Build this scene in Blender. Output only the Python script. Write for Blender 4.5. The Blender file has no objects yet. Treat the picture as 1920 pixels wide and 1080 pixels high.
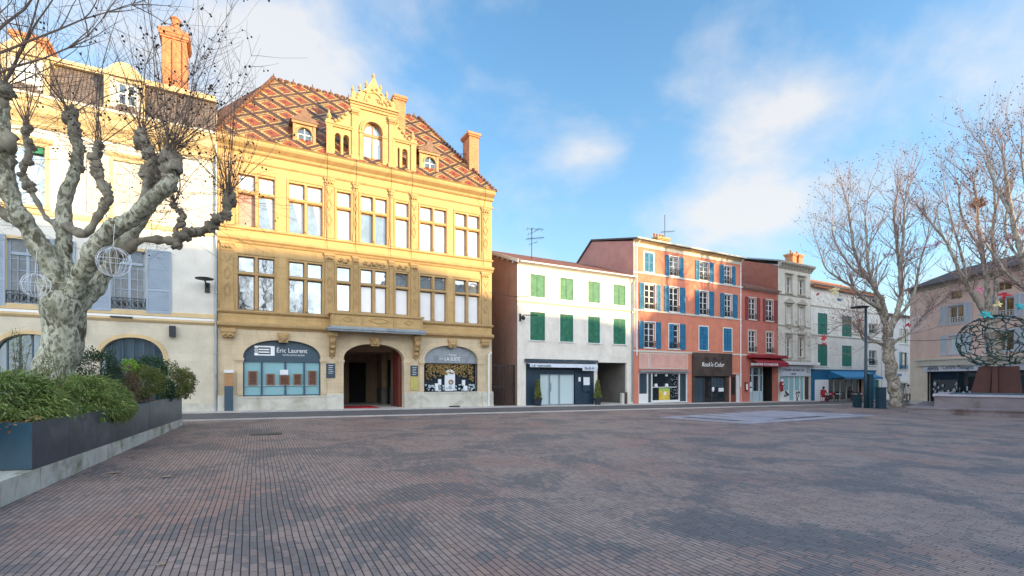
import bpy, math, random
from mathutils import Vector, Matrix, noise as mnoise
R = math.radians
random.seed(7)
S = bpy.context.scene
COL = S.collection
# ------------------------------------------------------------ camera
F_PX, CX, HY, EYE = 920.0, 960.0, 710.0, 1.7
cam = bpy.data.cameras.new('camera'); camo = bpy.data.objects.new('camera', cam); COL.objects.link(camo)
camo.location = (0, 0, EYE); camo.rotation_euler = (R(90), 0, 0)
cam.sensor_width = 36; cam.lens = 36*F_PX/1920; cam.shift_y = (HY-540)/1920
cam.clip_start = .1; cam.clip_end = 3000
S.camera = camo
# ------------------------------------------------------------ light, sky, exposure
SUN_EL = R(9.0)
SUN_H = Vector((.926, -.379, 0)).normalized()
SUNV = Vector((SUN_H.x*math.cos(SUN_EL), SUN_H.y*math.cos(SUN_EL), math.sin(SUN_EL)))
sl = bpy.data.lights.new('sun', 'SUN'); sl.energy = 4.5; sl.angle = R(.6); sl.color = (1, .73, .38)
so = bpy.data.objects.new('sun', sl); COL.objects.link(so); so.location = (60, -40, 50)
so.rotation_euler = SUNV.to_track_quat('Z', 'Y').to_euler()
W = bpy.data.worlds.new('World'); S.world = W; W.use_nodes = True
S.view_settings.view_transform = 'Standard'; S.view_settings.look = 'None'; S.view_settings.gamma = 1
S.view_settings.exposure = 1.28

class NT:
    def __init__(s, nt): s.nt = nt; s.n = nt.nodes; s.l = nt.links
    def new(s, t, **k):
        n = s.n.new(t)
        for a, v in k.items(): setattr(n, a, v)
        return n
    def link(s, a, b): s.l.new(a, b)
    def setin(s, sock, v):
        if v is None: return
        if hasattr(v, 'links') or isinstance(v, bpy.types.NodeSocket): s.l.new(v, sock)
        else: sock.default_value = v
    def math(s, op, a, b=None, c=None, clamp=False):
        n = s.new('ShaderNodeMath', operation=op, use_clamp=clamp)
        s.setin(n.inputs[0], a); s.setin(n.inputs[1], b)
        if c is not None: s.setin(n.inputs[2], c)
        return n.outputs[0]
    def mix(s, f, a, b, mode='MIX'):
        n = s.new('ShaderNodeMix', data_type='RGBA', blend_type=mode)
        s.setin(n.inputs[0], f); s.setin(n.inputs[6], a if not isinstance(a, tuple) else (*a[:3], 1)); s.setin(n.inputs[7], b if not isinstance(b, tuple) else (*b[:3], 1))
        return n.outputs[2]
    def noise(s, vec, scale, detail=3, rough=.55, dist=0):
        n = s.new('ShaderNodeTexNoise'); s.setin(n.inputs['Vector'], vec)
        n.inputs['Scale'].default_value = scale; n.inputs['Detail'].default_value = detail
        n.inputs['Roughness'].default_value = rough; n.inputs['Distortion'].default_value = dist
        return n.outputs['Fac']
    def ramp(s, fac, stops, interp='LINEAR'):
        n = s.new('ShaderNodeValToRGB'); n.color_ramp.interpolation = interp
        e = n.color_ramp.elements; e.remove(e[1])
        for i, (p, c) in enumerate(stops):
            k = e[0] if i == 0 else e.new(p)
            k.position = p; k.color = (*c, 1) if isinstance(c, tuple) else (c, c, c, 1)
        s.setin(n.inputs[0], fac); return n.outputs[0]
    def sep(s, v):
        n = s.new('ShaderNodeSeparateXYZ'); s.link(v, n.inputs[0]); return n.outputs
    def comb(s, x, y, z):
        n = s.new('ShaderNodeCombineXYZ'); s.setin(n.inputs[0], x); s.setin(n.inputs[1], y); s.setin(n.inputs[2], z); return n.outputs[0]
    def vmath(s, op, a, b):
        n = s.new('ShaderNodeVectorMath', operation=op); s.setin(n.inputs[0], a); s.setin(n.inputs[1], b); return n

# world: nishita sky + clouds, laid out by direction
def build_world():
    t = NT(W.node_tree); t.n.clear()
    out = t.new('ShaderNodeOutputWorld'); bg = t.new('ShaderNodeBackground')
    sky = t.new('ShaderNodeTexSky', sky_type='NISHITA'); sky.sun_disc = False
    sky.sun_elevation = SUN_EL; sky.sun_rotation = math.atan2(SUN_H.x, SUN_H.y)
    sky.air_density = 1.0; sky.dust_density = .6; sky.ozone_density = 2.5; sky.altitude = 200
    tc = t.new('ShaderNodeTexCoord'); d = t.vmath('NORMALIZE', tc.outputs['Generated'], (0, 0, 0)).outputs[0]
    x, y, z = t.sep(d)
    zz = t.math('ADD', t.math('MAXIMUM', z, 0.0), .42)
    p = t.comb(t.math('DIVIDE', x, zz), t.math('DIVIDE', y, zz), 0.0)
    n1 = t.noise(p, 2.6, 8, .58, .15)
    n2 = t.noise(p, 1.2, 3, .5, .2)
    # soft cloud banks by direction: (pixel x, pixel y, angular size, weight)
    w = None
    for px, py, r, a in [(560, 60, .16, .34), (90, 60, .45, .42), (470, 240, .25, .16), (1110, 285, .065, .3), (1280, 180, .06, .3), (1380, 232, .075, .34),
                         (1500, 190, .055, .34), (1440, 300, .08, .22), (1330, 395, .13, .3), (1450, 405, .1, .2), (1885, 120, .13, .36), (1700, 330, .2, .10), (640, 160, .12, .1),
                         (1320, 80, .05, .14), (1000, 230, .05, .08), (900, 125, .06, .08), (1450, 5, .12, .12), (1700, 470, .3, .16)]:
        v = Vector(((px-CX)/F_PX, 1, (HY-py)/F_PX)).normalized()
        dv = t.vmath('SUBTRACT', d, tuple(v)).outputs[0]
        sx, sy, sz = t.sep(dv)
        dist2 = t.math('ADD', t.math('ADD', t.math('MULTIPLY', sx, sx), t.math('MULTIPLY', sy, sy)), t.math('MULTIPLY', t.math('MULTIPLY', sz, sz), 2.6))
        g = t.math('MULTIPLY', t.math('POWER', 2.718, t.math('MULTIPLY', dist2, -1/(r*r))), a)
        w = g if w is None else t.math('ADD', w, g)
    # more cover behind the camera and towards the horizon
    back = t.math('MULTIPLY', t.math('SUBTRACT', .25, y, clamp=True), .45)
    w = t.math('ADD', t.math('MULTIPLY', w, .66), back)
    hz = t.math('MULTIPLY', t.math('POWER', t.math('SUBTRACT', 1.0, t.math('MAXIMUM', z, 0.0), clamp=True), 5.0), .17)
    w = t.math('ADD', w, hz)
    den = t.math('ADD', t.math('ADD', t.math('MULTIPLY', t.math('SUBTRACT', n1, .5), 1.3), t.math('MULTIPLY', t.math('SUBTRACT', n2, .5), .3)), w)
    m = t.math('MULTIPLY', t.math('SUBTRACT', den, .03), 2.5, clamp=True)
    m = t.math('POWER', m, 1.35)
    skyc = t.new('ShaderNodeHueSaturation'); t.link(sky.outputs[0], skyc.inputs['Color'])
    skyc.inputs['Saturation'].default_value = SKY['sat']; skyc.inputs['Value'].default_value = SKY['val']; skyc.inputs['Hue'].default_value = SKY['hue']
    hazec = t.math('POWER', t.math('SUBTRACT', 1.0, t.math('MAXIMUM', z, 0.0), clamp=True), 3.0)
    base = t.mix(t.math('MULTIPLY', hazec, SKY['haze']), skyc.outputs[0], SKY['hazecol'])
    c = t.mix(t.math('MULTIPLY', m, SKY['cloudmix']), base, SKY['cloud'])
    # unseen sky behind the camera boosted to add ambient light in the shade
    gl = t.math('ADD', 1.0, t.math('MULTIPLY', t.math('SUBTRACT', .15, y, clamp=True), SKY['back_gain']))
    c = t.mix(1.0, c, t.comb(gl, t.math('MULTIPLY', gl, .97), t.math('MULTIPLY', gl, .93)), 'MULTIPLY')
    t.link(c, bg.inputs[0]); bg.inputs[1].default_value = SKY['str']
    t.link(bg.outputs[0], out.inputs[0])
SKY = dict(sat=1.12, val=1.36, hue=.497, haze=.68, hazecol=(1.55, 2.2, 2.9), cloud=(2.6, 2.62, 2.7), cloudmix=.85, str=.15, back_gain=2.1)
build_world()

# ------------------------------------------------------------ terrain and frames
GA, GB = -.01255, -.00324
def gz(X, Y): return GA*X+GB*Y
def ground(px, py):
    kx = (px-CX)/F_PX; ky = (py-HY)/F_PX
    Y = EYE/(ky+GA*kx+GB); X = kx*Y
    return Vector((X, Y, gz(X, Y)))
def P(px, py, Y): return Vector(((px-CX)*Y/F_PX, Y, EYE+(HY-py)*Y/F_PX))
class Frame:
    def __init__(s, origin, ang):
        s.o = Vector((origin[0], origin[1])); s.a = ang
        s.t = Vector((math.cos(ang), math.sin(ang))); s.y = Vector((-s.t.y, s.t.x))
    def uz(s, px, py=710, d=0.0):
        k = (px-CX)/F_PX; o = s.o+s.y*d
        # (k*Y, Y) = o + t*u
        den = s.t.x-k*s.t.y; u = (k*o.y-o.x)/den
        Y = o.y+s.t.y*u
        return u, EYE+(HY-py)*Y/F_PX
    def u(s, px, d=0.0): return s.uz(px, 710, d)[0]
    def z(s, px, py, d=0.0): return s.uz(px, py, d)[1]
    def world(s, u, d=0.0, z=0.0):
        p = s.o+s.t*u+s.y*d; return Vector((p.x, p.y, z))
TH = math.atan2(.4961, .8683)
M_ = Frame((-14.0, 23.33), TH)          # the long north side of the square
# right-hand side of the square
RT_ = Frame((36.5, 45.0), -R(90))
def gf(fr, u, d=0):
    w = fr.world(u, d); return gz(w.x, w.y)

# ------------------------------------------------------------ materials
MATS = {}
def new_mat(name):
    m = bpy.data.materials.new(name); m.use_nodes = True; t = NT(m.node_tree); t.n.clear()
    o = t.new('ShaderNodeOutputMaterial'); b = t.new('ShaderNodeBsdfPrincipled'); t.link(b.outputs[0], o.inputs[0])
    MATS[name] = m
    return m, t, b
def bump(t, b, h, strength=.3, dist=.02):
    n = t.new('ShaderNodeBump'); n.inputs['Strength'].default_value = strength; n.inputs['Distance'].default_value = dist
    t.link(h, n.inputs['Height']); t.link(n.outputs[0], b.inputs['Normal'])
def objco(t): return t.new('ShaderNodeTexCoord').outputs['Object']
def plain(name, col, rough=.7, metal=0, var=.12, scale=6, bmp=.15, spec=.4, dirt=None):
    m, t, b = new_mat(name); v = objco(t)
    n = t.noise(v, scale, 5, .6)
    f = t.math('MULTIPLY', t.math('SUBTRACT', n, .5), 2.4)
    dark = tuple(c*(1-var*1.6) for c in col); light = tuple(min(1, c*(1+var)) for c in col)
    c = t.mix(t.math('ADD', t.math('MULTIPLY', f, .5), .5, clamp=True), dark, light)
    if dirt:
        n2 = t.noise(v, dirt[1], 6, .65, .6)
        c = t.mix(t.ramp(n2, [(.5, 0.0), (.68, dirt[2])]), c, dirt[0])
    t.link(c, b.inputs['Base Color']); b.inputs['Roughness'].default_value = rough; b.inputs['Metallic'].default_value = metal
    b.inputs['Specular IOR Level'].default_value = spec
    if bmp: bump(t, b, t.noise(v, scale*6, 4), bmp, .01)
    return m
def stucco(name, col, stain=(.3, .26, .2), sa=.35, streak=True, scale=1.3, fine=.1, joints=None, jcol=None):
    """rendered / stone wall: big soft blotches, vertical streaks, optional block joints on the wall plane"""
    m, t, b = new_mat(name); v = objco(t); x, y, z = t.sep(v)
    n = t.noise(v, scale, 6, .62); n2 = t.noise(v, scale*7, 4, .6)
    c = t.mix(t.ramp(n, [(.32, 0.0), (.72, 1.0)]), tuple(k*.82 for k in col), tuple(min(.95, k*1.12) for k in col))
    c = t.mix(t.math('MULTIPLY', n2, fine*2), c, tuple(k*.6 for k in col))
    if streak:
        sv = t.comb(t.math('MULTIPLY', t.math('ADD', x, y), 5.0), 0.0, t.math('MULTIPLY', z, .45))
        ns = t.noise(sv, 1.0, 5, .65)
        c = t.mix(t.ramp(ns, [(.55, 0.0), (.8, sa)]), c, stain)
    if joints:
        bw, bh, js = joints
        bt = t.new('ShaderNodeTexBrick'); t.link(t.comb(t.math('ADD', x, y), z, 0.0), bt.inputs['Vector'])
        bt.inputs['Scale'].default_value = 1; bt.inputs['Brick Width'].default_value = bw; bt.inputs['Row Height'].default_value = bh
        bt.inputs['Mortar Size'].default_value = js; bt.inputs['Mortar Smooth'].default_value = .3
        bt.inputs['Color1'].default_value = (0.0, 0, 0, 1); bt.inputs['Color2'].default_value = (1, 1, 1, 1); bt.inputs['Mortar'].default_value = (.5, .5, .5, 1)
        c = t.mix(t.math('MULTIPLY', t.sep(bt.outputs['Color'])[0], .3), c, tuple(k*.72 for k in col))
        c = t.mix(t.math('MULTIPLY', bt.outputs['Fac'], .75), c, jcol or tuple(k*.55 for k in col))
    t.link(c, b.inputs['Base Color']); b.inputs['Roughness'].default_value = .88; b.inputs['Specular IOR Level'].default_value = .25
    bump(t, b, t.noise(v, 30, 5, .7), .25, .012)
    return m
def brick(name, c1, c2, mortar, w=.22, h=.07, js=.008, rough=.85):
    m, t, b = new_mat(name); v = objco(t); x, y, z = t.sep(v)
    bt = t.new('ShaderNodeTexBrick'); t.link(t.comb(t.math('ADD', x, y), z, 0.0), bt.inputs['Vector'])
    bt.inputs['Scale'].default_value = 1; bt.inputs['Brick Width'].default_value = w; bt.inputs['Row Height'].default_value = h
    bt.inputs['Mortar Size'].default_value = js
    bt.inputs['Color1'].default_value = (*c1, 1); bt.inputs['Color2'].default_value = (*c2, 1); bt.inputs['Mortar'].default_value = (*mortar, 1)
    n = t.noise(v, 2.2, 5, .6)
    c = t.mix(t.ramp(n, [(.4, 0.0), (.75, .5)]), bt.outputs['Color'], tuple(k*.5 for k in c1))
    t.link(c, b.inputs['Base Color']); b.inputs['Roughness'].default_value = rough; bump(t, b, bt.outputs['Fac'], .3, -.01)
    return m
def glass(name, col, metal=.55, rough=.03, wob=.25, var=.0, stripes=None):
    m, t, b = new_mat(name); v = objco(t)
    c = t.mix(t.ramp(t.noise(v, 2.3, 3), [(.4, 0.0), (.6, var)]), col, tuple(k*.35 for k in col))
    if stripes:
        x, y, z = t.sep(v)
        f = t.math('MULTIPLY', t.math('ADD', t.math('SINE', t.math('MULTIPLY', x, stripes)), 1.0), .2)
        c = t.mix(f, c, tuple(k*.4 for k in col))
    t.link(c, b.inputs['Base Color']); b.inputs['Metallic'].default_value = metal; b.inputs['Roughness'].default_value = rough
    b.inputs['Coat Weight'].default_value = .6; b.inputs['Coat Roughness'].default_value = .02
    bump(t, b, t.noise(v, 1.4, 2), wob, .02)
    return m
def tiles(name, c1, c2, pitch=.22, row=.33, wave=True):
    """curved roof tiles: running down the slope (y,z), rolls across x"""
    m, t, b = new_mat(name); v = objco(t); x, y, z = t.sep(v)
    s = t.math('ADD', y, z)
    bt = t.new('ShaderNodeTexBrick'); t.link(t.comb(s, x, 0.0), bt.inputs['Vector']); bt.offset = .5
    bt.inputs['Scale'].default_value = 1; bt.inputs['Brick Width'].default_value = row; bt.inputs['Row Height'].default_value = pitch
    bt.inputs['Mortar Size'].default_value = .018; bt.inputs['Color1'].default_value = (*c1, 1); bt.inputs['Color2'].default_value = (*c2, 1)
    bt.inputs['Mortar'].default_value = tuple(k*.35 for k in c1)+(1,)
    n = t.noise(v, 3, 5)
    c = t.mix(t.ramp(n, [(.45, 0.0), (.75, .6)]), bt.outputs['Color'], tuple(k*.45 for k in c2))
    t.link(c, b.inputs['Base Color']); b.inputs['Roughness'].default_value = .8
    w = t.math('SINE', t.math('MULTIPLY', x, 6.283/pitch))
    if wave: bump(t, b, w, .8, .04)
    return m

plain('white_paint', (.74, .75, .74), .5, var=.06)
plain('dark_metal', (.035, .04, .045), .45, metal=.3)
plain('iron', (.03, .035, .035), .5, metal=.4)
plain('zinc', (.3, .34, .37), .45, metal=.35, dirt=((.12, .12, .12), 1.5, .5))
plain('slate_blue', (.045, .085, .12), .4, var=.12, spec=.5)
plain('grey_box', (.03, .055, .078), .33, var=.3, spec=.6, dirt=((.13, .145, .16), 1.3, .6))
plain('blue_end', (.02, .07, .115), .38, var=.12, spec=.6, dirt=((.1, .15, .19), .9, .4))
plain('concrete', (.56, .55, .48), .9, var=.25, scale=3.2, bmp=.4, dirt=((.2, .19, .11), 1.6, .9))
plain('pale_stone', (.6, .6, .54), .85, var=.12, scale=2, dirt=((.3, .3, .22), 1.0, .5))
plain('plinth_stone', (.6, .58, .5), .85, var=.15, scale=1.6, dirt=((.28, .25, .18), .9, .6))
plain('brown_wood', (.22, .13, .08), .5)
plain('oak', (.42, .22, .1), .5)
plain('dark_red_wood', (.16, .04, .03), .5)
plain('black_void', (.012, .012, .013), .8, bmp=0)
plain('red_carpet', (.5, .01, .02), .95)
plain('asphalt', (.125, .12, .122), .9, var=.25, scale=1.2, bmp=.5, dirt=((.07, .066, .066), .5, .6))
plain('kerb', (.5, .47, .44), .85, var=.2, scale=3)
plain('square_slab', (.36, .36, .41), .7, var=.3, scale=1.6, dirt=((.19, .19, .24), .5, .9))
plain('lettering', (.85, .87, .88), .5, var=0, bmp=0)
plain('lettering_dark', (.05, .06, .08), .5, var=0, bmp=0)
plain('lettering_orange', (.6, .2, .06), .5, var=0, bmp=0)
plain('brick_chimney_plain', (.5, .2, .09), .85, var=.3)
plain('blue_shutter', (.008, .16, .31), .55, var=.42, scale=4, dirt=((.05, .25, .36), 2.2, .6))
plain('green_shutter', (.02, .165, .09), .6, var=.42, scale=4, dirt=((.07, .24, .13), 2.2, .6))
plain('teal_shutter', (.01, .17, .12), .6, var=.25, scale=3)
plain('red_shutter', (.24, .03, .035), .6, var=.25, scale=3)
plain('pale_blue_shutter', (.30, .37, .45), .55, var=.12, scale=3)
plain('white_shutter', (.55, .6, .66), .55, var=.12, scale=3)
plain('cream_shutter', (.6, .58, .5), .6)
plain('brown_panel', (.085, .06, .048), .5, var=.5, scale=.9, dirt=((.04, .03, .03), 1.5, .8))
plain('dark_front', (.022, .045, .07), .45, var=.25, scale=1.5)
plain('blue_front', (.005, .12, .26), .5, var=.15)
plain('blue_awning', (.04, .22, .42), .7, var=.1)
plain('red_awning', (.28, .02, .03), .7, var=.15)
plain('white_awning', (.62, .68, .76), .75, var=.08)
plain('steel_frame', (.4, .5, .55), .4)
plain('corten', (.072, .023, .018), .7, var=.35, scale=1.2, dirt=((.05, .02, .02), .8, .7))
plain('patina', (.035, .09, .085), .5, metal=.4, var=.6, scale=1.5)
plain('basin_stone', (.22, .19, .2), .8, var=.25, scale=1, bmp=.4, dirt=((.09, .055, .045), .7, .8))
plain('basin_coping', (.42, .4, .45), .7, var=.2, scale=1, dirt=((.2, .18, .2), .9, .7))
plain('water', (.02, .03, .05), .08, spec=.6, bmp=.2)
plain('lamp_post', (.018, .05, .07), .4, var=.15)
plain('soil', (.05, .035, .025), .95)
plain('terracotta', (.55, .22, .1), .8, var=.25)
plain('skin', (.55, .35, .26), .6, var=0, bmp=0)
plain('red_cloth', (.3, .02, .03), .8); plain('dark_cloth', (.02, .02, .03), .8); plain('pale_cloth', (.6, .58, .55), .8); plain('khaki_cloth', (.17, .14, .1), .8)
plain('hair', (.03, .02, .015), .7, bmp=0)
plain('wire_white', (.75, .76, .8), .4, metal=.2, var=0, bmp=0)
plain('pinwheel_red', (.6, .03, .05), .6); plain('pinwheel_blue', (.02, .2, .45), .6); plain('pinwheel_pink', (.75, .25, .38), .6); plain('pinwheel_teal', (.02, .42, .45), .6)
plain('garland', (.5, .2, .26), .7); plain('pinwheel_yellow', (.85, .75, .4), .6)
plain('straw', (.3, .13, .05), .9)
plain('dry_leaf', (.32, .24, .17), .8); plain('poster_yellow', (.8, .55, .08), .6, var=.35, scale=2); plain('poster_green', (.3, .55, .12), .6)
plain('paper', (.75, .77, .8), .7, var=.05); plain('brass', (.55, .5, .15), .4, metal=.3)
plain('plaque', (.05, .075, .1), .4); plain('painting', (.12, .05, .03), .6, var=.9, scale=14)
plain('pot', (.025, .035, .05), .5); plain('seed', (.05, .03, .025), .9); plain('curtain', (.68, .7, .72), .8)
plain('gift', (.5, .6, .66), .5, var=.5, scale=7); plain('garland_gold', (.32, .22, .08), .6, var=.9, scale=18)
stucco('stone_gold', (.585, .395, .18), (.24, .15, .075), .6, scale=1.6, fine=.16, joints=(1.05, .52, .009))
stucco('stone_gold_carved', (.53, .36, .17), (.17, .11, .06), .65, scale=2.4, fine=.35)
stucco('stone_base', (.66, .535, .36), (.32, .24, .14), .5, joints=(1.1, .48, .006))
stucco('cream_wall', (.72, .70, .63), (.42, .36, .26), .25, scale=.7)
stucco('cream_trim', (.66, .5, .28), (.35, .25, .12), .3)
stucco('cream_base', (.66, .6, .47), (.45, .38, .27), .3, joints=(1.0, .36, .005), jcol=(.5, .44, .33))
stucco('white_wall', (.80, .75, .665), (.5, .44, .36), .5, scale=1.1)
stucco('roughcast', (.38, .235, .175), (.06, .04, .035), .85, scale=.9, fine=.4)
stucco('pink_wall', (.64, .235, .15), (.42, .13, .09), .55, scale=1.2)
stucco('pink_gable', (.52, .265, .225), (.25, .12, .1), .4, scale=.8)
stucco('pink_pale', (.66, .37, .31), (.45, .25, .2), .25, scale=.9)
stucco('red_wall', (.50, .17, .13), (.3, .09, .07), .35, scale=.9)
stucco('grey_cream', (.68, .65, .57), (.24, .21, .17), .6, scale=1.2, fine=.2)
stucco('grey_carved', (.5, .47, .4), (.16, .13, .1), .7, scale=2.5, fine=.4)
stucco('off_white', (.76, .745, .68), (.36, .33, .28), .4, scale=.8)
stucco('rose_wall', (.84, .61, .51), (.3, .2, .16), .35, scale=.8)
stucco('rose_base', (.8, .7, .57), (.36, .3, .24), .3, scale=.9)
stucco('pale_house', (.66, .67, .67), (.3, .3, .3), .3)
stucco('interior', (.36, .27, .17), (.15, .1, .06), .4)
stucco('interior_grey', (.2, .19, .175), (.1, .09, .08), .4)
brick('brick_red', (.34, .09, .055), (.26, .065, .045), (.3, .2, .15), .26, .1, .012)
brick('brick_chimney', (.58, .22, .09), (.46, .15, .06), (.5, .33, .2), .22, .075, .008)
glass('glass_dark', (.06, .075, .09), .5, var=.5)
glass('glass_sky', (.42, .48, .52), .75, var=.3)
glass('glass_dim', (.30, .33, .35), .85, var=.35, wob=.35)
glass('glass_white_reflect', (.84, .85, .86), .08, rough=.25, wob=.05, var=.06)  # near-white base stands in for bright sky reflected in the panes
glass('glass_gold_reflect', (.3, .2, .09), .6, var=.8)  # gold base colour stands in for a warm reflection in the panes
glass('glass_blue', (.22, .30, .37), .45, var=.3)
glass('glass_light', (.6, .64, .67), .5, rough=.08, var=.25)
plain('pink_curtain', (.5, .27, .23), .6)
glass('glass_white', (.72, .73, .74), .4, rough=.1, wob=.12, var=.18)
glass('glass_curtain', (.38, .48, .55), .3, rough=.2, stripes=38)
glass('glass_teal', (.30, .55, .60), .2, rough=.15)
glass('glass_frost', (.55, .68, .68), .1, rough=.3, wob=.05)
glass('glass_shop', (.03, .04, .05), .35)
glass('glass_bluegrey', (.10, .15, .19), .45, stripes=14)
tiles('tile_brown', (.3, .13, .09), (.22, .1, .08)); tiles('tile_orange', (.62, .22, .08), (.5, .18, .08)); tiles('tile_dark', (.11, .08, .075), (.075, .06, .06))
tiles('slate', (.13, .10, .09), (.2, .155, .135), .12, .18, False)
tiles('tile_hip', (.24, .11, .06), (.12, .06, .04), .14, .16, False)
plain('dormer_tile', (.2, .12, .085), .7, var=.4)

def mat_burgundy():
    m, t, b = new_mat('glazed_tiles'); v = objco(t); x, y, z = t.sep(v)
    tx, tz = .1033, .0715
    xs = t.math('SNAP', x, tx); zs = t.math('SNAP', z, tz)
    def tri(a, per, off):
        f = t.math('FRACT', t.math('ADD', t.math('DIVIDE', a, per), off))
        return t.math('MULTIPLY', t.math('ABSOLUTE', t.math('SUBTRACT', f, .5)), 2.0)
    v0 = t.math('ADD', tri(xs, 1.653, .13), tri(zs, 1.144, .2))
    w = t.math('MINIMUM', v0, t.math('SUBTRACT', 2.0, v0))
    red = (.27, .058, .022); yel = (.46, .33, .125); brn = (.085, .042, .025); drk = (.04, .024, .022)
    c = t.ramp(w, [(0, drk), (.14, red), (.50, yel), (.59, brn), (.70, yel), (.78, brn), (.89, drk)], 'CONSTANT')
    bt = t.new('ShaderNodeTexWhiteNoise', noise_dimensions='3D'); t.link(t.comb(xs, zs, 0.0), bt.inputs['Vector'])
    r = bt.outputs['Value']
    c = t.mix(t.math('MULTIPLY', t.math('POWER', r, 2.0), .55), c, (.16, .08, .045))
    c = t.mix(t.ramp(t.noise(v, 1.6, 4), [(.5, 0.0), (.75, .5)]), c, (.12, .07, .05))
    # gap under each tile
    fz = t.math('FRACT', t.math('DIVIDE', z, tz))
    c = t.mix(t.math('MULTIPLY', t.math('LESS_THAN', fz, .16), .6), c, (.05, .03, .02))
    t.link(c, b.inputs['Base Color']); b.inputs['Roughness'].default_value = .38; b.inputs['Specular IOR Level'].default_value = .5
    bump(t, b, t.math('ADD', fz, t.math('MULTIPLY', r, .5)), .5, .03)
mat_burgundy()
def mat_bark(name, c1, c2, c3, scale=5):
    m, t, b = new_mat(name); v = objco(t); x, y, z = t.sep(v)
    q = t.comb(x, y, t.math('MULTIPLY', z, .6))
    n = t.noise(q, scale, 4, .5, .8); n2 = t.noise(q, scale*2.3, 4, .6, .4); n3 = t.noise(q, scale*.35, 3)
    c = t.ramp(n, [(.0, c3), (.44, c2), (.5, c1), (.62, c2), (.66, c3)], 'LINEAR')
    c = t.mix(t.ramp(n2, [(.52, 0.0), (.58, .8)]), c, c3)
    c = t.mix(t.ramp(n3, [(.45, 0.0), (.7, .5)]), c, tuple(k*.6 for k in c2))
    t.link(c, b.inputs['Base Color']); b.inputs['Roughness'].default_value = .9; b.inputs['Specular IOR Level'].default_value = .2
    bump(t, b, n2, .5, .03)
mat_bark('bark', (.56, .55, .44), (.33, .33, .24), (.10, .09, .06), 6)
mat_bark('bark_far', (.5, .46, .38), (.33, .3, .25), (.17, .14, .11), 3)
plain('bark_knobby', (.29, .26, .2), .95, var=.5, scale=5, bmp=.6)
plain('twig', (.17, .128, .10), .85, var=.3, scale=1, bmp=0)
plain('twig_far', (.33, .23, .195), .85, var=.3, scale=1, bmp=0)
def mat_leaf(name, c1, c2, c3, scale=2.0):
    m, t, b = new_mat(name); v = objco(t)
    n = t.noise(v, scale, 3); n2 = t.noise(v, scale*14, 2)
    c = t.mix(t.ramp(n, [(.35, 0.0), (.65, 1.0)]), c1, c2)
    c = t.mix(t.ramp(n2, [(.5, 0.0), (.62, .8)]), c, c3)
    t.link(c, b.inputs['Base Color']); b.inputs['Roughness'].default_value = .5; b.inputs['Specular IOR Level'].default_value = .35
    tr = t.new('ShaderNodeBsdfTranslucent'); t.link(c, tr.inputs[0]); mx = t.new('ShaderNodeMixShader'); mx.inputs[0].default_value = .25
    t.link(b.outputs[0], mx.inputs[1]); t.link(tr.outputs[0], mx.inputs[2])
    o = [n for n in t.n if n.type == 'OUTPUT_MATERIAL'][0]; t.link(mx.outputs[0], o.inputs[0])
mat_leaf('bamboo_leaf', (.10, .19, .045), (.20, .29, .07), (.5, .52, .2))
mat_leaf('dark_leaf', (.025, .07, .035), (.045, .1, .045), (.08, .14, .07))
mat_leaf('olive_leaf', (.1, .16, .035), (.19, .24, .055), (.25, .2, .07))
mat_leaf('brown_leaf', (.16, .09, .06), (.22, .15, .09), (.1, .12, .05))
mat_leaf('lime_leaf', (.25, .45, .05), (.35, .55, .08), (.2, .35, .05))
plain('dead_leaf', (.33, .17, .07), .9, var=.5, scale=9, bmp=0)
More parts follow.
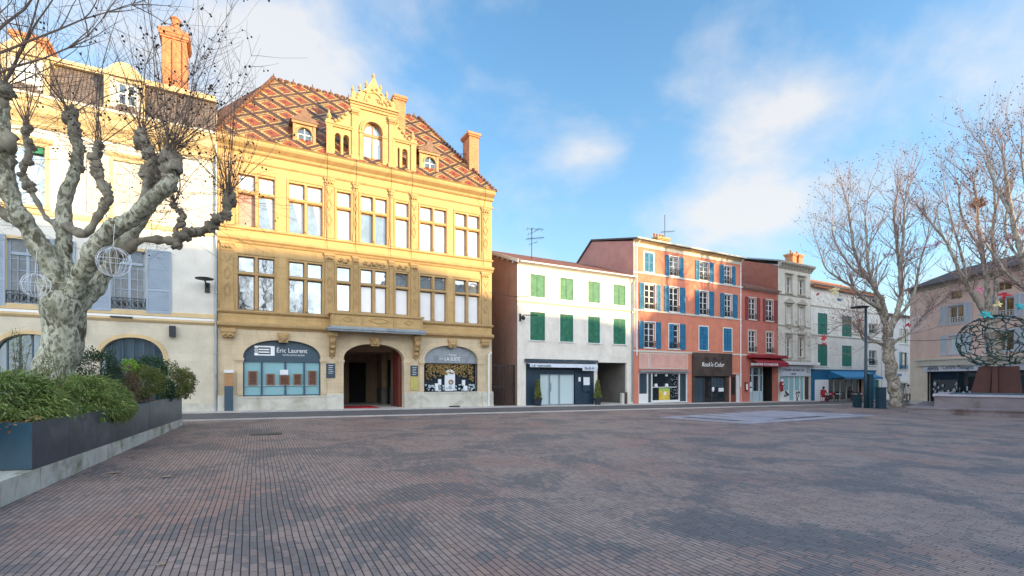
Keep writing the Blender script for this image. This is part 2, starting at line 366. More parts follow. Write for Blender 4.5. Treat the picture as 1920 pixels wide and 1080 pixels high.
def mat_pavers():
    m, t, b = new_mat('clinker_pavers'); v = objco(t)
    wob = t.new('ShaderNodeTexNoise'); t.link(v, wob.inputs['Vector']); wob.inputs['Scale'].default_value = .35; wob.inputs['Detail'].default_value = 2
    off = t.vmath('SCALE', t.vmath('SUBTRACT', wob.outputs['Color'], (.5, .5, .5)).outputs[0], (0, 0, 0)); off.inputs['Scale'].default_value = .11
    p = t.vmath('ADD', v, off.outputs[0]).outputs[0]
    x, y, z = t.sep(p)
    a = math.atan2(.52, 1)                      # courses run towards the facades
    along = t.math('ADD', t.math('MULTIPLY', y, math.cos(a)), t.math('MULTIPLY', x, -math.sin(a)))
    acr = t.math('ADD', t.math('MULTIPLY', x, math.cos(a)), t.math('MULTIPLY', y, math.sin(a)))
    BW, BH, JT = .215, .068, .0056
    rowf = t.math('DIVIDE', acr, BH); row = t.math('FLOOR', rowf)
    wn = t.new('ShaderNodeTexWhiteNoise', noise_dimensions='1D'); t.link(row, wn.inputs['W'])
    colf = t.math('DIVIDE', t.math('ADD', along, t.math('MULTIPLY', wn.outputs['Value'], .6)), BW); colm = t.math('FLOOR', colf)
    wc = t.new('ShaderNodeTexWhiteNoise', noise_dimensions='2D'); t.link(t.comb(row, colm, 0.0), wc.inputs['Vector']); r = wc.outputs['Value']
    fr_ = t.math('FRACT', rowf); fc_ = t.math('FRACT', colf)
    er = t.math('MULTIPLY', t.math('MINIMUM', fr_, t.math('SUBTRACT', 1.0, fr_)), BH); ec = t.math('MULTIPLY', t.math('MINIMUM', fc_, t.math('SUBTRACT', 1.0, fc_)), BW)
    jw = t.math('ADD', JT*.55, t.math('MULTIPLY', t.noise(v, 9, 2), JT*.9))
    mort = t.math('MAXIMUM', t.math('LESS_THAN', er, jw), t.math('LESS_THAN', ec, t.math('MULTIPLY', jw, .75)))
    st = t.comb(t.math('MULTIPLY', along, 1.0), t.math('MULTIPLY', acr, .55), 0.0)
    big = t.noise(v, .55, 5, .6, .7); med = t.noise(v, 1.8, 4, .6, .3); red_n = t.noise(t.vmath('ADD', v, (40, 13, 0)).outputs[0], .33, 4, .6, .5)
    damp = t.ramp(t.math('ADD', big, t.math('MULTIPLY', t.math('SUBTRACT', r, .5), .16)), [(.515, 0.0), (.555, 1.0)])
    base = t.mix(r, (.24, .185, .168), (.35, .27, .235))
    base = t.mix(t.ramp(red_n, [(.48, 0.0), (.66, .75)]), base, t.mix(r, (.27, .165, .14), (.33, .2, .165)))
    base = t.mix(t.math('MULTIPLY', t.math('GREATER_THAN', r, .93), .5), base, (.33, .22, .17))
    wet = t.mix(r, (.095, .10, .11), (.14, .14, .145))
    c = t.mix(t.math('MULTIPLY', damp, .85), base, wet)
    c = t.mix(t.ramp(med, [(.5, 0.0), (.7, .35)]), c, (.13, .11, .115))
    c = t.mix(t.math('MULTIPLY', mort, .95), c, (.014, .013, .016))
    t.link(c, b.inputs['Base Color']); b.inputs['Roughness'].default_value = .62; b.inputs['Specular IOR Level'].default_value = .35
    h = t.math('SUBTRACT', t.math('MULTIPLY', r, .35), mort)
    bump(t, b, t.math('ADD', h, t.math('MULTIPLY', t.noise(v, 40, 3), .3)), .5, .006)
mat_pavers()

# ------------------------------------------------------------ mesh helpers
ORG = [Matrix.Identity(4)]       # inverse transform of the current thing
INV = {}
def local(o): INV[o.name] = Matrix.Identity(4); ORG[0] = INV[o.name]
def inv_of(o):
    while o is not None and o.parent is not None: o = o.parent
    return INV.get(o.name, ORG[0]) if o is not None else ORG[0]
class MB:
    def __init__(s): s.v = []; s.f = []
    def add(s, vs, fs):
        o = len(s.v); s.v += [tuple(v) for v in vs]; s.f += [tuple(i+o for i in f) for f in fs]; return s
    def quad(s, a, b, c, d): return s.add([a, b, c, d], [(0, 1, 2, 3)])
    def poly(s, pts): return s.add(pts, [tuple(range(len(pts)))])
    def box(s, x0, x1, y0, y1, z0, z1):
        if x0 > x1: x0, x1 = x1, x0
        if y0 > y1: y0, y1 = y1, y0
        if z0 > z1: z0, z1 = z1, z0
        v = [(x, y, z) for z in (z0, z1) for y in (y0, y1) for x in (x0, x1)]
        return s.add(v, [(0, 2, 3, 1), (4, 5, 7, 6), (0, 1, 5, 4), (2, 6, 7, 3), (0, 4, 6, 2), (1, 3, 7, 5)])
    def prism(s, pts, axis, a, b):
        """pts 2D polygon; axis 'x': pts are (y,z); 'y': pts are (x,z); 'z': pts are (x,y)"""
        n = len(pts)
        def mk(p, k): return {'x': (k, p[0], p[1]), 'y': (p[0], k, p[1]), 'z': (p[0], p[1], k)}[axis]
        s.add([mk(p, a) for p in pts]+[mk(p, b) for p in pts],
              [tuple(range(n)), tuple(range(2*n-1, n-1, -1))]+[(i, i+n, (i+1) % n+n, (i+1) % n) for i in range(n)])
        return s
    def tube(s, pts, rads, n=6, cap=True):
        pts = [Vector(p) for p in pts]
        if not hasattr(rads, '__len__'): rads = [rads]*len(pts)
        t0 = (pts[1]-pts[0]).normalized() if (pts[1]-pts[0]).length > 1e-9 else Vector((0, 0, 1))
        up = Vector((0, 0, 1)) if abs(t0.z) < .9 else Vector((1, 0, 0))
        a = t0.cross(up).normalized(); vs = []
        for i, p in enumerate(pts):
            q = (pts[min(i+1, len(pts)-1)]-pts[max(i-1, 0)])
            tt = q.normalized() if q.length > 1e-9 else t0
            a = (a-tt*a.dot(tt)); a = a.normalized() if a.length > 1e-6 else tt.orthogonal().normalized()
            b = tt.cross(a)
            for k in range(n):
                w = 6.28318*k/n; vs.append(p+(a*math.cos(w)+b*math.sin(w))*rads[i])
        fs = [(i*n+k, i*n+(k+1) % n, (i+1)*n+(k+1) % n, (i+1)*n+k) for i in range(len(pts)-1) for k in range(n)]
        if cap: fs += [tuple(range(n-1, -1, -1)), tuple((len(pts)-1)*n+k for k in range(n))]
        return s.add(vs, fs)
    def lathe(s, prof, cx, cy, n=16):
        vs = [(cx+r*math.cos(6.28318*k/n), cy+r*math.sin(6.28318*k/n), z) for r, z in prof for k in range(n)]
        fs = [(i*n+k, i*n+(k+1) % n, (i+1)*n+(k+1) % n, (i+1)*n+k) for i in range(len(prof)-1) for k in range(n)]
        fs += [tuple(range(n-1, -1, -1)), tuple((len(prof)-1)*n+k for k in range(n))]
        return s.add(vs, fs)
    def blob(s, c, r, sx=1, sy=1, sz=1, n=7, amp=.25, seed=0):
        vs = []; c = Vector(c)
        for i in range(n+1):
            th = math.pi*i/n
            for k in range(n+2):
                ph = 6.28318*k/(n+2); d = Vector((math.sin(th)*math.cos(ph), math.sin(th)*math.sin(ph), math.cos(th)))
                rr = r*(1+amp*mnoise.noise(d*2.1+Vector((seed, seed*.7, 0))))
                vs.append(c+Vector((d.x*sx, d.y*sy, d.z*sz))*rr)
        m = n+2
        return s.add(vs, [(i*m+k, (i+1)*m+k, (i+1)*m+(k+1) % m, i*m+(k+1) % m) for i in range(n) for k in range(m)])
    def build(s, name, mat, parent=None, label=None, smooth=False, recalc=True):
        me = bpy.data.meshes.new(name)
        I = inv_of(parent)
        if parent is not None:
            me.from_pydata([tuple(I @ Vector(v)) for v in s.v], [], s.f)
        else: me.from_pydata(s.v, [], s.f)
        if recalc and len(s.f) < 60000:
            import bmesh
            bm = bmesh.new(); bm.from_mesh(me); bmesh.ops.recalc_face_normals(bm, faces=bm.faces); bm.to_mesh(me); bm.free()
        if smooth: me.polygons.foreach_set('use_smooth', [True]*len(me.polygons))
        me.materials.append(MATS[mat]); me.update()
        o = bpy.data.objects.new(name, me); COL.objects.link(o)
        if parent is not None: o.parent = parent
        if label: o['label'] = label
        return o
def tag(o, label=None, cat=None, group=None, kind=None):
    if label: o['label'] = label
    if cat: o['category'] = cat
    if group: o['group'] = group
    if kind: o['kind'] = kind
    return o
def thing(name, label, cat, loc=(0, 0, 0), rz=0.0, group=None):
    """Empty at the thing's base; meshes built after this are given in world (rz 0) or frame coordinates"""
    o = bpy.data.objects.new(name, None); COL.objects.link(o); o.location = loc; o.rotation_euler = (0, 0, rz); o.empty_display_size = .3
    tag(o, label, cat, group)
    ORG[0] = INV[o.name] = Matrix.Translation(Vector(loc)).inverted()
    return o
def fthing(fr, name, label, cat, u, z=0.0, d=0.0, group=None):
    """thing standing in a facade frame: its meshes are given in frame coordinates (u, depth, z)"""
    o = thing(name, label, cat, fr.world(u, d, z), fr.a, group)
    ORG[0] = INV[o.name] = Matrix.Translation(Vector((u, d, z))).inverted()
    return o
def text(parent, s, u, y, z, size, mat, fr=None, align='CENTER', width=None, shear=0, name='lettering'):
    cu = bpy.data.curves.new('t', 'FONT'); cu.body = s; cu.size = size; cu.align_x = align; cu.extrude = .006; cu.shear = shear; cu.resolution_u = 3
    ob = bpy.data.objects.new('t', cu); COL.objects.link(ob)
    bpy.context.view_layer.update()
    me = bpy.data.meshes.new_from_object(ob); bpy.data.objects.remove(ob)
    xs = [v.co.x for v in me.vertices]; w = max(xs)-min(xs) if xs else 1; k = (width/w) if width else 1
    OI = inv_of(parent); pts = [tuple(OI @ Vector((u+v.co.x*k, y-v.co.z, z+v.co.y))) for v in me.vertices]
    for v, p in zip(me.vertices, pts): v.co = p
    me.materials.clear(); me.materials.append(MATS[mat]); me.name = name
    o = bpy.data.objects.new(name, me); COL.objects.link(o); o.parent = parent
    return o
# ------------------------------------------------------------ facade builders (frame coordinates: u, depth, z)
def arch_z(x, a, b, sp, top, p=2.25):
    k = abs((x-(a+b)/2)/((b-a)/2)); k = min(1, k)
    return sp+(top-sp)*(1-k**p)**(1/p)
def wall(mb, u0, u1, z0, z1, holes, rev=.25, y=0.0):
    us = sorted({u0, u1, *[h[0] for h in holes], *[h[1] for h in holes]}); zs = sorted({z0, z1, *[h[2] for h in holes], *[h[3] for h in holes]})
    us = [u for u in us if u0-1e-6 <= u <= u1+1e-6]; zs = [z for z in zs if z0-1e-6 <= z <= z1+1e-6]
    for i in range(len(us)-1):
        for j in range(len(zs)-1):
            cu, cz = (us[i]+us[i+1])/2, (zs[j]+zs[j+1])/2
            if any(h[0] < cu < h[1] and h[2] < cz < h[3] for h in holes): continue
            mb.quad((us[i], y, zs[j]), (us[i+1], y, zs[j]), (us[i+1], y, zs[j+1]), (us[i], y, zs[j+1]))
    for h in holes:
        a, b, c, e = h[:4]; sp = h[4] if len(h) > 4 else None
        zt = sp if sp is not None else e
        mb.quad((a, y, c), (a, y+rev, c), (a, y+rev, zt), (a, y, zt)); mb.quad((b, y, c), (b, y+rev, c), (b, y+rev, zt), (b, y, zt))
        mb.quad((a, y, c), (b, y, c), (b, y+rev, c), (a, y+rev, c))
        if sp is None: mb.quad((a, y, e), (b, y, e), (b, y+rev, e), (a, y+rev, e))
        else:
            N = 20; xs = [(a+b)/2-(b-a)/2*math.cos(math.pi*i/N) for i in range(N+1)]
            for i in range(N):
                p, q = arch_z(xs[i], a, b, sp, e), arch_z(xs[i+1], a, b, sp, e)
                mb.quad((xs[i], y, p), (xs[i+1], y, q), (xs[i+1], y, e), (xs[i], y, e))
                mb.quad((xs[i], y, p), (xs[i+1], y, q), (xs[i+1], y+rev, q), (xs[i], y+rev, p))
def arch_poly(a, b, c, e, sp, N=20, k=0.0):
    a -= k; b += k; e += k
    xs = [(a+b)/2-(b-a)/2*math.cos(math.pi*i/N) for i in range(N+1)]
    return [(x, arch_z(x, a, b, sp, e)) for x in xs]
def archivolt(mb, a, b, sp, top, w=.2, y0=-.06, y1=.0, c=None):
    o = arch_poly(a, b, 0, top, sp, 20, w); i = arch_poly(a, b, 0, top, sp, 20, 0)
    for k in range(20):
        A, B, C, D = i[k], i[k+1], o[k+1], o[k]
        for yy in (y0,): mb.quad((A[0], yy, A[1]), (B[0], yy, B[1]), (C[0], yy, C[1]), (D[0], yy, D[1]))
        mb.quad((C[0], y0, C[1]), (D[0], y0, D[1]), (D[0], y1, D[1]), (C[0], y1, C[1]))
        mb.quad((A[0], y0, A[1]), (B[0], y0, B[1]), (B[0], y1, B[1]), (A[0], y1, A[1]))
    if c is not None:
        mb.box(a-w, a, y0, y1, c, sp); mb.box(b, b+w, y0, y1, c, sp)
def cornice(mb, u0, u1, z, prof):
    """prof: list of (outward, dz)"""
    mb.prism([(-o, z+dz) for o, dz in prof]+[(.0, z+prof[-1][1]), (.0, z+prof[0][1])], 'x', u0, u1)
SMALL = [(.03, 0), (.10, .06), (.14, .12), (.14, .18), (.02, .22)]
def frame_rect(mb, a, b, c, e, y, fw=.05, th=.05, vm=1, hm=()):
    mb.box(a, a+fw, y-th, y, c, e); mb.box(b-fw, b, y-th, y, c, e); mb.box(a+fw, b-fw, y-th, y, c, c+fw); mb.box(a+fw, b-fw, y-th, y, e-fw, e)
    for i in range(vm):
        x = a+(b-a)*(i+1)/(vm+1); mb.box(x-fw*.55, x+fw*.55, y-th-.004, y-.004, c+fw, e-fw)
    for h in hm:
        z = c+(e-c)*h; mb.box(a+fw, b-fw, y-th*.7, y-.008, z-fw*.28, z+fw*.28)
def railing(root, a, b, c, h, y=-.12, name='railing', mat='iron', n=8):
    m = MB(); m.box(a, b, y-.015, y+.015, c+h-.03, c+h); m.box(a, b, y-.015, y+.015, c+.04, c+.06)
    for i in range(n+1):
        x = a+(b-a)*i/n; m.box(x-.01, x+.01, y-.01, y+.01, c+.02, c+h)
        if i < n:
            cx = x+(b-a)/n/2; r = (b-a)/n*.42
            m.tube([(cx+r*math.cos(t), y, c+h*.5+h*.25*math.sin(t)) for t in [k*.7854 for k in range(9)]], .012, 4)
    for x in (a, b): m.box(x-.012, x+.012, y, .0, c+h-.05, c+h-.02)
    return m.build(name, mat, root)
def shutter(parent, a, b, c, e, y, mat, slats=True, rails=(.5,), name='shutter', label=None):
    m = MB(); fw = min(.07, (b-a)*.18); th = .035
    m.box(a, a+fw, y-th, y, c, e); m.box(b-fw, b, y-th, y, c, e); m.box(a+fw, b-fw, y-th, y, c, c+fw); m.box(a+fw, b-fw, y-th, y, e-fw, e)
    for r in rails: z = c+(e-c)*r; m.box(a+fw, b-fw, y-th, y, z-fw/2, z+fw/2)
    if slats:
        n = max(8, int((e-c)/.085))
        for i in range(n):
            z = c+fw+(e-c-2*fw)*(i+.5)/n; s = (e-c)/n*.42
            m.prism([(y-.032, z-s), (y-.026, z-s), (y-.004, z+s), (y-.010, z+s)], 'x', a+fw, b-fw)
    else: m.box(a+fw, b-fw, y-.022, y-.006, c+fw, e-fw)
    return m.build(name, mat, parent, label)
def window(root, a, b, c, e, y=.18, fm='white_paint', gm='glass_dark', vm=1, hm=(.25, .5, .75), fw=.06, label=None, name='window'):
    m = MB(); frame_rect(m, a, b, c, e, y, fw, .05, vm, hm)
    w = m.build(name, fm, root, label)
    MB().quad((a+fw*.5, y-.02, c+fw*.5), (b-fw*.5, y-.02, c+fw*.5), (b-fw*.5, y-.02, e-fw*.5), (a+fw*.5, y-.02, e-fw*.5)).build('pane', gm, w)
    return w
def surround(root, a, b, c, e, mat, w=.1, y=-.02, name='window_surround', sill=True):
    m = MB(); m.box(a-w, a, y, .01, c, e+w); m.box(b, b+w, y, .01, c, e+w); m.box(a, b, y, .01, e, e+w)
    if sill: m.box(a-w*1.4, b+w*1.4, y-.06, .01, c-w*.9, c-.002)
    return m.build(name, mat, root)
def gable_side(root, u, y0, y1, zb, pts, mat, t=.2, name='side_wall'):
    """side wall: pts list of (y,z) top outline from y0 to y1"""
    m = MB(); m.prism([(y0, zb)]+pts+[(y1, zb)], 'x', u, u+t); return m.build(name, mat, root)
def pipe(root, pts, mat='zinc', r=.05, name='downpipe'):
    m = MB(); m.tube(pts, r, 7)
    for i in range(len(pts)-1):
        p, q = Vector(pts[i]), Vector(pts[i+1])
        if abs(p.z-q.z) > 2:
            for k in range(1, 4):
                z = p.z+(q.z-p.z)*k/4; m.box(p.x-r*1.2, p.x+r*1.2, p.y-r*1.2, p.y+r*1.3, z-.03, z+.03)
    return m.build(name, mat, root, smooth=False)
U = M_.u
def Z(px, py, d=0): return M_.z(px, py, d)
def slope_roof(root, u0, u1, ze, zr, run, mat, over=.35, back=None, name='roof', y0=0.0):
    """front slope with real thickness, then the back slope down to (back y, z)"""
    m = MB(); k = (zr-ze)/run
    m.prism([(y0-over, ze-over*k), (y0+run, zr), (y0+run, zr+.13), (y0-over, ze-over*k+.13)], 'x', u0, u1)
    if back: m.prism([(y0+run, zr), (back[0], back[1]), (back[0], back[1]+.13), (y0+run, zr+.13)], 'x', u0, u1)
    return m.build(name, mat, root)
def chimney(root, u0, u1, y0, y1, z0, z1, mat, pots=0, cap='stone', name='chimney', label=None):
    m = MB(); m.box(u0, u1, y0, y1, z0, z1-.25); c = m.build(name, mat, root, label)
    k = MB(); k.box(u0-.07, u1+.07, y0-.07, y1+.07, z1-.25, z1-.15); k.box(u0-.12, u1+.12, y0-.12, y1+.12, z1-.148, z1)
    k.build('chimney_cap', mat, c)
    for i in range(pots):
        p = MB(); x = u0+(u1-u0)*(i+.5)/pots; p.lathe([(.11, z1), (.1, z1+.1), (.085, z1+.32), (.11, z1+.34), (.1, z1+.38)], x, (y0+y1)/2, 10); p.build('chimney_pot', 'terracotta', c, smooth=True)
    return c
def sheet(name, pts, z_off, mat, kind='structure'):
    m = MB(); m.poly([(p[0], p[1], gz(p[0], p[1])+z_off) for p in pts]); o = m.build(name, mat); tag(o, kind=kind); return o

# ------------------------------------------------------------ ground
m = MB(); L = 900
N = 24
for i in range(N):
    for j in range(N):
        xs = [-L+2*L*i/N, -L+2*L*(i+1)/N]; ys = [-L+2*L*j/N, -L+2*L*(j+1)/N]
        m.quad(*[(x, y, gz(x, y)) for x, y in ((xs[0], ys[0]), (xs[1], ys[0]), (xs[1], ys[1]), (xs[0], ys[1]))])
tag(m.build('ground', 'clinker_pavers'), kind='structure')
def strip(name, d0, d1, off, mat, u0=-30, u1=75, thick=None):
    q = [M_.world(u0, d0), M_.world(u1, d0), M_.world(u1, d1), M_.world(u0, d1)]
    if thick:
        m = MB(); b = [(p.x, p.y, gz(p.x, p.y)-.05) for p in q]; t = [(p.x, p.y, gz(p.x, p.y)+off) for p in q]
        m.add(b+t, [(4, 5, 6, 7), (0, 1, 5, 4), (1, 2, 6, 5), (2, 3, 7, 6), (3, 0, 4, 7)]); o = m.build(name, mat)
        return tag(o, kind='structure')
    return sheet(name, [(p.x, p.y) for p in q], off, mat)
strip('road', -4.9, -.75, .012, 'asphalt')
strip('kerb', -5.05, -4.9, .05, 'kerb', thick=True)
strip('pavement', -.75, 0.3, .07, 'kerb', thick=True)
pa = [ground(*p) for p in ((1235, 782.5), (1403, 795), (1643, 778.8), (1450, 770))]
sheet('paving', [(p.x, p.y) for p in pa], .006, 'square_slab')
def on_q(a, b): return pa[0].lerp(pa[1], a).lerp(pa[3].lerp(pa[2], a), b)
jm = MB()
for k in range(1, 7):
    for (A, B_) in ((on_q(k/7, 0), on_q(k/7, 1)), (on_q(0, k/7), on_q(1, k/7))):
        dd_ = (B_-A).normalized().cross(Vector((0, 0, 1)))*.02; z_ = Vector((0, 0, .0095)); jm.quad(A-dd_+z_, A+dd_+z_, B_+dd_+z_, B_-dd_+z_)
tag(jm.build('paving', 'asphalt'), kind='structure')
pa = [ground(*p) for p in ((1446, 786.2), (1470, 787), (1550, 781), (1535, 780))]
sheet('path', [(p.x, p.y) for p in pa], .010, 'asphalt')
pa = [ground(*p) for p in ((1280, 783), (1292, 782.2), (1395, 789), (1380, 790))]
sheet('path', [(p.x, p.y) for p in pa], .011, 'asphalt')
c = ground(498, 814)
mh = thing('manhole_cover', 'dark rectangular manhole cover set in the brick paving near the yellow building', 'manhole cover', c, TH)
m = MB(); x, y, z = c; m.box(x-.42, x+.42, y-.3, y+.3, z-.02, z+.012)
for i in range(6): m.box(x-.36+i*.13, x-.30+i*.13, y-.24, y+.24, z+.012, z+.017)
m.build('cover_plate', 'dark_metal', mh)

# ============================================================ CREAM BUILDING (left)
u1 = U(406); u0 = -14.0; zb = -1.0
root = fthing(M_, 'cream_building', 'cream rendered building with slate mansard and pale blue shutters behind the plane tree', 'building', u0)
W1 = (U(210), U(273)); pitch = U(247)-U(241)  # first-floor axes
ax = [(W1[0]+W1[1])/2]; ax.append((U(15)+U(84))/2); step = ax[0]-ax[1]; ax.append(ax[1]-step); ax.append(ax[2]-step)
ww = (W1[1]-W1[0])/2; A1 = (U(187), U(307)); aw = (A1[1]-A1[0])/2; ac = (A1[0]+A1[1])/2
F1 = (4.76, 7.37); F2 = (8.8, 11.25)
h0 = [(ac-step*i-aw, ac-step*i+aw, .1, 3.52, 2.5) for i in range(4)]
m = MB(); wall(m, u0, u1, zb, 4.3, h0, .3); m.build('ground_floor_wall', 'cream_base', root)
m = MB(); wall(m, u0, u1, 4.3, 12.25, [(x-ww, x+ww, *F1) for x in ax]+[(x-ww*.95, x+ww*.95, *F2) for x in ax], .25); m.build('wall', 'cream_wall', root)
m = MB(); cornice(m, u0, u1, 4.22, [(.03, 0), (.08, .05), (.12, .1), (.12, .15), (.03, .18)])
cornice(m, u0, u1, 4.52, [(.03, 0), (.05, .02), (.05, .2), (.02, .22)]); m.build('string_course', 'cream_trim', root)
m = MB(); m.box(u0, u1, -.035, -.002, 4.41, 4.515); m.build('white_band', 'white_paint', root)
m = MB(); cornice(m, u0, u1, 8.42, [(.02, 0), (.05, .04), (.05, .2), (.02, .24)]); m.build('string_course', 'cream_trim', root)
m = MB(); m.box(u0, u1, -.05, -.002, .0-1, .55); m.box(u0, u1, -.09, -.052, -1, .28); m.build('plinth', 'plinth_stone', root)
m = MB(); cornice(m, u0, u1, 12.0, [(.04, 0), (.1, .1), (.1, .2), (.22, .36), (.36, .5), (.42, .66), (.42, .82), (.5, .95), (.5, 1.08), (.1, 1.16)])
for i in range(60): pass
m.build('eaves_cornice', 'cream_trim', root)
m = MB(); m.box(u0, u1, -.53, -.40, 13.09, 13.2); m.build('gutter', 'cream_shutter', root)
for i, x in enumerate(ax):
    fm = 'pale_blue_shutter'
    w = window(root, x-ww, x+ww, *F1, .2, fm, 'glass_dark', 1, (), .09)
    fr = MB()
    for k in range(4): z = F1[0]+.12+k*.46; fr.box(x-ww+.09, x+ww-.09, .14, .168, z+.3, z+.33)
    for s in (-1, 1): fr.box(x+s*ww*.5-.015, x+s*ww*.5+.015, .14, .166, F1[0]+.1, F1[0]+2.0)
    fr.box(x-ww+.09, x+ww-.09, .1, .17, F1[0]+1.98, F1[0]+2.1)
    fr.build('glazing_bars', fm, w)
    railing(root, x-ww, x+ww, F1[0], .5, -.05, n=6)
    shutter(root, x-ww-.94, x-ww-.03, F1[0]-.12, F1[1]+.12, -.03, 'pale_blue_shutter', rails=(.36, .7)); shutter(root, x+ww+.03, x+ww+.94, F1[0]-.12, F1[1]+.12, -.03, 'pale_blue_shutter', rails=(.36, .7))
    surround(root, x-ww, x+ww, F1[0], F1[1], 'cream_trim', .12, -.015, sill=False)
    w2 = ww*.95
    if i != 0:
        window(root, x-w2, x+w2, *F2, .2, 'white_paint', 'glass_sky', 1, (.25, .5, .75), .08)
        if i == 1:
            m = MB(); m.prism([(.05, F2[1]-.02), (.12, F2[1]-.02), (.04, F2[1]-.28), (.0, F2[1]-.28)], 'x', x-w2*.1, x+w2-.05); m.build('awning', 'green_shutter', root)
    else:
        window(root, x-w2, x+w2, *F2, .2, 'cream_shutter', 'glass_white', 1, (.25, .5, .75), .08)
        shutter(root, x-w2, x-.01, F2[0]+.02, F2[1]-.03, .08, 'cream_shutter'); shutter(root, x+.01, x+w2, F2[0]+.02, F2[1]-.03, .08, 'cream_shutter')
        shutter(root, x-w2-.85, x-w2-.13, F2[0], F2[1], -.03, 'cream_shutter', rails=(.36, .7)); shutter(root, x+w2+.13, x+w2+.85, F2[0], F2[1], -.03, 'cream_shutter', rails=(.36, .7))
    surround(root, x-w2, x+w2, F2[0], F2[1], 'cream_trim', .13, -.03)
    m = MB(); cornice(m, x-w2-.25, x+w2+.25, F2[1]+.14, SMALL); m.build('lintel', 'cream_trim', root)
    # ground-floor arch
    c = ac-step*i; m = MB(); archivolt(m, c-aw, c+aw, 2.5, 3.52, .16, -.05, 0); archivolt(m, c-aw, c+aw, 2.5, 3.52, .07, -.08, -.05); m.build('arch_moulding', 'cream_trim', root)
    m = MB(); m.prism([(c-aw, .1)]+arch_poly(c-aw, c+aw, 0, 3.52, 2.5)+[(c+aw, .1)], 'y', .24, .3); sc = m.build('shop_screen', 'glass_bluegrey', root)
    m = MB()
    for k in range(1, 6): x2 = c-aw+2*aw*k/6; m.box(x2-.025, x2+.025, .2, .239, .1, arch_z(x2, c-aw, c+aw, 2.5, 3.52)-.02)
    m.build('mullion', 'slate_blue', sc)
# mansard
m = MB(); m.prism([(-.2, 13.1), (.7, 15.1), (.9, 15.1), (5, 13.1)], 'x', u0, u1-.02); m.build('mansard_roof', 'slate', root)
m = MB(); m.box(u0, u1-.03, .5, 1.0, 15.1, 15.34); m.box(u0, u1-.04, 1.0, 6.0, 15.1, 15.25); m.build('roof_flashing', 'cream_trim', root)
gable_side(root, u1-.2, .01, 8, zb, [(.01, 12.9), (1.2, 14.9), (8, 14.9)], 'cream_wall', .19)
MB().quad((u0, 8, zb), (u1, 8, zb), (u1, 8, 15.1), (u0, 8, 15.1)).build('back_wall', 'cream_wall', root)
gable_side(root, u0, .01, 8, zb, [(.01, 12.9), (1.2, 14.9), (8, 14.9)], 'cream_wall', .19)
for i, (xa, xb, wa, wb) in enumerate([(195, 273, 219, 257), (3, 96, 28, 72)]):
    a, b = U(xa, .1), U(xb, .1); wa, wb = U(wa, .1), U(wb, .1); zt = 15.45
    m = MB(); hole = [(wa, wb, 13.35, 14.75)]
    wall(m, a+.15, b-.15, 13.15, 14.95, hole, .2, .02)
    m.box(a+.15, a+.2, .021, 1.6, 13.15, 14.95); m.box(b-.2, b-.15, .021, 1.6, 13.15, 14.95)
    d = m.build('dormer', 'cream_wall', root)
    m = MB(); pts = [(a, 14.9), (a, 15.0)]+[(a+(b-a)*k/12, 15.0+.55*math.sin(math.pi*k/12)) for k in range(1, 12)]+[(b, 15.0), (b, 14.9)]
    m.prism(pts, 'y', -.12, 1.8); m.build('dormer_roof', 'cream_trim', d)
    m = MB()
    for sx in (a+.02, b-.2): m.box(sx, sx+.18, -.05, .018, 13.15, 14.9)
    m.box(wa-.08, wb+.08, -.03, .018, 14.75, 14.85)
    m.build('dormer_pilaster', 'cream_trim', d)
    window(d, wa, wb, 13.35, 14.75, .15, 'white_paint', ('glass_bluegrey', 'glass_white')[i], 1, (.33, .66), .09)
ca, cb = U(303, 3), U(350, 3)
c = chimney(root, ca, cb, 3, 4.3, 15.2, 19.2, 'brick_chimney', 0, label='tall ornate brick chimney')
m = MB(); m.box(ca-.15, cb+.15, 2.85, 4.45, 19.2, 19.35); m.add([(ca-.15, 2.85, 19.35), (cb+.15, 2.85, 19.35), (cb+.15, 4.45, 19.35), (ca-.15, 4.45, 19.35), ((ca+cb)/2, 3.65, 20.0)], [(0, 1, 4), (1, 2, 4), (2, 3, 4), (3, 0, 4)])
m.lathe([(.22, 19.8), (.26, 19.95), (.16, 20.05), (.2, 20.3), (.26, 20.35), (.12, 20.5)], (ca+cb)/2, 3.65, 8); m.build('chimney_crown', 'brick_chimney_plain', c)
m = MB()
for k in range(3): x = ca+.1+(cb-ca-.2)*k/2; m.box(x-.07, x+.07, 2.9, 2.998, 15.4, 18.9)
m.build('chimney_rib', 'brick_chimney_plain', c)
chimney(root, U(22, 3), U(86, 3), 3, 4.2, 15.2, 17.3, 'brick_chimney', 0)
pipe(root, [(u1-.02, -.12, 12.9), (u1-.02, -.1, 11.5), (u1-.02, -.1, .0)], 'zinc', .055)
CREAM_U1 = u1
# wall fittings on it
for px, lab in ((149, 'black box wall light right of the plane tree trunk on the cream building'), (324, 'black box wall light near the drainpipe on the cream building')):
    u = U(px); t = fthing(M_, 'wall_light', lab, 'wall light', u, 3.85, -.06, group='black wall lights on the cream building')
    m = MB(); m.box(u-.12, u+.12, -.28, -.06, 3.6, 4.1); m.build('lamp_housing', 'dark_metal', t)
    m = MB(); m.box(u-.05, u+.05, -.06, 0, 3.8, 3.9); m.build('bracket', 'iron', t)
u = U(389); t = fthing(M_, 'wall_lamp', 'round flat street lamp on a bracket high on the cream wall', 'street lamp', u, 6.0)
m = MB(); m.tube([(u, 0, 6.0), (u, -.25, 6.05), (u-.1, -.5, 6.25)], .035, 6); m.box(u-.1, u+.1, -.08, 0, 5.75, 6.2); m.build('bracket', 'dark_metal', t)
m = MB(); m.lathe([(.1, 6.22), (.36, 6.27), (.38, 6.31), (.3, 6.34)], u-.1, -.6, 20); m.build('lamp_head', 'iron', t)
u = U(225); t = fthing(M_, 'awning_box', 'thin dark rolled awning case on the band of the cream building', 'awning', u, 4.4)
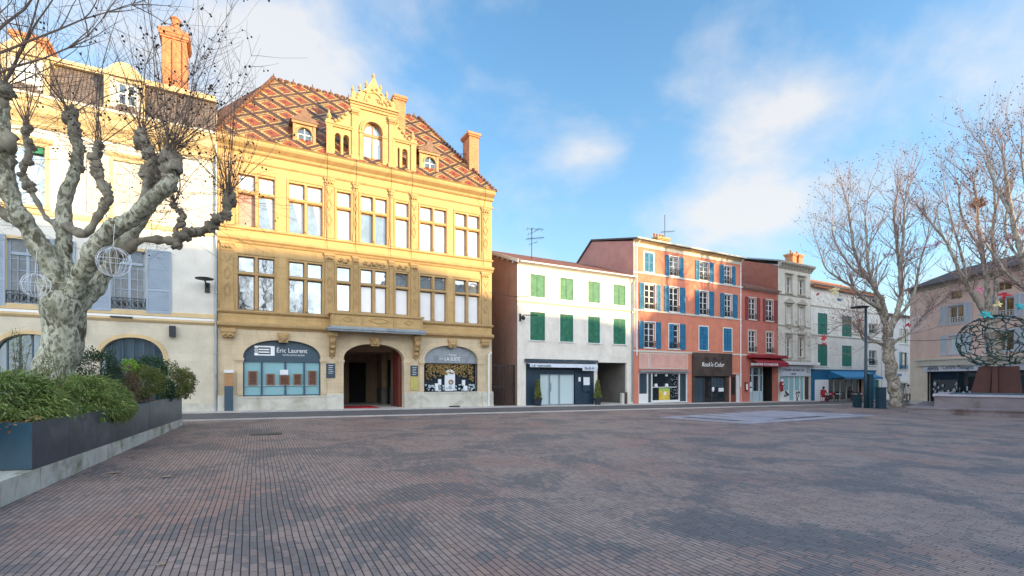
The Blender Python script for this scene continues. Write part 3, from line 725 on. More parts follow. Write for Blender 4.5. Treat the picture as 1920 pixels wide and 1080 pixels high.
m = MB(); m.box(U(208), U(250), -.22, -.13, 4.36, 4.42); m.build('case', 'dark_metal', t)

# ============================================================ YELLOW STONE BUILDING
y0, y1 = U(408), U(922)
root = fthing(M_, 'yellow_stone_building', 'ornate yellow stone town house with patterned glazed roof tiles and carved gable', 'building', y0)
WIN = [(446, 514.5), (541.5, 604), (631.5, 657.5), (676.5, 725), (742, 765.5), (788, 836.5), (853.5, 898.5)]
TOPZ = (9.12, 10.72, 10.88, 11.66); MIDZ = (5.05, 6.76, 6.90, 7.66)
holes = []; wins = []
for i, (a, b) in enumerate(WIN):
    ua, ub = U(a), U(b); single = i in (2, 4); mw = .15
    for row, zz in ((0, TOPZ), (1, MIDZ)):
        z0 = zz[0] if not (row and i in (2, 3, 4)) else 5.3
        ls = [(ua, ub)] if single else [(ua, (ua+ub)/2-mw/2), ((ua+ub)/2+mw/2, ub)]
        hs = [(x0, x1, z0, zz[1]) for x0, x1 in ls]+[(x0, x1, zz[2], zz[3]) for x0, x1 in ls]
        holes += hs; wins.append((i, row, hs))
arches = [(U(455.5), U(601), .83, 3.63, 2.72), (U(643.5), U(757), .0, 3.60, 2.70), (U(794.5), U(895.5), .92, 3.66, 2.72)]
m = MB(); wall(m, y0, y1, -1, 4.15, arches, .38); m.build('ground_floor_wall', 'stone_base', root)
m = MB(); wall(m, y0, y1, 4.15, 12.75, holes, .24); m.build('wall', 'stone_gold', root)
def prof(mb, z, pr): cornice(mb, y0-.03, y1+.06, z, pr)
m = MB(); prof(m, 4.12, [(.04, 0), (.08, .06), (.2, .13), (.22, .2), (.22, .27), (.05, .33)]); m.build('string_course', 'stone_gold_carved', root)
m = MB(); prof(m, 4.86, [(.03, 0), (.09, .05), (.12, .1), (.12, .15), (.04, .18)]); m.build('string_course', 'stone_gold_carved', root)
m = MB(); prof(m, 8.28, [(.04, 0), (.08, .05), (.1, .1), (.2, .18), (.22, .26), (.22, .3), (.05, .36)]); m.build('string_course', 'stone_gold_carved', root)
m = MB(); prof(m, 8.95, [(.03, 0), (.09, .04), (.09, .11), (.03, .14)]); m.build('string_course', 'stone_gold_carved', root)
m = MB(); prof(m, 12.25, [(.03, 0), (.07, .05), (.07, .12), (.02, .16)]); prof(m, 12.72, [(.05, 0), (.12, .06), (.14, .16), (.28, .26), (.36, .32), (.4, .42), (.4, .52), (.48, .58), (.05, .66)])
m.build('eaves_cornice', 'stone_gold_carved', root)
# pilasters with carved lozenges
pil = [(413, 439), (608, 627), (661, 672), (728.5, 738), (769, 783), (902, 918)]
for j, (a, b) in enumerate(pil):
    a, b = U(a), U(b)
    for (z0, z1) in ((5.04, 8.28), (9.09, 12.25)):
        m = MB(); y = -.075
        m.box(a, b, y, -.001, z0, z0+.42); m.box(a+.04, b-.04, y+.02, -.001, z0+.42, z1-.42); m.box(a-.02, b+.02, y-.03, -.001, z1-.12, z1-.001); m.box(a+.02, b-.02, y, -.001, z1-.42, z1-.12)
        c = (a+b)/2; w = min(.16, (b-a)*.28); yy = y+.02
        if b-a > .3:
            for zc in (z0+.95, z0+1.75):
                for s in (-1, 1):
                    m.prism([(c-w*s, zc), (c-w*s+.03*s, zc), (c+.015*s, zc+.3), (c-.015*s, zc+.3)], 'y', yy-.03, yy)
                    m.prism([(c-w*s, zc), (c-w*s+.03*s, zc), (c+.015*s, zc-.3), (c-.015*s, zc-.3)], 'y', yy-.03, yy)
            for s in (-1, 1):
                m.prism([(c, z1-.95), (c, z1-.91), (c+w*s, z1-.6), (c+w*s, z1-.64)], 'y', yy-.03, yy)
            for k in range(5): m.blob((c+(k-2)*w*.5, y-.03, z1-.27+.05*(k % 2)), .06, seed=k+j)
        else:
            for k in range(3): m.blob((c+(k-1)*.07, y-.02, z1-.27), .05, seed=k+j)
        m.build('pilaster', 'stone_gold_carved', root)
# carved frieze over the middle windows, window mouldings
m = MB(); rnd = random.Random(3)
for (a, b) in ((634, 655), (680, 722), (744, 764)):
    a, b = U(a), U(b); n = int((b-a)/.11)
    for k in range(n):
        x = a+(b-a)*(k+.5)/n
        m.blob((x, -.02, 7.98+.09*math.sin(k*1.9)), .065+.03*rnd.random(), seed=k, n=5)
        if k % 2: m.tube([(x-.1, -.03, 7.86), (x, -.05, 8.0), (x+.1, -.03, 8.12)], .025, 5)
m.build('carved_frieze', 'stone_gold_carved', root, smooth=True)
m = MB()
for i, (a, b) in enumerate(WIN):
    a, b = U(a), U(b)
    for zz in (TOPZ, MIDZ):
        z0 = zz[0]; m.box(a-.1, a-.03, -.035, -.001, z0, zz[3]+.1); m.box(b+.03, b+.1, -.035, -.001, z0, zz[3]+.1); m.box(a-.1, b+.1, -.04, -.001, zz[3]+.101, zz[3]+.17)
        m.box(a, b, -.045, -.001, zz[1]+.03, zz[2]-.03)
        if i not in (2, 4): c = (a+b)/2; m.box(c-.05, c+.05, -.045, -.001, zz[0]+.02, zz[1]); m.box(c-.05, c+.05, -.045, -.001, zz[2], zz[3]-.02); m.blob((c, -.04, zz[0]+.12), .07, n=5)
m.build('window_moulding', 'stone_gold_carved', root)
for i, row, hs in wins:
    m = MB()
    for a, b, c, e in hs: frame_rect(m, a+.002, b-.002, c+.002, e-.002, .2, .045, .05, 0, ())
    w = m.build('window', 'brown_wood' if row else 'oak', root)
    gm = (['glass_dim', 'glass_sky', 'glass_light'] + ['glass_white_reflect']*4)[i] if row else ['glass_blue', 'glass_blue', 'glass_white', 'glass_blue', 'glass_light', 'glass_white', 'glass_white'][i]
    m = MB(); m2 = MB()
    for a, b, c, e in hs:
        up = c > 6.8 and row or c > 10
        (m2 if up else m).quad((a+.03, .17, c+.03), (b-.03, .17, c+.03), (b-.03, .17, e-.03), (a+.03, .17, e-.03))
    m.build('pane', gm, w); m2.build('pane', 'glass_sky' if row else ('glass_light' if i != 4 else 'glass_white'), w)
    if row == 0 and i == 0:
        a, b, c, e = hs[0]; MB().quad((a+.05, .166, c+.05), (b-.05, .166, c+.05), (b-.05, .166, e-.05), (a+.05, .166, e-.05)).build('curtain', 'pink_curtain', w)
    if row == 0 and i in (0, 1):
        m = MB(); a, b, c, e = hs[1]
        m.poly([(b-.05, .165, c+.05), (b-.12, .165, c+.05), (a+(b-a)*.45, .165, e-.05), (b-.05, .165, e-.05)]); a, b, c, e = hs[0]
        if i: m.poly([(b-.05, .165, c+.05), (b-.1, .165, c+.05), (a+(b-a)*.3, .165, e-.05), (b-.05, .165, e-.05)])
        m.build('curtain', 'curtain', w)
# balcony over the passage
ba, bb = U(617), U(784); bd = -.75
b1 = U(612, bd), U(781, bd)
B = thing  # noqa
m = MB(); m.box(ba, bb, bd, -.23, 4.42, 5.05); bal = m.build('balcony', 'stone_gold', root)
m = MB(); m.box(ba-.08, bb+.08, bd-.08, -.02, 5.05, 5.16); m.box(ba-.03, bb+.03, bd-.03, -.231, 4.42, 4.52)
for x in (ba, ba+(bb-ba)*.31, ba+(bb-ba)*.66, bb-.12): m.box(x, x+.12, bd-.03, bd-.001, 4.52, 5.05)
def loz(mb, c, z, w, h, y):
    for s in (-1, 1):
        for q in (-1, 1): mb.prism([(c+w*s, z), (c+(w-.06)*s, z), (c, z+(h-.05)*q), (c, z+h*q)], 'y', y-.03, y)
loz(m, ba+(bb-ba)*.165, 4.8, .28, .16, bd); loz(m, ba+(bb-ba)*.5, 4.8, .6, .18, bd); loz(m, ba+(bb-ba)*.84, 4.8, .28, .16, bd)
m.build('balcony_moulding', 'stone_gold_carved', bal)
m = MB(); m.box(ba-.2, bb+.2, bd-.18, -.22, 4.26, 4.33); m.box(ba-.1, bb+.1, bd-.08, -.22, 4.33, 4.42); m.box(ba-.16, bb+.16, bd-.12, -.221, 4.17, 4.26); m.build('balcony_slab', 'zinc', bal)
def console(u, zt=4.15, zb=2.85, w=.34):
    m = MB(); m.box(u-w*.62, u+w*.62, -.55, -.001, zt-.22, zt-.02); m.box(u-w*.5, u+w*.5, -.45, -.001, zt-.32, zt-.22)
    m.prism([(-.42, zt-.32), (-.45, zt-.5), (-.3, zt-.75), (-.16, zt-.9), (-.2, zt-1.05), (-.1, zt-1.25), (-.001, zt-1.3), (-.001, zt-.32)], 'x', u-w*.4, u+w*.4)
    m.blob((u, -.42, zt-.48), .14, .9, .6, 1.1, seed=2); m.blob((u, -.28, zt-.78), .12, seed=5); m.blob((u, -.18, zt-1.05), .12, seed=9); m.blob((u, -.1, zt-1.32), .07, seed=4)
    for s in (-1, 1): m.tube([(u+s*w*.4, -.4, zt-.5), (u+s*w*.45, -.25, zt-.75), (u+s*w*.4, -.14, zt-1.1)], .035, 6)
    m.build('console', 'stone_gold_carved', root, smooth=False)
console(U(622)); console(U(779))
for px in (428, 908):
    u = U(px); m = MB(); m.box(u-.3, u+.3, -.28, -.001, 3.93, 4.11); m.box(u-.24, u+.24, -.24, -.001, 3.68, 3.93)
    for k in range(5): m.blob((u-.2+.1*k, -.25, 3.78+.05*(k % 2)), .07, seed=k)
    m.build('corbel', 'stone_gold_carved', root)
for k, (a, b, c, e, sp) in enumerate(arches):
    m = MB(); archivolt(m, a, b, sp, e, .26, -.05, 0); archivolt(m, a, b, sp, e, .13, -.1, -.05, c if k == 1 else None)
    for x, s in ((a, -1), (b, 1)):
        x0, x1 = (x-.26, x) if s < 0 else (x, x+.26)
        m.box(x0, x1, -.05, -.001, .9, sp-.12); m.box(x0-.05, x1+.05, -.13, -.001, sp-.12, sp); m.box(x0-.02, x1+.02, -.09, -.001, sp-.2, sp-.12)
    m.build('arch_moulding', 'stone_base', root)
    cx = (a+b)/2; m = MB(); m.prism([(cx-.2, e-.12), (cx+.2, e-.12), (cx+.27, e+.36), (cx-.27, e+.36)], 'y', -.26, -.001)
    m.blob((cx, -.28, e+.12), .17, 1, .7, 1.1, amp=.5, seed=k); m.blob((cx-.13, -.25, e+.22), .08); m.blob((cx+.13, -.25, e+.22), .08); m.blob((cx, -.3, e+.02), .08)
    m.build('keystone', 'stone_gold_carved', root)
m = MB()
for a, b in ((y0, arches[0][0]-.28), (arches[0][1]+.28, arches[1][0]-.0), (arches[1][1]+.0, arches[2][0]-.28), (arches[2][1]+.28, y1+.05)):
    m = MB(); m.box(a, b, -.14, -.001, -1, .84); m.box(a, b, -.18, -.141, -1, .1); m.box(a, b, -.11, -.0015, .84, .9); m.build('plinth', 'plinth_stone', root)
for a, b, c, e, sp in (arches[0], arches[2]):
    m = MB(); m.box(a-.28, b+.28, -.06, -.0012, -1, c-.002); m.box(a, b, -.09, .2, c-.08, c-.003); m.build('plinth', 'plinth_stone', root)
for px in (500, 565, 850): u = U(px); m = MB(); m.box(u-.35, u+.35, -.2, -.181, -.02, .09); m.build('cellar_vent', 'black_void', root)
# side and back walls, roof
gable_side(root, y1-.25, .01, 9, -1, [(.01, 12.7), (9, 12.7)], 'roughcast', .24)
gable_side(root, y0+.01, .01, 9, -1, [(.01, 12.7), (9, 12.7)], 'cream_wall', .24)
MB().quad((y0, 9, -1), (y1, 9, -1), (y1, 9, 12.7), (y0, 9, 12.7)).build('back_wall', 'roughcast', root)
RL, RR, RD, RZ, EZ = U(513, 4), U(786, 4), 4.0, 18.9, 13.3
EY = -.3; ea, eb = y0-.05, y1+.12
def hipz(y): return EZ+(RZ-EZ)*(y-EY)/(RD-EY)
m = MB()
m.quad((ea, EY, EZ), (eb, EY, EZ), (RR, RD, RZ), (RL, RD, RZ)); m.build('roof', 'glazed_tiles', root)
Qu, Qz = M_.uz(391, 217, 2.5); Qu2 = M_.u(391, 2.5)
m = MB(); m.poly([(ea, EY, EZ), (RL, RD, RZ), (Qu, 2.5, Qz)]); m.poly([(ea, EY, EZ), (Qu, 2.5, Qz), (Qu, 2.5, 12.8), (ea, EY, 12.8)])
m.poly([(Qu, 2.5, Qz), (RL, RD, RZ), (RL-.5, 9, EZ), (Qu, 9, EZ)]); m.poly([(eb, EY, EZ), (RR, RD, RZ), (eb, 9, EZ)]); m.poly([(RL, RD, RZ), (RR, RD, RZ), (eb, 9, EZ), (RL-.5, 9, EZ)])
m.build('hip_roof', 'tile_hip', root)
m = MB()
for k in range(26):
    t = k/25; x = RL+(RR-RL)*t; m.blob((x, RD, RZ+.04), .13, 1.3, .7, .7, n=4, amp=0)
    if k % 3 == 0: m.tube([(x, RD, RZ+.1), (x, RD, RZ+.3)], [.05, .015], 5)
for (A, Bp) in (((ea, EY, EZ), (RL, RD, RZ)), ((eb, EY, EZ), (RR, RD, RZ))):
    A, Bp = Vector(A), Vector(Bp)
    for k in range(30):
        p = A.lerp(Bp, k/29); m.blob(p+Vector((0, -.02, .05)), .11, n=4, amp=0)
m.build('ridge_tiles', 'tile_hip', root)
# central carved gable
G = root
ga, gb = U(657.5), U(741); wa, wb = U(611.5), U(779)
m = MB(); ac_, bc_ = U(680.5), U(716.5); aw0, aw1 = ac_, bc_
wall(m, ga, gb, 13.3, 16.45, [(ac_, bc_, 13.42, 15.72, 15.1)], .3, -.06); m.box(ga, ga+.2, -.059, 1.6, 13.3, 16.45); m.box(gb-.2, gb, -.059, 1.6, 13.3, 16.45)
gbl = m.build('gable', 'stone_gold', G)
for k, (a, b) in enumerate(((wa, ga), (gb, wb))):
    px = ((627.5, 638.8), (643, 655)) if k == 0 else ((739.5, 749), (753.5, 764))
    hs = [(U(p), U(q), 13.42, 14.72, 14.5) for p, q in px]
    hs = [(max(h[0], a+.12), min(h[1], b-.08), *h[2:]) for h in hs]
    m = MB(); wall(m, a, b, 13.3, 15.05, hs, .3, -.0585 if k else -.0585)
    # scroll rising to the gable
    n = 10; top = []
    for i in range(n+1):
        t = i/n; t2 = t if k == 0 else 1-t; top.append((a+(b-a)*t, 15.18+1.15*t2**2.2))
    m.prism([(a, 15.05)]+top+[(b, 15.05)], 'y', -.058, .2)
    m.box(a, b, .24, .3, 13.3, 13.42)
    m.build('gable_wing', 'stone_gold', gbl)
    m = MB(); m.box(a-.05, b+.05, -.14, -.059, 15.0, 15.1); m.box(a-.08, b+.08, -.18, -.06, 15.1, 15.17)
    e = a if k == 0 else b-.3
    m.box(e, e+.3, -.13, -.06, 13.3, 15.0); m.box(e-.03, e+.33, -.16, .3, 15.17, 15.3); m.lathe([(.13, 15.3), (.08, 15.4), (.14, 15.55), (.05, 15.75), (.02, 15.9)], e+.15, .05, 8)
    for i in range(7): t = (i+.5)/7; t2 = t if k == 0 else 1-t; m.blob((a+(b-a)*t, -.08, 15.2+1.05*t2**2.2), .1, seed=i)
    m.build('carving', 'stone_gold_carved', gbl)
m = MB()
for (a, b) in ((ga, ga+.42), (gb-.42, gb)):
    m.box(a, b, -.16, -.061, 13.3, 13.7); m.box(a+.04, b-.04, -.13, -.061, 13.7, 15.9); m.box(a-.03, b+.03, -.2, -.061, 16.1, 16.25); m.box(a, b, -.17, -.061, 15.9, 16.1)
    for i in range(4): m.blob((a+.06+.1*i, -.18, 16.02), .07, seed=i)
m.box(ga-.08, gb+.08, -.2, -.02, 16.45, 16.56); m.box(ga-.14, gb+.14, -.28, .0, 16.56, 16.66); m.box(ga-.04, gb+.04, -.14, -.061, 16.3, 16.45)
m.build('carving', 'stone_gold_carved', gbl)
m = MB(); archivolt(m, ac_, bc_, 15.1, 15.72, .2, -.13, -.061); archivolt(m, ac_, bc_, 15.1, 15.72, .1, -.17, -.131)
for x0, x1 in ((ac_-.2, ac_), (bc_, bc_+.2)): m.box(x0, x1, -.12, -.061, 13.4, 15.0); m.box(x0-.04, x1+.04, -.16, -.061, 15.0, 15.1)
m.build('arch_moulding', 'stone_gold_carved', gbl)
gc = (ga+gb)/2; hw = (gb-ga)/2
sil = [(-.98, 0), (-.98, .38), (-.86, .5), (-.78, .42), (-.66, .5), (-.58, .62), (-.46, .62), (-.38, .78), (-.3, .95), (-.2, 1.1), (-.13, 1.25), (-.08, 1.42), (0, 1.55)]
sil = sil+[(-x, z) for x, z in reversed(sil[:-1])]
m = MB(); m.prism([(gc+x*hw, 16.66+z) for x, z in sil], 'y', -.12, .12); m.build('pediment', 'stone_gold', gbl)
m = MB()
for sx, sz in ((-.92, .5), (.92, .5), (-.6, .72), (.6, .72), (0, 1.55), (-.32, 1.0), (.32, 1.0)):
    m.lathe([(.09, 16.6+sz), (.05, 16.68+sz), (.1, 16.78+sz), (.03, 16.92+sz), (.008, 17.02+sz)], gc+sx*hw, 0, 8)
for i in range(26):
    a = rnd.uniform(-.8, .8); h = rnd.uniform(.1, .32+.8*(1-abs(a))**1.5); m.blob((gc+a*hw, -.13, 16.68+h), rnd.uniform(.05, .1), seed=i, n=5)
arc = arch_poly(gc-.5, gc+.5, 0, 17.35, 16.7, 12)
m.tube([(x, -.14, z) for x, z in arc], .05, 5); m.build('carving', 'stone_gold_carved', gbl)
gz0 = 13.42
m = MB(); x0, x1 = ac_, bc_
frame_rect(m, x0, x1, gz0, 15.02, .16, .07, .07, 1, ()); m.box(x0, x1, .06, .17, 14.98, 15.12)
P_ = arch_poly(x0, x1, 0, 15.72, 15.1); P2 = arch_poly(x0, x1, 0, 15.72, 15.1, k=-.09)
for i in range(20):
    A, B_, C, D = P_[i], P_[i+1], P2[i+1], P2[i]; m.quad((A[0], .1, A[1]), (B_[0], .1, B_[1]), (C[0], .1, C[1]), (D[0], .1, D[1]))
m.box(gc-.03, gc+.03, .1, .15, 15.12, 15.68)
w = m.build('window', 'oak', gbl)
m = MB(); m.quad((x0+.04, .14, gz0+.04), (x1-.04, .14, gz0+.04), (x1-.04, .14, 15.0), (x0+.04, .14, 15.0)); m.poly([(p[0], .145, p[1]) for p in arch_poly(x0, x1, 0, 15.72, 15.1)]); m.build('pane', 'glass_curtain', w)
m = MB(); m.box(x0+.1, gc-.05, .12, .135, 14.62, 14.95); m.box(gc+.05, x1-.1, .12, .135, 14.62, 14.95); m.build('curtain', 'white_paint', w)
# dormers on the glazed roof
for px0, px1, wx0, wx1, zt in ((549, 592, 557.5, 585, 15.1), (786, 822, 796, 817, 15.1)):
    d0 = .25; a, b = U(px0, d0), U(px1, d0); p, q = U(wx0, d0), U(wx1, d0); c = (a+b)/2
    m = MB(); wall(m, a+.06, b-.06, 13.35, 14.95, [(p, q, 13.55, 14.72, 14.35)], .15, d0); m.box(a+.06, a+.12, d0+.001, 2.0, 13.35, 14.95); m.box(b-.12, b-.06, d0+.001, 2.0, 13.35, 14.95)
    dm = m.build('dormer', 'stone_gold', root)
    m = MB(); m.box(a+.0, a+.14, d0-.05, d0-.001, 13.4, 14.85); m.box(b-.14, b, d0-.05, d0-.001, 13.4, 14.85); m.box(a-.06, b+.06, d0-.12, d0-.0, 14.85, 14.97); archivolt(m, p, q, 14.35, 14.72, .08, d0-.04, d0-.001); m.build('dormer_trim', 'oak', dm)
    pts = [(a-.14, 14.97), (a-.14, 15.03), (a+.02, 15.1), (c-.22, 15.32), (c-.1, 15.6), (c, 15.75), (c+.1, 15.6), (c+.22, 15.32), (b-.02, 15.1), (b+.14, 15.03), (b+.14, 14.97)]
    m = MB(); m.prism(pts, 'y', d0-.16, 2.2); m.build('dormer_roof', 'dormer_tile', dm)
    m = MB(); frame_rect(m, p, q, 13.55, 14.4, d0+.12, .05, .05, 1, (.5,)); m.box((p+q)/2-.02, (p+q)/2+.02, d0+.08, d0+.12, 14.4, 14.7); ww_ = m.build('window', 'white_paint', dm)
    m = MB(); m.prism([(p, 13.55)]+arch_poly(p, q, 0, 14.72, 14.35)+[(q, 13.55)], 'y', d0+.115, d0+.13); m.build('pane', 'glass_bluegrey', ww_)
chimney(root, U(741, 1.9), U(760, 1.9), 1.9, 2.75, 15.2, Z(750, 180, 1.9), 'brick_chimney')
ch = chimney(root, U(880, .9), U(897.5, .9), .9, 1.9, 13.3, Z(888, 249, .9), 'brick_chimney')
m = MB(); m.tube([(U(858, 1.4), 1.4, Z(858, 289, 1.4)), (U(880, 1.4), 1.4, Z(880, 289, 1.4))], .02, 5); m.build('stay_rod', 'iron', ch)
pipe(root, [(y1-.12, -.2, 3.3), (y1-.3, -.2, 3.15), (y1-.3, -.2, 1.2), (y1-.3, -.2, .0)], 'white_paint', .06)
# cables down the facade
m = MB()
for px in (610.5, 664.5, 729.5, 768.5, 903.5):
    u = U(px); m.tube([(u, -.5, 13.3), (u+.03, -.42, 12.75), (u+.05, -.12, 12.1), (u+.05, -.1, 9.3), (u+.05, -.1, 8.7), (u+.05, -.25, 8.5)], .012, 4)
m.build('lightning_cable', 'iron', root)
# shopfront: notary, left arch
a, b, c, e, sp = arches[0]
sf = MB(); sf.prism([(a, 2.6)]+[p for p in arch_poly(a, b, 0, e, sp)]+[(b, 2.6)], 'y', .1, .16); sg = sf.build('shop_sign', 'slate_blue', root)
cx = (a+b)/2
text(sg, 'Éric Laurent', cx+.42, .085, 3.02, .33, 'lettering', width=1.42)
text(sg, 'MAÎTRE ARTISAN RELIEUR', cx+.5, .085, 2.86, .1, 'lettering', width=1.02)
m = MB(); lx, lz = cx-1.28, 2.85
m.box(lx, lx+.16, .07, .1, lz+.36, lz+.48); m.box(lx, lx+.16, .07, .1, lz, lz+.14); m.box(lx+.16, lx+.72, .07, .1, lz+.41, lz+.48); m.box(lx+.16, lx+.72, .07, .1, lz, lz+.06)
m.box(lx+.72, lx+.9, .07, .1, lz, lz+.48); m.box(lx+.18, lx+.66, .07, .1, lz+.27, lz+.33); m.box(lx+.18, lx+.66, .07, .1, lz+.14, lz+.2)
m.tube([(lx+.08+.06*math.cos(t*.785), .085, lz+.25+.06*math.sin(t*.785)) for t in range(9)], .022, 4); m.build('logo', 'lettering', sg)
m = MB(); frame_rect(m, a, b, c, 2.6, .14, .06, .1, 0, ())
for f in (.23, .53, .78): x = a+(b-a)*f; m.box(x-.04, x+.04, .05, .138, c+.06, 2.54)
wf = m.build('shop_window', 'slate_blue', root)
MB().quad((a, .125, c), (b, .125, c), (b, .125, 2.6), (a, .125, 2.6)).build('pane', 'glass_teal', wf)
m = MB(); m.box(a+.08, b-.08, .06, .11, 1.33, 1.37); m.build('display_shelf', 'steel_frame', wf)
for f, w, h in ((.12, .2, .42), (.34, .19, .34), (.52, .24, .3), (.69, .19, .34), (.89, .2, .44)):
    x = a+(b-a)*f; m = MB(); m.box(x-w, x+w, .03, .09, 1.375, 1.37+h*1.7); pf = m.build('framed_picture', 'brown_wood', wf)
    m = MB(); m.box(x-w+.06, x+w-.06, .022, .029, 1.43, 1.32+h*1.7); m.blob((x+.03, .025, 1.37+h*.8), .07, 1, .1, 1); m.build('picture', 'painting', pf)
x = a+(b-a)*.51; m = MB(); m.box(x-.18, x+.2, .02, .08, 1.9, 2.15); m.build('card', 'paper', wf)
# plaque left of passage, plaques right, mail box
for px, z0, z1, mt, lab, tx in ((620, 1.75, 2.5, 'plaque', 'dark blue name plate left of the passage arch', 1), (776.5, 1.85, 2.45, 'plaque', 'grey-blue plate right of the passage arch', 1), (776.5, 1.05, 1.82, 'brass', 'worn brass plate below the grey-blue one right of the passage', 0)):
    u = U(px); t = fthing(M_, 'name_plate', lab, 'sign', u, z0); m = MB(); m.box(u-.22, u+.22, -.05, -.001, z0, z1); m.build('plate', mt, t)
    if tx:
        m = MB()
        for k in range(5): m.box(u-.13+.02*(k % 2), u+.13-.03*(k % 3), -.055, -.051, z1-.12-k*.1, z1-.1-k*.1)
        m.build('lettering', 'lettering', t)
u = U(429); t = fthing(M_, 'letter_box', 'narrow dark blue post with wooden top and white cap beside the drainpipe', 'letter box', u, 0)
m = MB(); m.box(u-.18, u+.18, -.32, -.19, .05, 1.35); m.build('post', 'slate_blue', t)
m = MB(); m.box(u-.17, u+.17, -.3, -.19, 1.35, 1.95); m.build('wood_panel', 'oak', t)
m = MB(); m.box(u-.2, u+.2, -.36, -.15, 1.98, 2.12); m.build('cap', 'white_paint', t)
# right arch shop
a, b, c, e, sp = arches[2]; cx = (a+b)/2
sf = MB(); sf.prism([(a, 2.62)]+[p for p in arch_poly(a, b, 0, e, sp)]+[(b, 2.62)], 'y', .1, .16); sg = sf.build('shop_sign', 'zinc', root)
text(sg, 'LA SUITE', cx+.1, .085, 2.78, .3, 'lettering', width=.98); text(sg, '— Edwige', cx+.02, .085, 3.08, .15, 'lettering', width=.72)
m = MB(); m.box(cx-.75, cx-.45, .07, .1, 2.86, 2.88); m.build('lettering', 'lettering', sg)
m = MB(); frame_rect(m, a, b, c, 2.62, .14, .04, .06, 0, ()); wf = m.build('shop_window', 'dark_metal', root)
MB().quad((a, .30, c), (b, .30, c), (b, .30, 2.62), (a, .30, 2.62)).build('pane', 'glass_shop', wf)
rnd = random.Random(5); m = MB()
for k in range(420):
    t = rnd.random(); x = a+.2+(b-a-.4)*t; z = 2.58-rnd.random()**1.3*(.55+.6*abs(t-.5)*1.6); s = rnd.uniform(.03, .07)
    m.blob((x, rnd.uniform(.12, .27), z), s, n=3, seed=k)
m.build('garland', 'garland_gold', wf)
m = MB(); m.prism([(cx-.35, c+.05)]+arch_poly(cx-.35, cx+.3, 0, 2.25, 1.9, 10)+[(cx+.3, c+.05)], 'y', .16, .22)
for x, z, w, h in ((-.98, .05, .2, .45), (-.78, .4, .18, .35), (.75, .35, .2, .35), (.85, .05, .25, .3)): m.box(cx+x, cx+x+w, .12, .2, c+z, c+z+h)
m.build('display_panel', 'paper', wf)
m = MB()
for k in range(60): m.blob((a+.15+(b-a-.3)*rnd.random(), rnd.uniform(.08, .2), c+.06+rnd.random()*.35), rnd.uniform(.03, .09), n=4, seed=k)
m.build('gift', 'gift', wf)
m = MB(); m.tube([(cx+.02+.12*math.cos(t*.6), .12, 1.5+.12*math.sin(t*.6)) for t in range(12)], .04, 5); m.build('wreath', 'garland_gold', wf)
# passage interior
a, b = arches[1][0]-.3, arches[1][1]+.3; D = 7.0; gzp = .07
m = MB(); m.quad((a, .38, gzp), (b, .38, gzp), (b, D, gzp), (a, D, gzp)); m.box(a, b, -.1, .38, -.5, gzp); m.build('passage_floor', 'kerb', root)
m = MB(); m.quad((a, .38, 1.1), (a, D, 1.1), (a, D, 3.8), (a, .38, 3.8)); m.quad((b, .38, 1.1), (b, D, 1.1), (b, D, 3.8), (b, .38, 3.8)); m.quad((a, .38, 3.8), (b, .38, 3.8), (b, D, 3.8), (a, D, 3.8)); m.quad((a, D, 0), (b, D, 0), (b, D, 3.8), (a, D, 3.8))
m.box(a+.01, b-.01, 2.2, 2.6, 3.3, 3.79); m.box(a+.01, b-.01, 4.6, 5, 3.3, 3.79)
for x in (a+.02, b-.3):
    for y in (2.2, 4.6): m.box(x, x+.28, y, y+.4, 1.15, 3.3)
m.build('passage_wall', 'interior', root)
m = MB(); m.box(a, a+.04, .38, D, 0, 1.1); m.box(b-.04, b, .38, D, 0, 1.1)
for x in (a+.04, b-.34):
    for y in (2.2, 4.6): m.box(x, x+.3, y-.02, y+.42, 0, 1.15)
m.build('passage_dado', 'interior_grey', root)
for q in ((a+.6, a+1.5, D-.06, D-.01, .07, 2.6), (a+2.0, a+3.1, D-.1, D-.05, .07, 2.8), (b-.06, b-.041, 3.0, 4.2, .07, 2.9)): MB().box(*q).build('passage_door', 'black_void', root)
m = MB(); m.box(b-.3-.14, b-.3-.05, .4, 1.7, .07, 3.4); m.box(b-.3-.17, b-.3-.141, .5, 1.6, .3, 1.4); m.box(b-.3-.17, b-.3-.141, .5, 1.6, 1.6, 3.0); m.build('open_gate_leaf', 'dark_red_wood', root, label='dark red wooden gate leaf folded back inside the arch')
m = MB(); m.box(a+.31, a+.38, .4, 1.7, .07, 3.4); m.build('open_gate_leaf', 'dark_red_wood', root)
u = U(682); t = fthing(M_, 'red_carpet', 'bright red carpet lying in the passage of the yellow building', 'carpet', u, gzp+.005)
m = MB(); m.poly([(U(655, -.3), -.05, gzp+.012), (U(712, -.0), -.05, gzp+.012), (U(712, -.0), 2.6, gzp+.012), (U(655, -.3), 2.6, gzp+.012)]); m.box(u-.9, u+.9, .1, 2.5, gzp+.013, gzp+.024); m.build('carpet', 'red_carpet', t)
YELLOW_U1 = y1
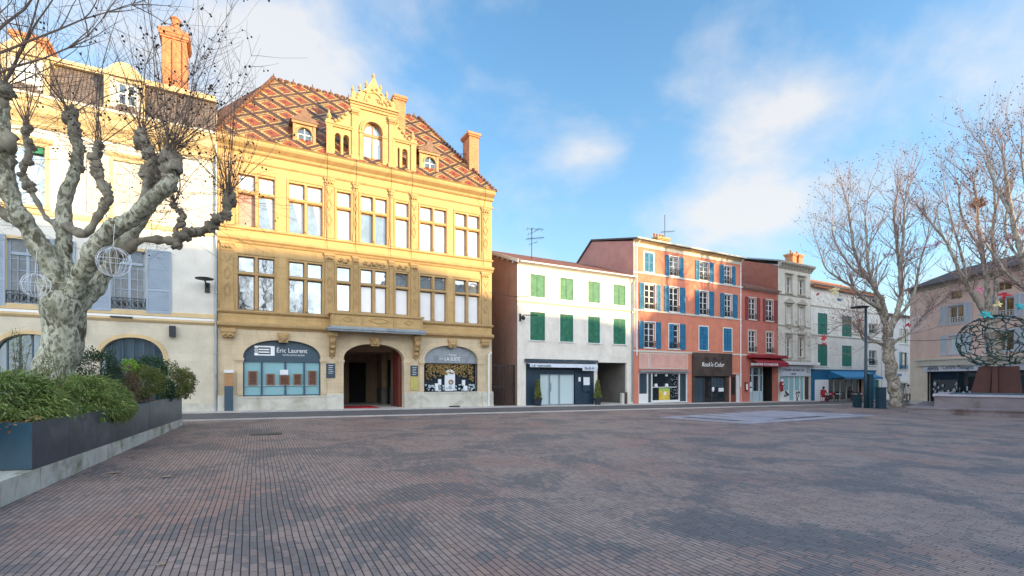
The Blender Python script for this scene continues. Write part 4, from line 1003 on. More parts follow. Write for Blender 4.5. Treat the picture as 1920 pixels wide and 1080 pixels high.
# ============================================================ ALLEY GATE
ga_, gb_ = YELLOW_U1+.06, U(969)
def G0(u, d=0): return gf(M_, u, d)
t = fthing(M_, 'alley_gate', 'grey wire mesh gate closing the dark alley between the yellow and white buildings', 'gate', ga_, G0(ga_), .3)
zt = Z(945, 684); m = MB(); zb_ = G0(ga_)
m.box(ga_, gb_, .28, .32, zt-.05, zt); m.box(ga_, gb_, .28, .32, zb_+.05, zb_+.1); m.box(ga_, gb_, .28, .32, zb_+1.25, zb_+1.3)
for x in (ga_, gb_-.06, (ga_+gb_)/2): m.box(x, x+.06, .27, .33, zb_, zt)
m.build('frame', 'dark_metal', t)
m = MB(); n = 16
for i in range(1, n): x = ga_+(gb_-ga_)*i/n; m.box(x-.012, x+.012, .295, .305, zb_+.1, zt-.05)
m.build('bars', 'iron', t)
m = MB(); m.box(ga_-.5, ga_+8, 9, 9.2, -1, 4.5)
t = fthing(M_, 'alley_wall', 'dark roughcast wall closing the far end of the alley', 'wall', ga_, 0, 9)
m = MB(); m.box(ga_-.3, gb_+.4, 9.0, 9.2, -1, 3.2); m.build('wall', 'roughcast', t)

def shell(root, u0, u1, D, side_l, side_r, mat_s, ridge, mat_back=None, zb=-1.5):
    """side walls with a roof outline [(y,z)...]; back wall"""
    if side_l: gable_side(root, u0+.005, .01, D, zb, ridge, side_l)
    if side_r: gable_side(root, u1-.205, .01, D, zb, ridge, side_r)
    zt = ridge[-1][1]
    MB().quad((u0+.01, D-.01, zb), (u1-.01, D-.01, zb), (u1-.01, D-.01, zt), (u0+.01, D-.01, zt)).build('back_wall', mat_back or mat_s, root)
def sec(spec):
    """('px0','px1') -> u"""
    return [(U(a), U(b)) for a, b in spec]
# ============================================================ WHITE BUILDING, green shutters
a0, a1 = U(970), U(1186.5); ze = 9.2
root = fthing(M_, 'white_building', 'white rendered house with eight closed green shutters and a dark shopfront', 'building', a0, G0(a0))
cols = [(994, 1022), (1050, 1075), (1102.5, 1125), (1150, 1173)]
holes = []
for p, q in cols: holes += [(U(p), U(q), 7.05, 8.55), (U(p), U(q), 4.22, 6.08)]
gz1 = G0(a0)
gar = (U(1120), U(1175), -.3, Z(1147, 680)); shp = (U(986), U(1113), -.3, Z(1050, 673)-.35)
m = MB(); wall(m, a0, a1, -1.5, ze, holes+[gar, shp], .16); m.build('wall', 'white_wall', root)
for i, (p, q) in enumerate(cols):
    a, b = U(p), U(q)
    for c, e, lou in ((7.05, 8.55, False), (4.22, 6.08, True)):
        mb = MB(); mb.box(a, b, .12, .15, c, e); w = mb.build('window', 'dark_metal', root)
        for s0, s1 in ((a+.015, (a+b)/2-.008), ((a+b)/2+.008, b-.015)): shutter(w, s0, s1, c+.02, e-.02, .05, 'green_shutter', slats=lou, rails=(.5,))
        surround(root, a, b, c, e, 'white_paint', .07, -.012)
m = MB(); cornice(m, a0, a1, ze-.15, [(.03, 0), (.1, .05), (.3, .1), (.34, .16), (.34, .2), (.05, .22)]); m.build('eaves_cornice', 'white_wall', root)
m = MB(); m.tube([(a0, -.4, ze+.0), (a1, -.4, ze+.0)], .05, 6); m.build('gutter', 'white_paint', root)
zr = Z(922, 479, 3.57)
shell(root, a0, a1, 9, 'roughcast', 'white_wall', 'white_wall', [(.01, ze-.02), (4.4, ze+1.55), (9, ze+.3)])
slope_roof(root, a0-.12, a1, ze+.08, ze+1.65, 4.4, 'tile_brown', .35, (9.1, ze+.4))
m = MB(); k = 1.57/4.4
m.prism([(-.4, ze-.12), (4.4, ze+1.6), (4.4, ze+1.78), (-.4, ze+.1)], 'x', a0-.19, a0-.125)
for i in range(6): y = .3+i*.7; m.box(a0-.16, a0-.01, y, y+.09, ze-.1+y*k, ze+.02+y*k)
m.build('roof_verge', 'pale_stone', root)
pipe(root, [(a1-.1, -.35, ze), (a1-.12, -.07, ze-.4), (a1-.12, -.07, .0)], 'zinc', .045)
m = MB(); cornice(m, a0, a1, 6.62, [(.01, 0), (.03, .02), (.03, .1), (.01, .12)]); m.build('string_course', 'cream_trim', root)
# garage recess
m = MB(); a, b, c, e = gar; m.quad((a, .16, c), (a, 5, c), (a, 5, e), (a, .16, e)); m.quad((b, .16, c), (b, 5, c), (b, 5, e), (b, .16, e)); m.quad((a, 5, c), (b, 5, c), (b, 5, e), (a, 5, e)); m.quad((a, .16, e), (b, .16, e), (b, 5, e), (a, 5, e)); m.build('carport_wall', 'interior_grey', root)
m = MB(); m.box(a, b, -.02, 5, -1, gf(M_, a)+.08); m.build('carport_floor', 'concrete', root)
m = MB(); m.box(b-.25, b-.02, -.1, .2, c, c+1.0); m.build('utility_box', 'brown_panel', root); m = MB(); m.box(b-.5, b-.26, -.05, .15, c, c+.95); m.build('utility_box', 'pale_stone', root)
# dark shopfront
a, b, c, e = shp; gl = G0(a)+.07
da, db = U(1012.5), U(1078)
m = MB(); m.box(a, da, -.03, .1, c, e); m.box(db, b, -.03, .1, c, e); m.box(da, db, .0, .1, Z(1045, 702)-0, Z(1045, 693.5)); sfr = m.build('shopfront', 'dark_front', root)
m = MB(); m.quad((da, .13, Z(1045, 693.5)), (db, .13, Z(1045, 693.5)), (db, .13, e), (da, .13, e)); m.build('fanlight', 'glass_shop', sfr)
m = MB(); zt = Z(1045, 702)
cs = [(da, U(1030)), (U(1031.5), U(1048.5)), (U(1050), U(1076.5))]
for p, q in cs: frame_rect(m, p, q, gl, zt, .12, .06, .07, 0, ())
m.build('door_frame', 'steel_frame', sfr)
m = MB()
for p, q in cs: m.quad((p+.05, .09, gl+.05), (q-.05, .09, gl+.05), (q-.05, .09, zt-.05), (p+.05, .09, zt-.05))
m.build('pane', 'glass_frost', sfr)
m = MB(); x = U(1032.5); m.tube([(x, .0, gl+.9), (x, -.03, gl+.95), (x, -.03, gl+1.4), (x, .0, gl+1.45)], .018, 6); m.build('handle', 'dark_metal', sfr)
m = MB(); m.box(U(983), U(1117), -.28, -.0, e+.10, e+.30); cs_ = m.build('awning_case', 'grey_box', root)
m = MB(); m.prism([(-.02, e+.05), (-.45, e-.02), (-.47, e-.24), (-.45, e-.24), (-.43, e-.05), (-.02, e+.02)], 'x', U(987), U(1113)); aw_ = m.build('awning', 'white_awning', root)
m = MB(); m.box(U(1084), U(1112), -.49, -.475, e-.44, e-.1); m.build('valance', 'white_awning', aw_)
text(aw_, 'LE VERGER', U(1008), -.485, e-.2, .17, 'lettering_dark', width=1.5); text(aw_, 'Bull·A', U(1097), -.5, e-.36, .26, 'lettering_dark', width=.8)
px = 1097; m = MB(); m.box(U(1090.5), U(1105), -.12, -.031, gl+.85, gl+2.05); mbd = m.build('menu_board', 'dark_front', sfr); m = MB(); m.box(U(1092), U(1103.5), -.13, -.121, gl+1.3, gl+1.85); m.box(U(1084), U(1088), -.05, -.031, gl+1.55, gl+1.85); m.build('menu', 'paper', mbd)
def planter_pot(px, lab, mt, leafmat, h, w, seed, d=-.45):
    u = U(px, d); z = gf(M_, u, d)+.07; t = fthing(M_, 'potted_plant', lab, 'plant', u, z, d, group='potted plants by the shop door')
    m = MB(); m.lathe([(.2, z), (.27, z+.42), (.3, z+.42), (.3, z+.47), (.24, z+.47), (.24, z+.42)], u, d, 14); m.build('pot', mt, t)
    rn = random.Random(seed); m = MB()
    for k in range(900):
        hh = rn.random(); r = w*(1-hh*.75)*math.sqrt(rn.random()); an = rn.random()*6.28
        c = Vector((u+r*math.cos(an), d+r*math.sin(an), z+.45+hh*h)); v = Vector((rn.gauss(0, 1), rn.gauss(0, 1), rn.gauss(.3, 1))).normalized()*.075; s = v.cross(Vector((rn.gauss(0, 1), rn.gauss(0, 1), rn.gauss(0, 1)))).normalized()*.028
        m.add([c-v, c+s, c+v, c-s], [(0, 1, 2, 3)])
    m.build('leaves', leafmat, t, recalc=False)
    m = MB(); m.tube([(u, d, z+.4), (u+.02, d, z+.45+h*.6)], .02, 5); m.build('stem', 'twig', t)
planter_pot(1008.5, 'tall narrow green shrub in a dark pot at the left of the glass door', 'pot', 'olive_leaf', 1.25, .28, 3)
planter_pot(1120.5, 'sparse yellowish shrub in a black pot beside the open carport', 'pot', 'olive_leaf', 1.25, .33, 8)
WHITE = root
# antenna on the white building
def antenna(px, d, zb_, h, lab, seed, arms):
    u = U(px, d); t = fthing(M_, 'tv_antenna', lab, 'antenna', u, zb_, d, group='roof antennas')
    m = MB(); m.tube([(u, d, zb_), (u, d, zb_+h)], .025, 6); m.build('mast', 'dark_metal', t)
    m = MB()
    for dz, L, sl, n in arms:
        z = zb_+h-dz; m.tube([(u-L*.3, d, z-sl*.3), (u+L*.7, d-.2, z+sl*.7)], .014, 5)
        for i in range(n): x = u-L*.3+L*i/(n-1 if n > 1 else 1); zz = z-sl*.3+sl*i/max(1, n-1); m.tube([(x, d-.22, zz), (x, d+.22, zz)], .008, 4); m.tube([(x, d, zz-.12), (x, d, zz+.12)], .008, 4)
    m.build('aerial_arms', 'dark_metal', t)
antenna(997, 1.5, 9.5, Z(997, 427, 1.5)-9.5, 'tall television aerial on the roof of the white building', 1, [(.1, 1.2, .1, 4), (.35, .9, .5, 4), (.75, 1.3, .25, 9), (1.1, .5, .2, 2)])
# ============================================================ PINK BUILDING, blue shutters
a0, a1 = U(1187.2), U(1390); ze = 12.05
root = fthing(M_, 'pink_building', 'tall salmon pink house with bright blue shutters and three storeys of windows', 'building', a0, G0(a0))
rows = [  # (z0, z1, [(hole px0,px1, left shutter px0 or None, right shutter px1 or None, closed)])
 (9.78, 11.28, [(1208, 1225.5, None, None, 2), (1255.5, 1272, 1247, 1281, 0), (1312, 1329, 1303.5, 1338, 0), (1358, 1371, 1349.5, 1378, 0)]),
 (6.95, 8.88, [(1208.5, 1229, 1198, 1238, 0), (1255, 1273, 1245, 1284, 0), (1311.5, 1328, 1303, 1338, 0), (1358.5, 1372, 1350, 1382, 0)]),
 (4.05, 5.98, [(1208, 1228, 1197, 1238.5, 0), (1254.5, 1273, None, 1284.5, 1), (1311, 1327.5, None, None, 2), (1356.5, 1372, None, None, 2)])]
holes = [(U(w[0]), U(w[1]), z0, z1) for z0, z1, ws in rows for w in ws]
s1 = (U(1197.5), U(1289), -.4, Z(1243, 698.5)); s2 = (U(1297), U(1366), -.4, Z(1330, 704)); s3 = (U(1369.5), U(1388), -.4, Z(1378, 702))
m = MB(); wall(m, a0, a1, -1.5, ze-.1, holes+[s1, s2, s3], .18); m.build('wall', 'pink_wall', root)
m = MB()
for z in (3.72, 6.78, 9.6): m.box(a0, a1, -.05, -.001, z, z+.13)
m.box(a0, a1, -.03, -.0011, ze-.45, ze-.1); m.build('string_course', 'cream_shutter', root)
m = MB(); cornice(m, a0, a1, ze-.2, [(.03, 0), (.12, .06), (.34, .12), (.4, .2), (.05, .24)]); m.build('eaves_cornice', 'cream_trim', root)
m = MB(); m.tube([(a0, -.46, ze+.05), (a1, -.46, ze+.05)], .07, 6); m.build('gutter', 'cream_shutter', root)
m = MB(); m.box(a0, a0+.35, -.035, -.0012, 4, ze-.45); m.build('corner_band', 'pink_pale', root)
for z0, z1, ws in rows:
    for hp0, hp1, lp, rp, closed in ws:
        a, b = U(hp0), U(hp1); w = window(root, a, b, z0, z1, .15, 'white_paint', 'glass_dark', 1, (.25, .5, .75), .07)
        surround(root, a, b, z0, z1, 'white_paint', .08, -.012)
        if closed == 2:
            shutter(w, a+.02, (a+b)/2-.01, z0+.02, z1-.02, .03, 'blue_shutter', rails=(.5,)); shutter(w, (a+b)/2+.01, b-.02, z0+.02, z1-.02, .03, 'blue_shutter', rails=(.5,))
        elif closed == 1: shutter(w, a+.02, (a+b)/2-.02, z0+.02, z1-.02, .03, 'blue_shutter')
        if lp: shutter(w, U(lp), a-.09, z0-.05, z1+.05, -.03, 'blue_shutter')
        if rp: shutter(w, b+.09, U(rp), z0-.05, z1+.05, -.03, 'blue_shutter')
        if closed < 2:
            railing(w, a, b, z0, .5, -.07, n=5)
shell(root, a0, a1, 9, 'pink_gable', 'pink_gable', 'pink_wall', [(.01, ze-.1), (4.8, 13.05), (6.6, 11.8), (9, 9.8)])
slope_roof(root, a0-.1, a1, ze+.02, 13.1, 4.8, 'tile_dark', .4, (9.1, 9.85))
chimney(root, U(1233, 2), U(1254, 2), 2, 3, 12.3, Z(1243, 445, 2), 'stone_gold', 4)
pipe(root, [(a0+.38, -.38, ze), (a0+.3, -.07, ze-.4), (a0+.3, -.07, 3.4)], 'white_paint', .045); pipe(root, [(a1-.25, -.38, ze), (a1-.18, -.07, ze-.4), (a1-.18, -.07, 1.0)], 'white_paint', .045)
PINK = root
# left shop: pale pink fascia
a, b, c, e = s1; gl = G0(a)+.05; zf0, zf1 = Z(1243, 692.5), Z(1243, 662)
m = MB(); m.box(a, b, -.06, -.001, zf0, zf1); fa = m.build('fascia', 'pink_pale', root)
m = MB(); q = U(1215.5)
for (x0, x1) in ((a, q), (q+.06, b)): frame_rect(m, x0+.03, x1-.03, zf0+.03, zf1-.05, -.061, .05, .02, 0, ())
m.build('fascia_moulding', 'pale_stone', fa)
m = MB(); m.box(a, b, -.2, -.001, e+.02, e+.16); m.build('roller_shutter_case', 'zinc', root)
m = MB(); frame_rect(m, a, b, gl, e, .1, .07, .08, 0, ())
for px in (1215, 1223, 1274.5): m.box(U(px)-.04, U(px)+.04, .02, .1, gl, e)
m.box(U(1223), U(1274), .02, .1, gl, gl+.22); m.box(a, U(1215), .03, .1, gl, gl+.75); sf = m.build('shopfront', 'white_paint', root)
for x0, x1 in ((a, U(1223)), (U(1275), b)): MB().quad((x0, .09, gl), (x1, .09, gl), (x1, .09, e), (x0, .09, e)).build('pane', 'glass_bluegrey', sf)
m = MB(); m.quad((U(1223), .12, gl+.2), (U(1275), .12, gl+.2), (U(1275), .12, e), (U(1223), .12, e)); m.build('pane', 'glass_shop', sf)
m = MB(); m.box(U(1237), U(1257), .06, .09, gl+.2, gl+1.15); ps = m.build('poster', 'poster_yellow', sf); m = MB(); m.blob((U(1248), .055, gl+.75), .16, 1, .1, 1); m.build('poster_motif', 'paper', ps); m = MB(); m.box(U(1238), U(1256), .05, .058, gl+.95, gl+1.13); m.build('poster_motif', 'poster_green', ps)
m = MB(); m.box(U(1224), U(1270), .05, .1, gl+1.2, gl+1.25)
for px in (1231, 1251): m.blob((U(px), .07, gl+2.15), .1); m.lathe([(.14, gl+1.26), (.11, gl+1.5)], U(px), .06, 8)
m.build('display', 'paper', sf)
rn = random.Random(2); m = MB()
for k in range(60): m.blob((U(1260)+rn.random()*(U(1273)-U(1260)), .1, gl+.4+rn.random()*2), .02, n=3)
m.build('fairy_lights', 'paper', sf)
# brown panel shop
a, b, c, e = s2; zt = Z(1333, 662)
m = MB(); m.box(U(1297), U(1370), -.16, -.001, e-.05, zt); sg = m.build('shop_sign', 'brown_panel', root); text(sg, "Rock'n Color", U(1333.5), -.175, Z(1333, 687.5), .52, 'lettering', width=U(1355)-U(1313), shear=.25)
for px in (1321, 1335, 1350):
    m = MB(); m.lathe([(.05, zt-.55), (.07, zt-.4)], U(px), -.3, 8); m.tube([(U(px), -.16, zt-.42), (U(px), -.3, zt-.4)], .015, 5); m.build('spotlight', 'dark_metal', sg)
m = MB(); m.box(a, a+.35, -.05, .1, -.4, e-.051); m.box(b-.3, b, -.05, .1, -.4, e-.051); frame_rect(m, a+.35, b-.3, gl-.1, e-.06, .14, .05, .06, 0, ())
for px in (1322, 1336): m.box(U(px)-.03, U(px)+.03, .06, .14, gl-.1, e-.06)
sf = m.build('shopfront', 'brown_panel', root)
m = MB(); m.quad((a+.35, .12, gl-.2), (b-.3, .12, gl-.2), (b-.3, .12, e), (a+.35, .12, e)); m.build('pane', 'glass_shop', sf)
for q in ((a+.5, U(1321), .1, .115, gl, e-.15), (U(1337), U(1359), .1, .115, gl+1.15, e-.15)): MB().box(*q).build('blind', 'glass_bluegrey', sf)
m = MB(); m.blob((U(1338.5), .08, gl+1.0), .17, 1, .4, 1.2); m.box(U(1349), U(1358), .06, .1, gl+.8, gl+1.1); m.build('display', 'paper', sf)
# small side door
a, b, c, e = s3; m = MB(); m.box(a-.12, a, -.05, .15, -.4, e+.12); m.box(b, b+.12, -.05, .15, -.4, e+.12); m.box(a, b, -.05, .15, e, e+.12); df = m.build('door_frame', 'pink_pale', root)
m = MB(); m.box(a, a+(b-a)*.62, .05, .12, gl-.1, e); dd = m.build('door', 'dark_red_wood', root); m = MB(); m.box(a+.1, a+(b-a)*.5, .035, .049, gl+.5, e-.2); m.build('door_panel', 'black_void', dd)
m = MB(); m.box(a+(b-a)*.62, b, .03, .12, -.4, e); m.build('door_side_panel', 'pale_house', root)
antenna(1246.5, 2.4, Z(1243, 445, 2)-.3, 2.4, 'thin aerial mast beside the chimney pots of the pink building', 2, [(1.45, 1.4, .25, 6)])
# ============================================================ RED BUILDING
a0, a1 = U(1390), U(1458.5); ze = 9.75
root = fthing(M_, 'red_building', 'small brick-red house with dark red shutters over a red brasserie awning', 'building', a0, G0(a0))
wins = [(1404, 1417, 6.95, 8.85, 1397, 1424), (1436, 1449.5, 6.95, 8.85, 1430.5, 1457), (1403.5, 1417, 4.05, 5.95, None, None), (1437, 1450, 4.05, 5.95, None, None)]
holes = [(U(w[0]), U(w[1]), w[2], w[3]) for w in wins]; ent = (U(1406), U(1451), -.5, Z(1428, 688))
m = MB(); wall(m, a0, a1, -1.5, ze-.1, holes+[ent], .18); m.build('wall', 'red_wall', root)
m = MB(); m.box(a0, a1, -.05, -.001, 3.72, 3.85); cornice(m, a0, a1, ze-.2, [(.03, 0), (.1, .06), (.28, .12), (.3, .2), (.05, .24)]); m.build('string_course', 'cream_shutter', root)
for p, q, z0, z1, lp, rp in wins:
    a, b = U(p), U(q); w = window(root, a, b, z0, z1, .15, 'white_paint', 'glass_dark', 1, (.25, .5, .75), .07); surround(root, a, b, z0, z1, 'cream_shutter', .09, -.015)
    if lp: shutter(w, U(lp), a-.1, z0-.05, z1+.05, -.03, 'red_shutter'); shutter(w, b+.1, U(rp), z0-.05, z1+.05, -.03, 'red_shutter')
    railing(w, a, b, z0, .5, -.07, n=5)
shell(root, a0, a1, 9, None, None, 'red_wall', [(.01, ze), (9, ze+1)])
slope_roof(root, a0-.0, a1-.02, ze, ze+2.3, 6.0, 'tile_brown', .35, (9, ze+1))
a, b, c, e = ent; gl = G0(a)+.05
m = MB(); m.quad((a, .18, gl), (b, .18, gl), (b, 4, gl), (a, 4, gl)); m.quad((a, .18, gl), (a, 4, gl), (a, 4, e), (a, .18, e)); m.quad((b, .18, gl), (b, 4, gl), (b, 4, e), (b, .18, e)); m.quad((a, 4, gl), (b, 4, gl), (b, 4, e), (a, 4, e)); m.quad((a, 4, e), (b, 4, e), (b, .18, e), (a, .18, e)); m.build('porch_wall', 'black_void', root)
m = MB(); q = U(1434)
for x0, x1 in ((a+.02, U(1414)), (U(1415), U(1427)), (U(1428), q)): frame_rect(m, x0, x1, gl, e, .25, .07, .07, 0, ()); m.box(x0+.07, x1-.07, .18, .24, gl+.07, gl+.95); m.box(x0+.07, x1-.07, .18, .24, gl+2.3, gl+2.4)
df = m.build('glazed_door', 'steel_frame', root); MB().quad((a, .235, gl), (q, .235, gl), (q, .235, e), (a, .235, e)).build('pane', 'glass_dark', df)
m = MB(); m.box(U(1408.5), U(1412.5), .16, .17, gl+1.35, gl+1.75); m.box(U(1408), U(1413), .16, .17, gl+.9, gl+1.2); m.build('notice', 'paper', df)
m = MB(); m.box(U(1399.5), U(1466), -.6, -.001, Z(1430, 671.5), Z(1430, 666)); m.build('awning_case', 'red_awning', root)
m = MB(); z1 = Z(1430, 671.5); z0 = Z(1430, 681); z2 = Z(1430, 687.5)
m.prism([(-.05, z1), (-.08, z1), (-.9, z0+.02), (-.9, z2), (-.88, z2), (-.87, z0)], 'x', U(1404), U(1461)); aw_ = m.build('awning', 'red_awning', root)
text(aw_, 'BRASSERIE DU MARCHÉ', (U(1407, -.9)+U(1460, -.9))/2, -.915, z2+.06, .3, 'lettering', width=(U(1460)-U(1407))*.92)
m = MB(); m.box(U(1396), U(1400.5), -.12, -.001, gl+.95, gl+1.75); mn = m.build('menu_box', 'dark_red_wood', root); m = MB(); m.box(U(1396)+.06, U(1400.5)-.06, -.13, -.121, gl+1.1, gl+1.6); m.build('menu', 'paper', mn)
# ============================================================ NARROW GREY-CREAM BUILDING
a0, a1 = U(1458.8), U(1519.5); ze = 12.6
root = fthing(M_, 'narrow_stone_building', 'tall narrow weathered cream house with carved lintels and a brick side wall', 'building', a0, G0(a0))
cs = [(1474, 1483.5), (1497.5, 1507.5)]; rws = [(9.75, 11.2), (6.85, 8.6), (3.75, 5.6)]
holes = [(U(p), U(q), z0, z1) for p, q in cs for z0, z1 in rws]; shp = (U(1462.5), U(1518), -.6, Z(1490, 705))
m = MB(); wall(m, a0, a1, -1.5, ze-.5, holes+[shp], .25); m.build('wall', 'grey_cream', root)
m = MB(); cornice(m, a0, a1+.15, ze-.62, [(.04, 0), (.08, .06), (.1, .2), (.26, .3), (.42, .42), (.46, .52), (.46, .6), (.05, .66)])
for i in range(12): x = a0+.1+(a1-a0-.1)*i/11; m.box(x-.07, x+.07, -.24, -.101, ze-.48, ze-.34)
m.build('cornice', 'grey_carved', root)
for z in (9.5, 6.6, 3.35): m = MB(); cornice(m, a0, a1, z, [(.03, 0), (.08, .04), (.08, .1), (.02, .14)]); m.build('string_course', 'grey_carved', root)
for p, q in cs:
    a, b = U(p), U(q); c = (a+b)/2
    m = MB()
    for k, (z0, z1) in enumerate(rws):
        m.box(a-.16, a-.02, -.05, -.001, z0, z1+.05); m.box(b+.02, b+.16, -.05, -.001, z0, z1+.05); m.box(a-.16, b+.16, -.06, -.0012, z1+.05, z1+.18)
        if k == 1: m.prism([(a-.3, z1+.3), (b+.3, z1+.3), (c, z1+.68)], 'y', -.2, -.001); m.box(a-.32, b+.32, -.22, -.0013, z1+.2, z1+.299)
        else: m.box(a-.25, b+.25, -.2, -.001, z1+.32, z1+.42); [m.blob((c+(i-2)*.17, -.06, z1+.27), .08, n=4, seed=i) for i in range(5)]
        if k != 0: [m.lathe([(.05, z0-.45), (.08, z0-.3), (.04, z0-.1)], c+(i-1)*.22, -.1, 6) for i in range(3)]
        m.box(a-.2, b+.2, -.14, -.001, z0-.1, z0-.001)
    m.build('carved_surround', 'grey_carved', root)
    for k, (z0, z1) in enumerate(rws): window(root, a, b, z0, z1, .22, 'white_paint', ('glass_dark', 'glass_white', 'glass_dark')[k], 1, (.5,), .08)
shell(root, a0, a1, 9, 'brick_red', 'grey_cream', 'grey_cream', [(.01, ze-.4), (4.2, 13.6), (9, 13.0)])
slope_roof(root, a0-.1, a1, ze-.0, 13.75, 4.2, 'zinc', .3, (9, 13.1))
for pa_, pb_ in ((1486.5, 1493.5), (1498, 1505)): chimney(root, U(pa_, 1.5), U(pb_, 1.5), 1.5, 2.3, 12.6, Z(1495, 476, 1.5), 'brick_chimney', 1)
a, b, c, e = shp; gl = G0(a)+.05
m = MB(); m.box(U(1463), U(1527), -.55, -.001, Z(1495, 684.5), Z(1495, 679)); m.build('shop_ledge', 'white_paint', root)
m = MB(); m.box(a, b, -.1, -.001, e, Z(1490, 686)); sg = m.build('shop_sign', 'white_awning', root); text(sg, "L'Atelier de Jean Luc", (a+U(1508))/2, -.115, Z(1486, 696), .42, 'lettering_dark', width=(U(1507)-a)*.92, shear=.3); text(sg, 'COIFFEUR', U(1485), -.115, Z(1486, 702.5), .2, 'lettering_dark', width=.85)
m = MB(); cxx = U(1513); m.tube([(cxx+.2*math.cos(t*.5236), -.12, Z(1512, 695)+.25*math.sin(t*.5236)) for t in range(13)], .02, 4); m.build('logo', 'lettering_dark', sg)
m = MB(); frame_rect(m, a, b, gl, e, .12, .06, .08, 0, ())
for px in (1480.5, 1490.5, 1501, 1509): m.box(U(px)-.035, U(px)+.035, .04, .12, gl, e)
m.box(a, U(1480), .06, .12, gl, gl+1.0); m.box(U(1491), U(1501), .06, .12, gl, gl+1.0); sf = m.build('shopfront', 'white_paint', root)
m = MB(); m.quad((a, .11, gl), (U(1509), .11, gl), (U(1509), .11, e), (a, .11, e)); m.build('pane', 'glass_teal', sf); m = MB(); m.box(U(1509.5), U(1517), .05, .12, gl, e-.05); m.build('door', 'brown_panel', sf)
m = MB(); rn = random.Random(4)
for cc in (1475, 1497):
    for k in range(14): m.blob((U(cc)+rn.gauss(0, .2), .04, gl+.9-abs(rn.gauss(0, .35))), rn.uniform(.06, .13), 1, .15, 1, n=4)
m.build('floral_sticker', 'dark_front', sf)
# a red santa-like cloth figure hanging at the shop's edge
u = U(1466.5, -.3); t = fthing(M_, 'hanging_cloth_figure', 'red stuffed figure with white trim hanging at the left of the white shopfront', 'decoration', u, gl+.9, -.25)
m = MB(); m.blob((u, -.25, gl+1.55), .24, .9, .6, 1.5, seed=3); m.tube([(u-.08, -.25, gl+1.3), (u-.1, -.27, gl+.9)], [.1, .07], 6); m.tube([(u+.08, -.25, gl+1.3), (u+.12, -.27, gl+.95)], [.1, .07], 6); m.tube([(u, -.25, gl+1.8), (u+.35, -.25, gl+1.5)], [.08, .06], 6); m.build('body', 'red_cloth', t, smooth=True)
m = MB(); m.blob((u, -.3, gl+1.95), .13); m.blob((u, -.36, gl+1.6), .09); m.build('trim', 'paper', t)
# ============================================================ OFF-WHITE BUILDING WITH BLUE CAFE
a0, a1 = U(1520), U(1652); ze = 11.0
root = fthing(M_, 'cafe_building', 'off-white house with green shutters over the bright blue cafe front', 'building', a0, G0(a0))
cs = [(1533, 1551.5), (1578.5, 1597)]; holes = [(U(p), U(q), z0, z1) for p, q in cs for z0, z1 in ((6.1, 8.25), (2.98, 5.15))]
rw = [(1629, 1643.5, Z(1636, 573), Z(1636, 559)), (1629, 1643.5, Z(1636, 626), Z(1636, 607)), (1629, 1643.5, Z(1636, 685), Z(1636, 657))]
holes += [(U(p), U(q), z0, z1) for p, q, z0, z1 in rw]; caf = (U(1548), U(1624), -.8, Z(1580, 711)); dr = (U(1640.5), U(1648), -.8, Z(1643, 712))
m = MB(); wall(m, a0, a1, -1.8, ze-.1, holes+[caf, dr], .22); m.build('wall', 'off_white', root)
m = MB(); cornice(m, a0, a1+.1, ze-.2, [(.03, 0), (.12, .08), (.3, .16), (.34, .24), (.05, .28)])
for z in (Z(1540, 630.5), Z(1540, 576)): m.box(a0, a1, -.05, -.001, z, z+.1)
m.build('string_course', 'grey_carved', root)
for p, q in cs:
    a, b = U(p), U(q)
    for z0, z1 in ((6.1, 8.25), (2.98, 5.15)):
        mb = MB(); mb.box(a, b, .15, .2, z0, z1); w = mb.build('window', 'dark_metal', root); shutter(w, a+.02, (a+b)/2-.01, z0, z1, .06, 'teal_shutter'); shutter(w, (a+b)/2+.01, b-.02, z0, z1, .06, 'teal_shutter'); surround(root, a, b, z0, z1, 'white_paint', .1, -.015)
for i, (p, q, z0, z1) in enumerate(rw):
    w = window(root, U(p), U(q), z0, z1, .18, 'white_paint', 'glass_dark', 1, (.5,), .08); surround(root, U(p), U(q), z0, z1, 'white_paint', .1, -.015)
    if i: railing(w, U(p), U(q), z0, .6, -.08, n=5, mat='teal_shutter')
shell(root, a0, a1, 9, 'grey_cream', 'off_white', 'off_white', [(.01, ze-.2), (4.5, ze+1.8), (9, ze-.1)])
slope_roof(root, a0, a1+.2, ze-.15, ze+1.9, 4.5, 'tile_orange', .4, (9.2, ze))
gl = G0(caf[0])+.05; zt = Z(1580, 695)
m = MB(); m.box(a0+.05, caf[0], -.12, -.001, -1.5, zt); m.box(caf[1], U(1640), -.12, -.001, -1.5, zt); m.box(caf[0], caf[1], -.12, -.0012, caf[3], zt); m.box(a0+.02, U(1640.5), -.2, -.001, zt, zt+.1); cf = m.build('cafe_front', 'blue_front', root)
m = MB(); n = 6
frame_rect(m, caf[0]+.4, caf[1]-.3, gl, caf[3], .1, .07, .08, 0, ())
for k in range(1, n): x = caf[0]+.4+(caf[1]-caf[0]-.7)*k/n; m.box(x-.06, x+.06, .02, .099, gl, caf[3])
m.build('glazing', 'cream_shutter', cf); MB().quad((caf[0], .09, gl), (caf[1], .09, gl), (caf[1], .09, caf[3]), (caf[0], .09, caf[3])).build('pane', 'glass_shop', cf)
z0 = Z(1590, 708, -1.4)
m = MB(); m.prism([(-.13, zt-.05), (-1.6, z0+.05), (-1.6, z0-.14), (-1.58, z0-.14), (-1.57, z0+.02), (-.13, zt-.1)], 'x', U(1552), U(1624)); aw_ = m.build('awning', 'blue_awning', root)
m = MB()
for x in (U(1552), U(1624)): m.prism([(-.13, zt-.05), (-1.6, z0+.05), (-.13, z0-.1)], 'x', x-.02, x+.0)
m.build('awning_side', 'blue_front', aw_)
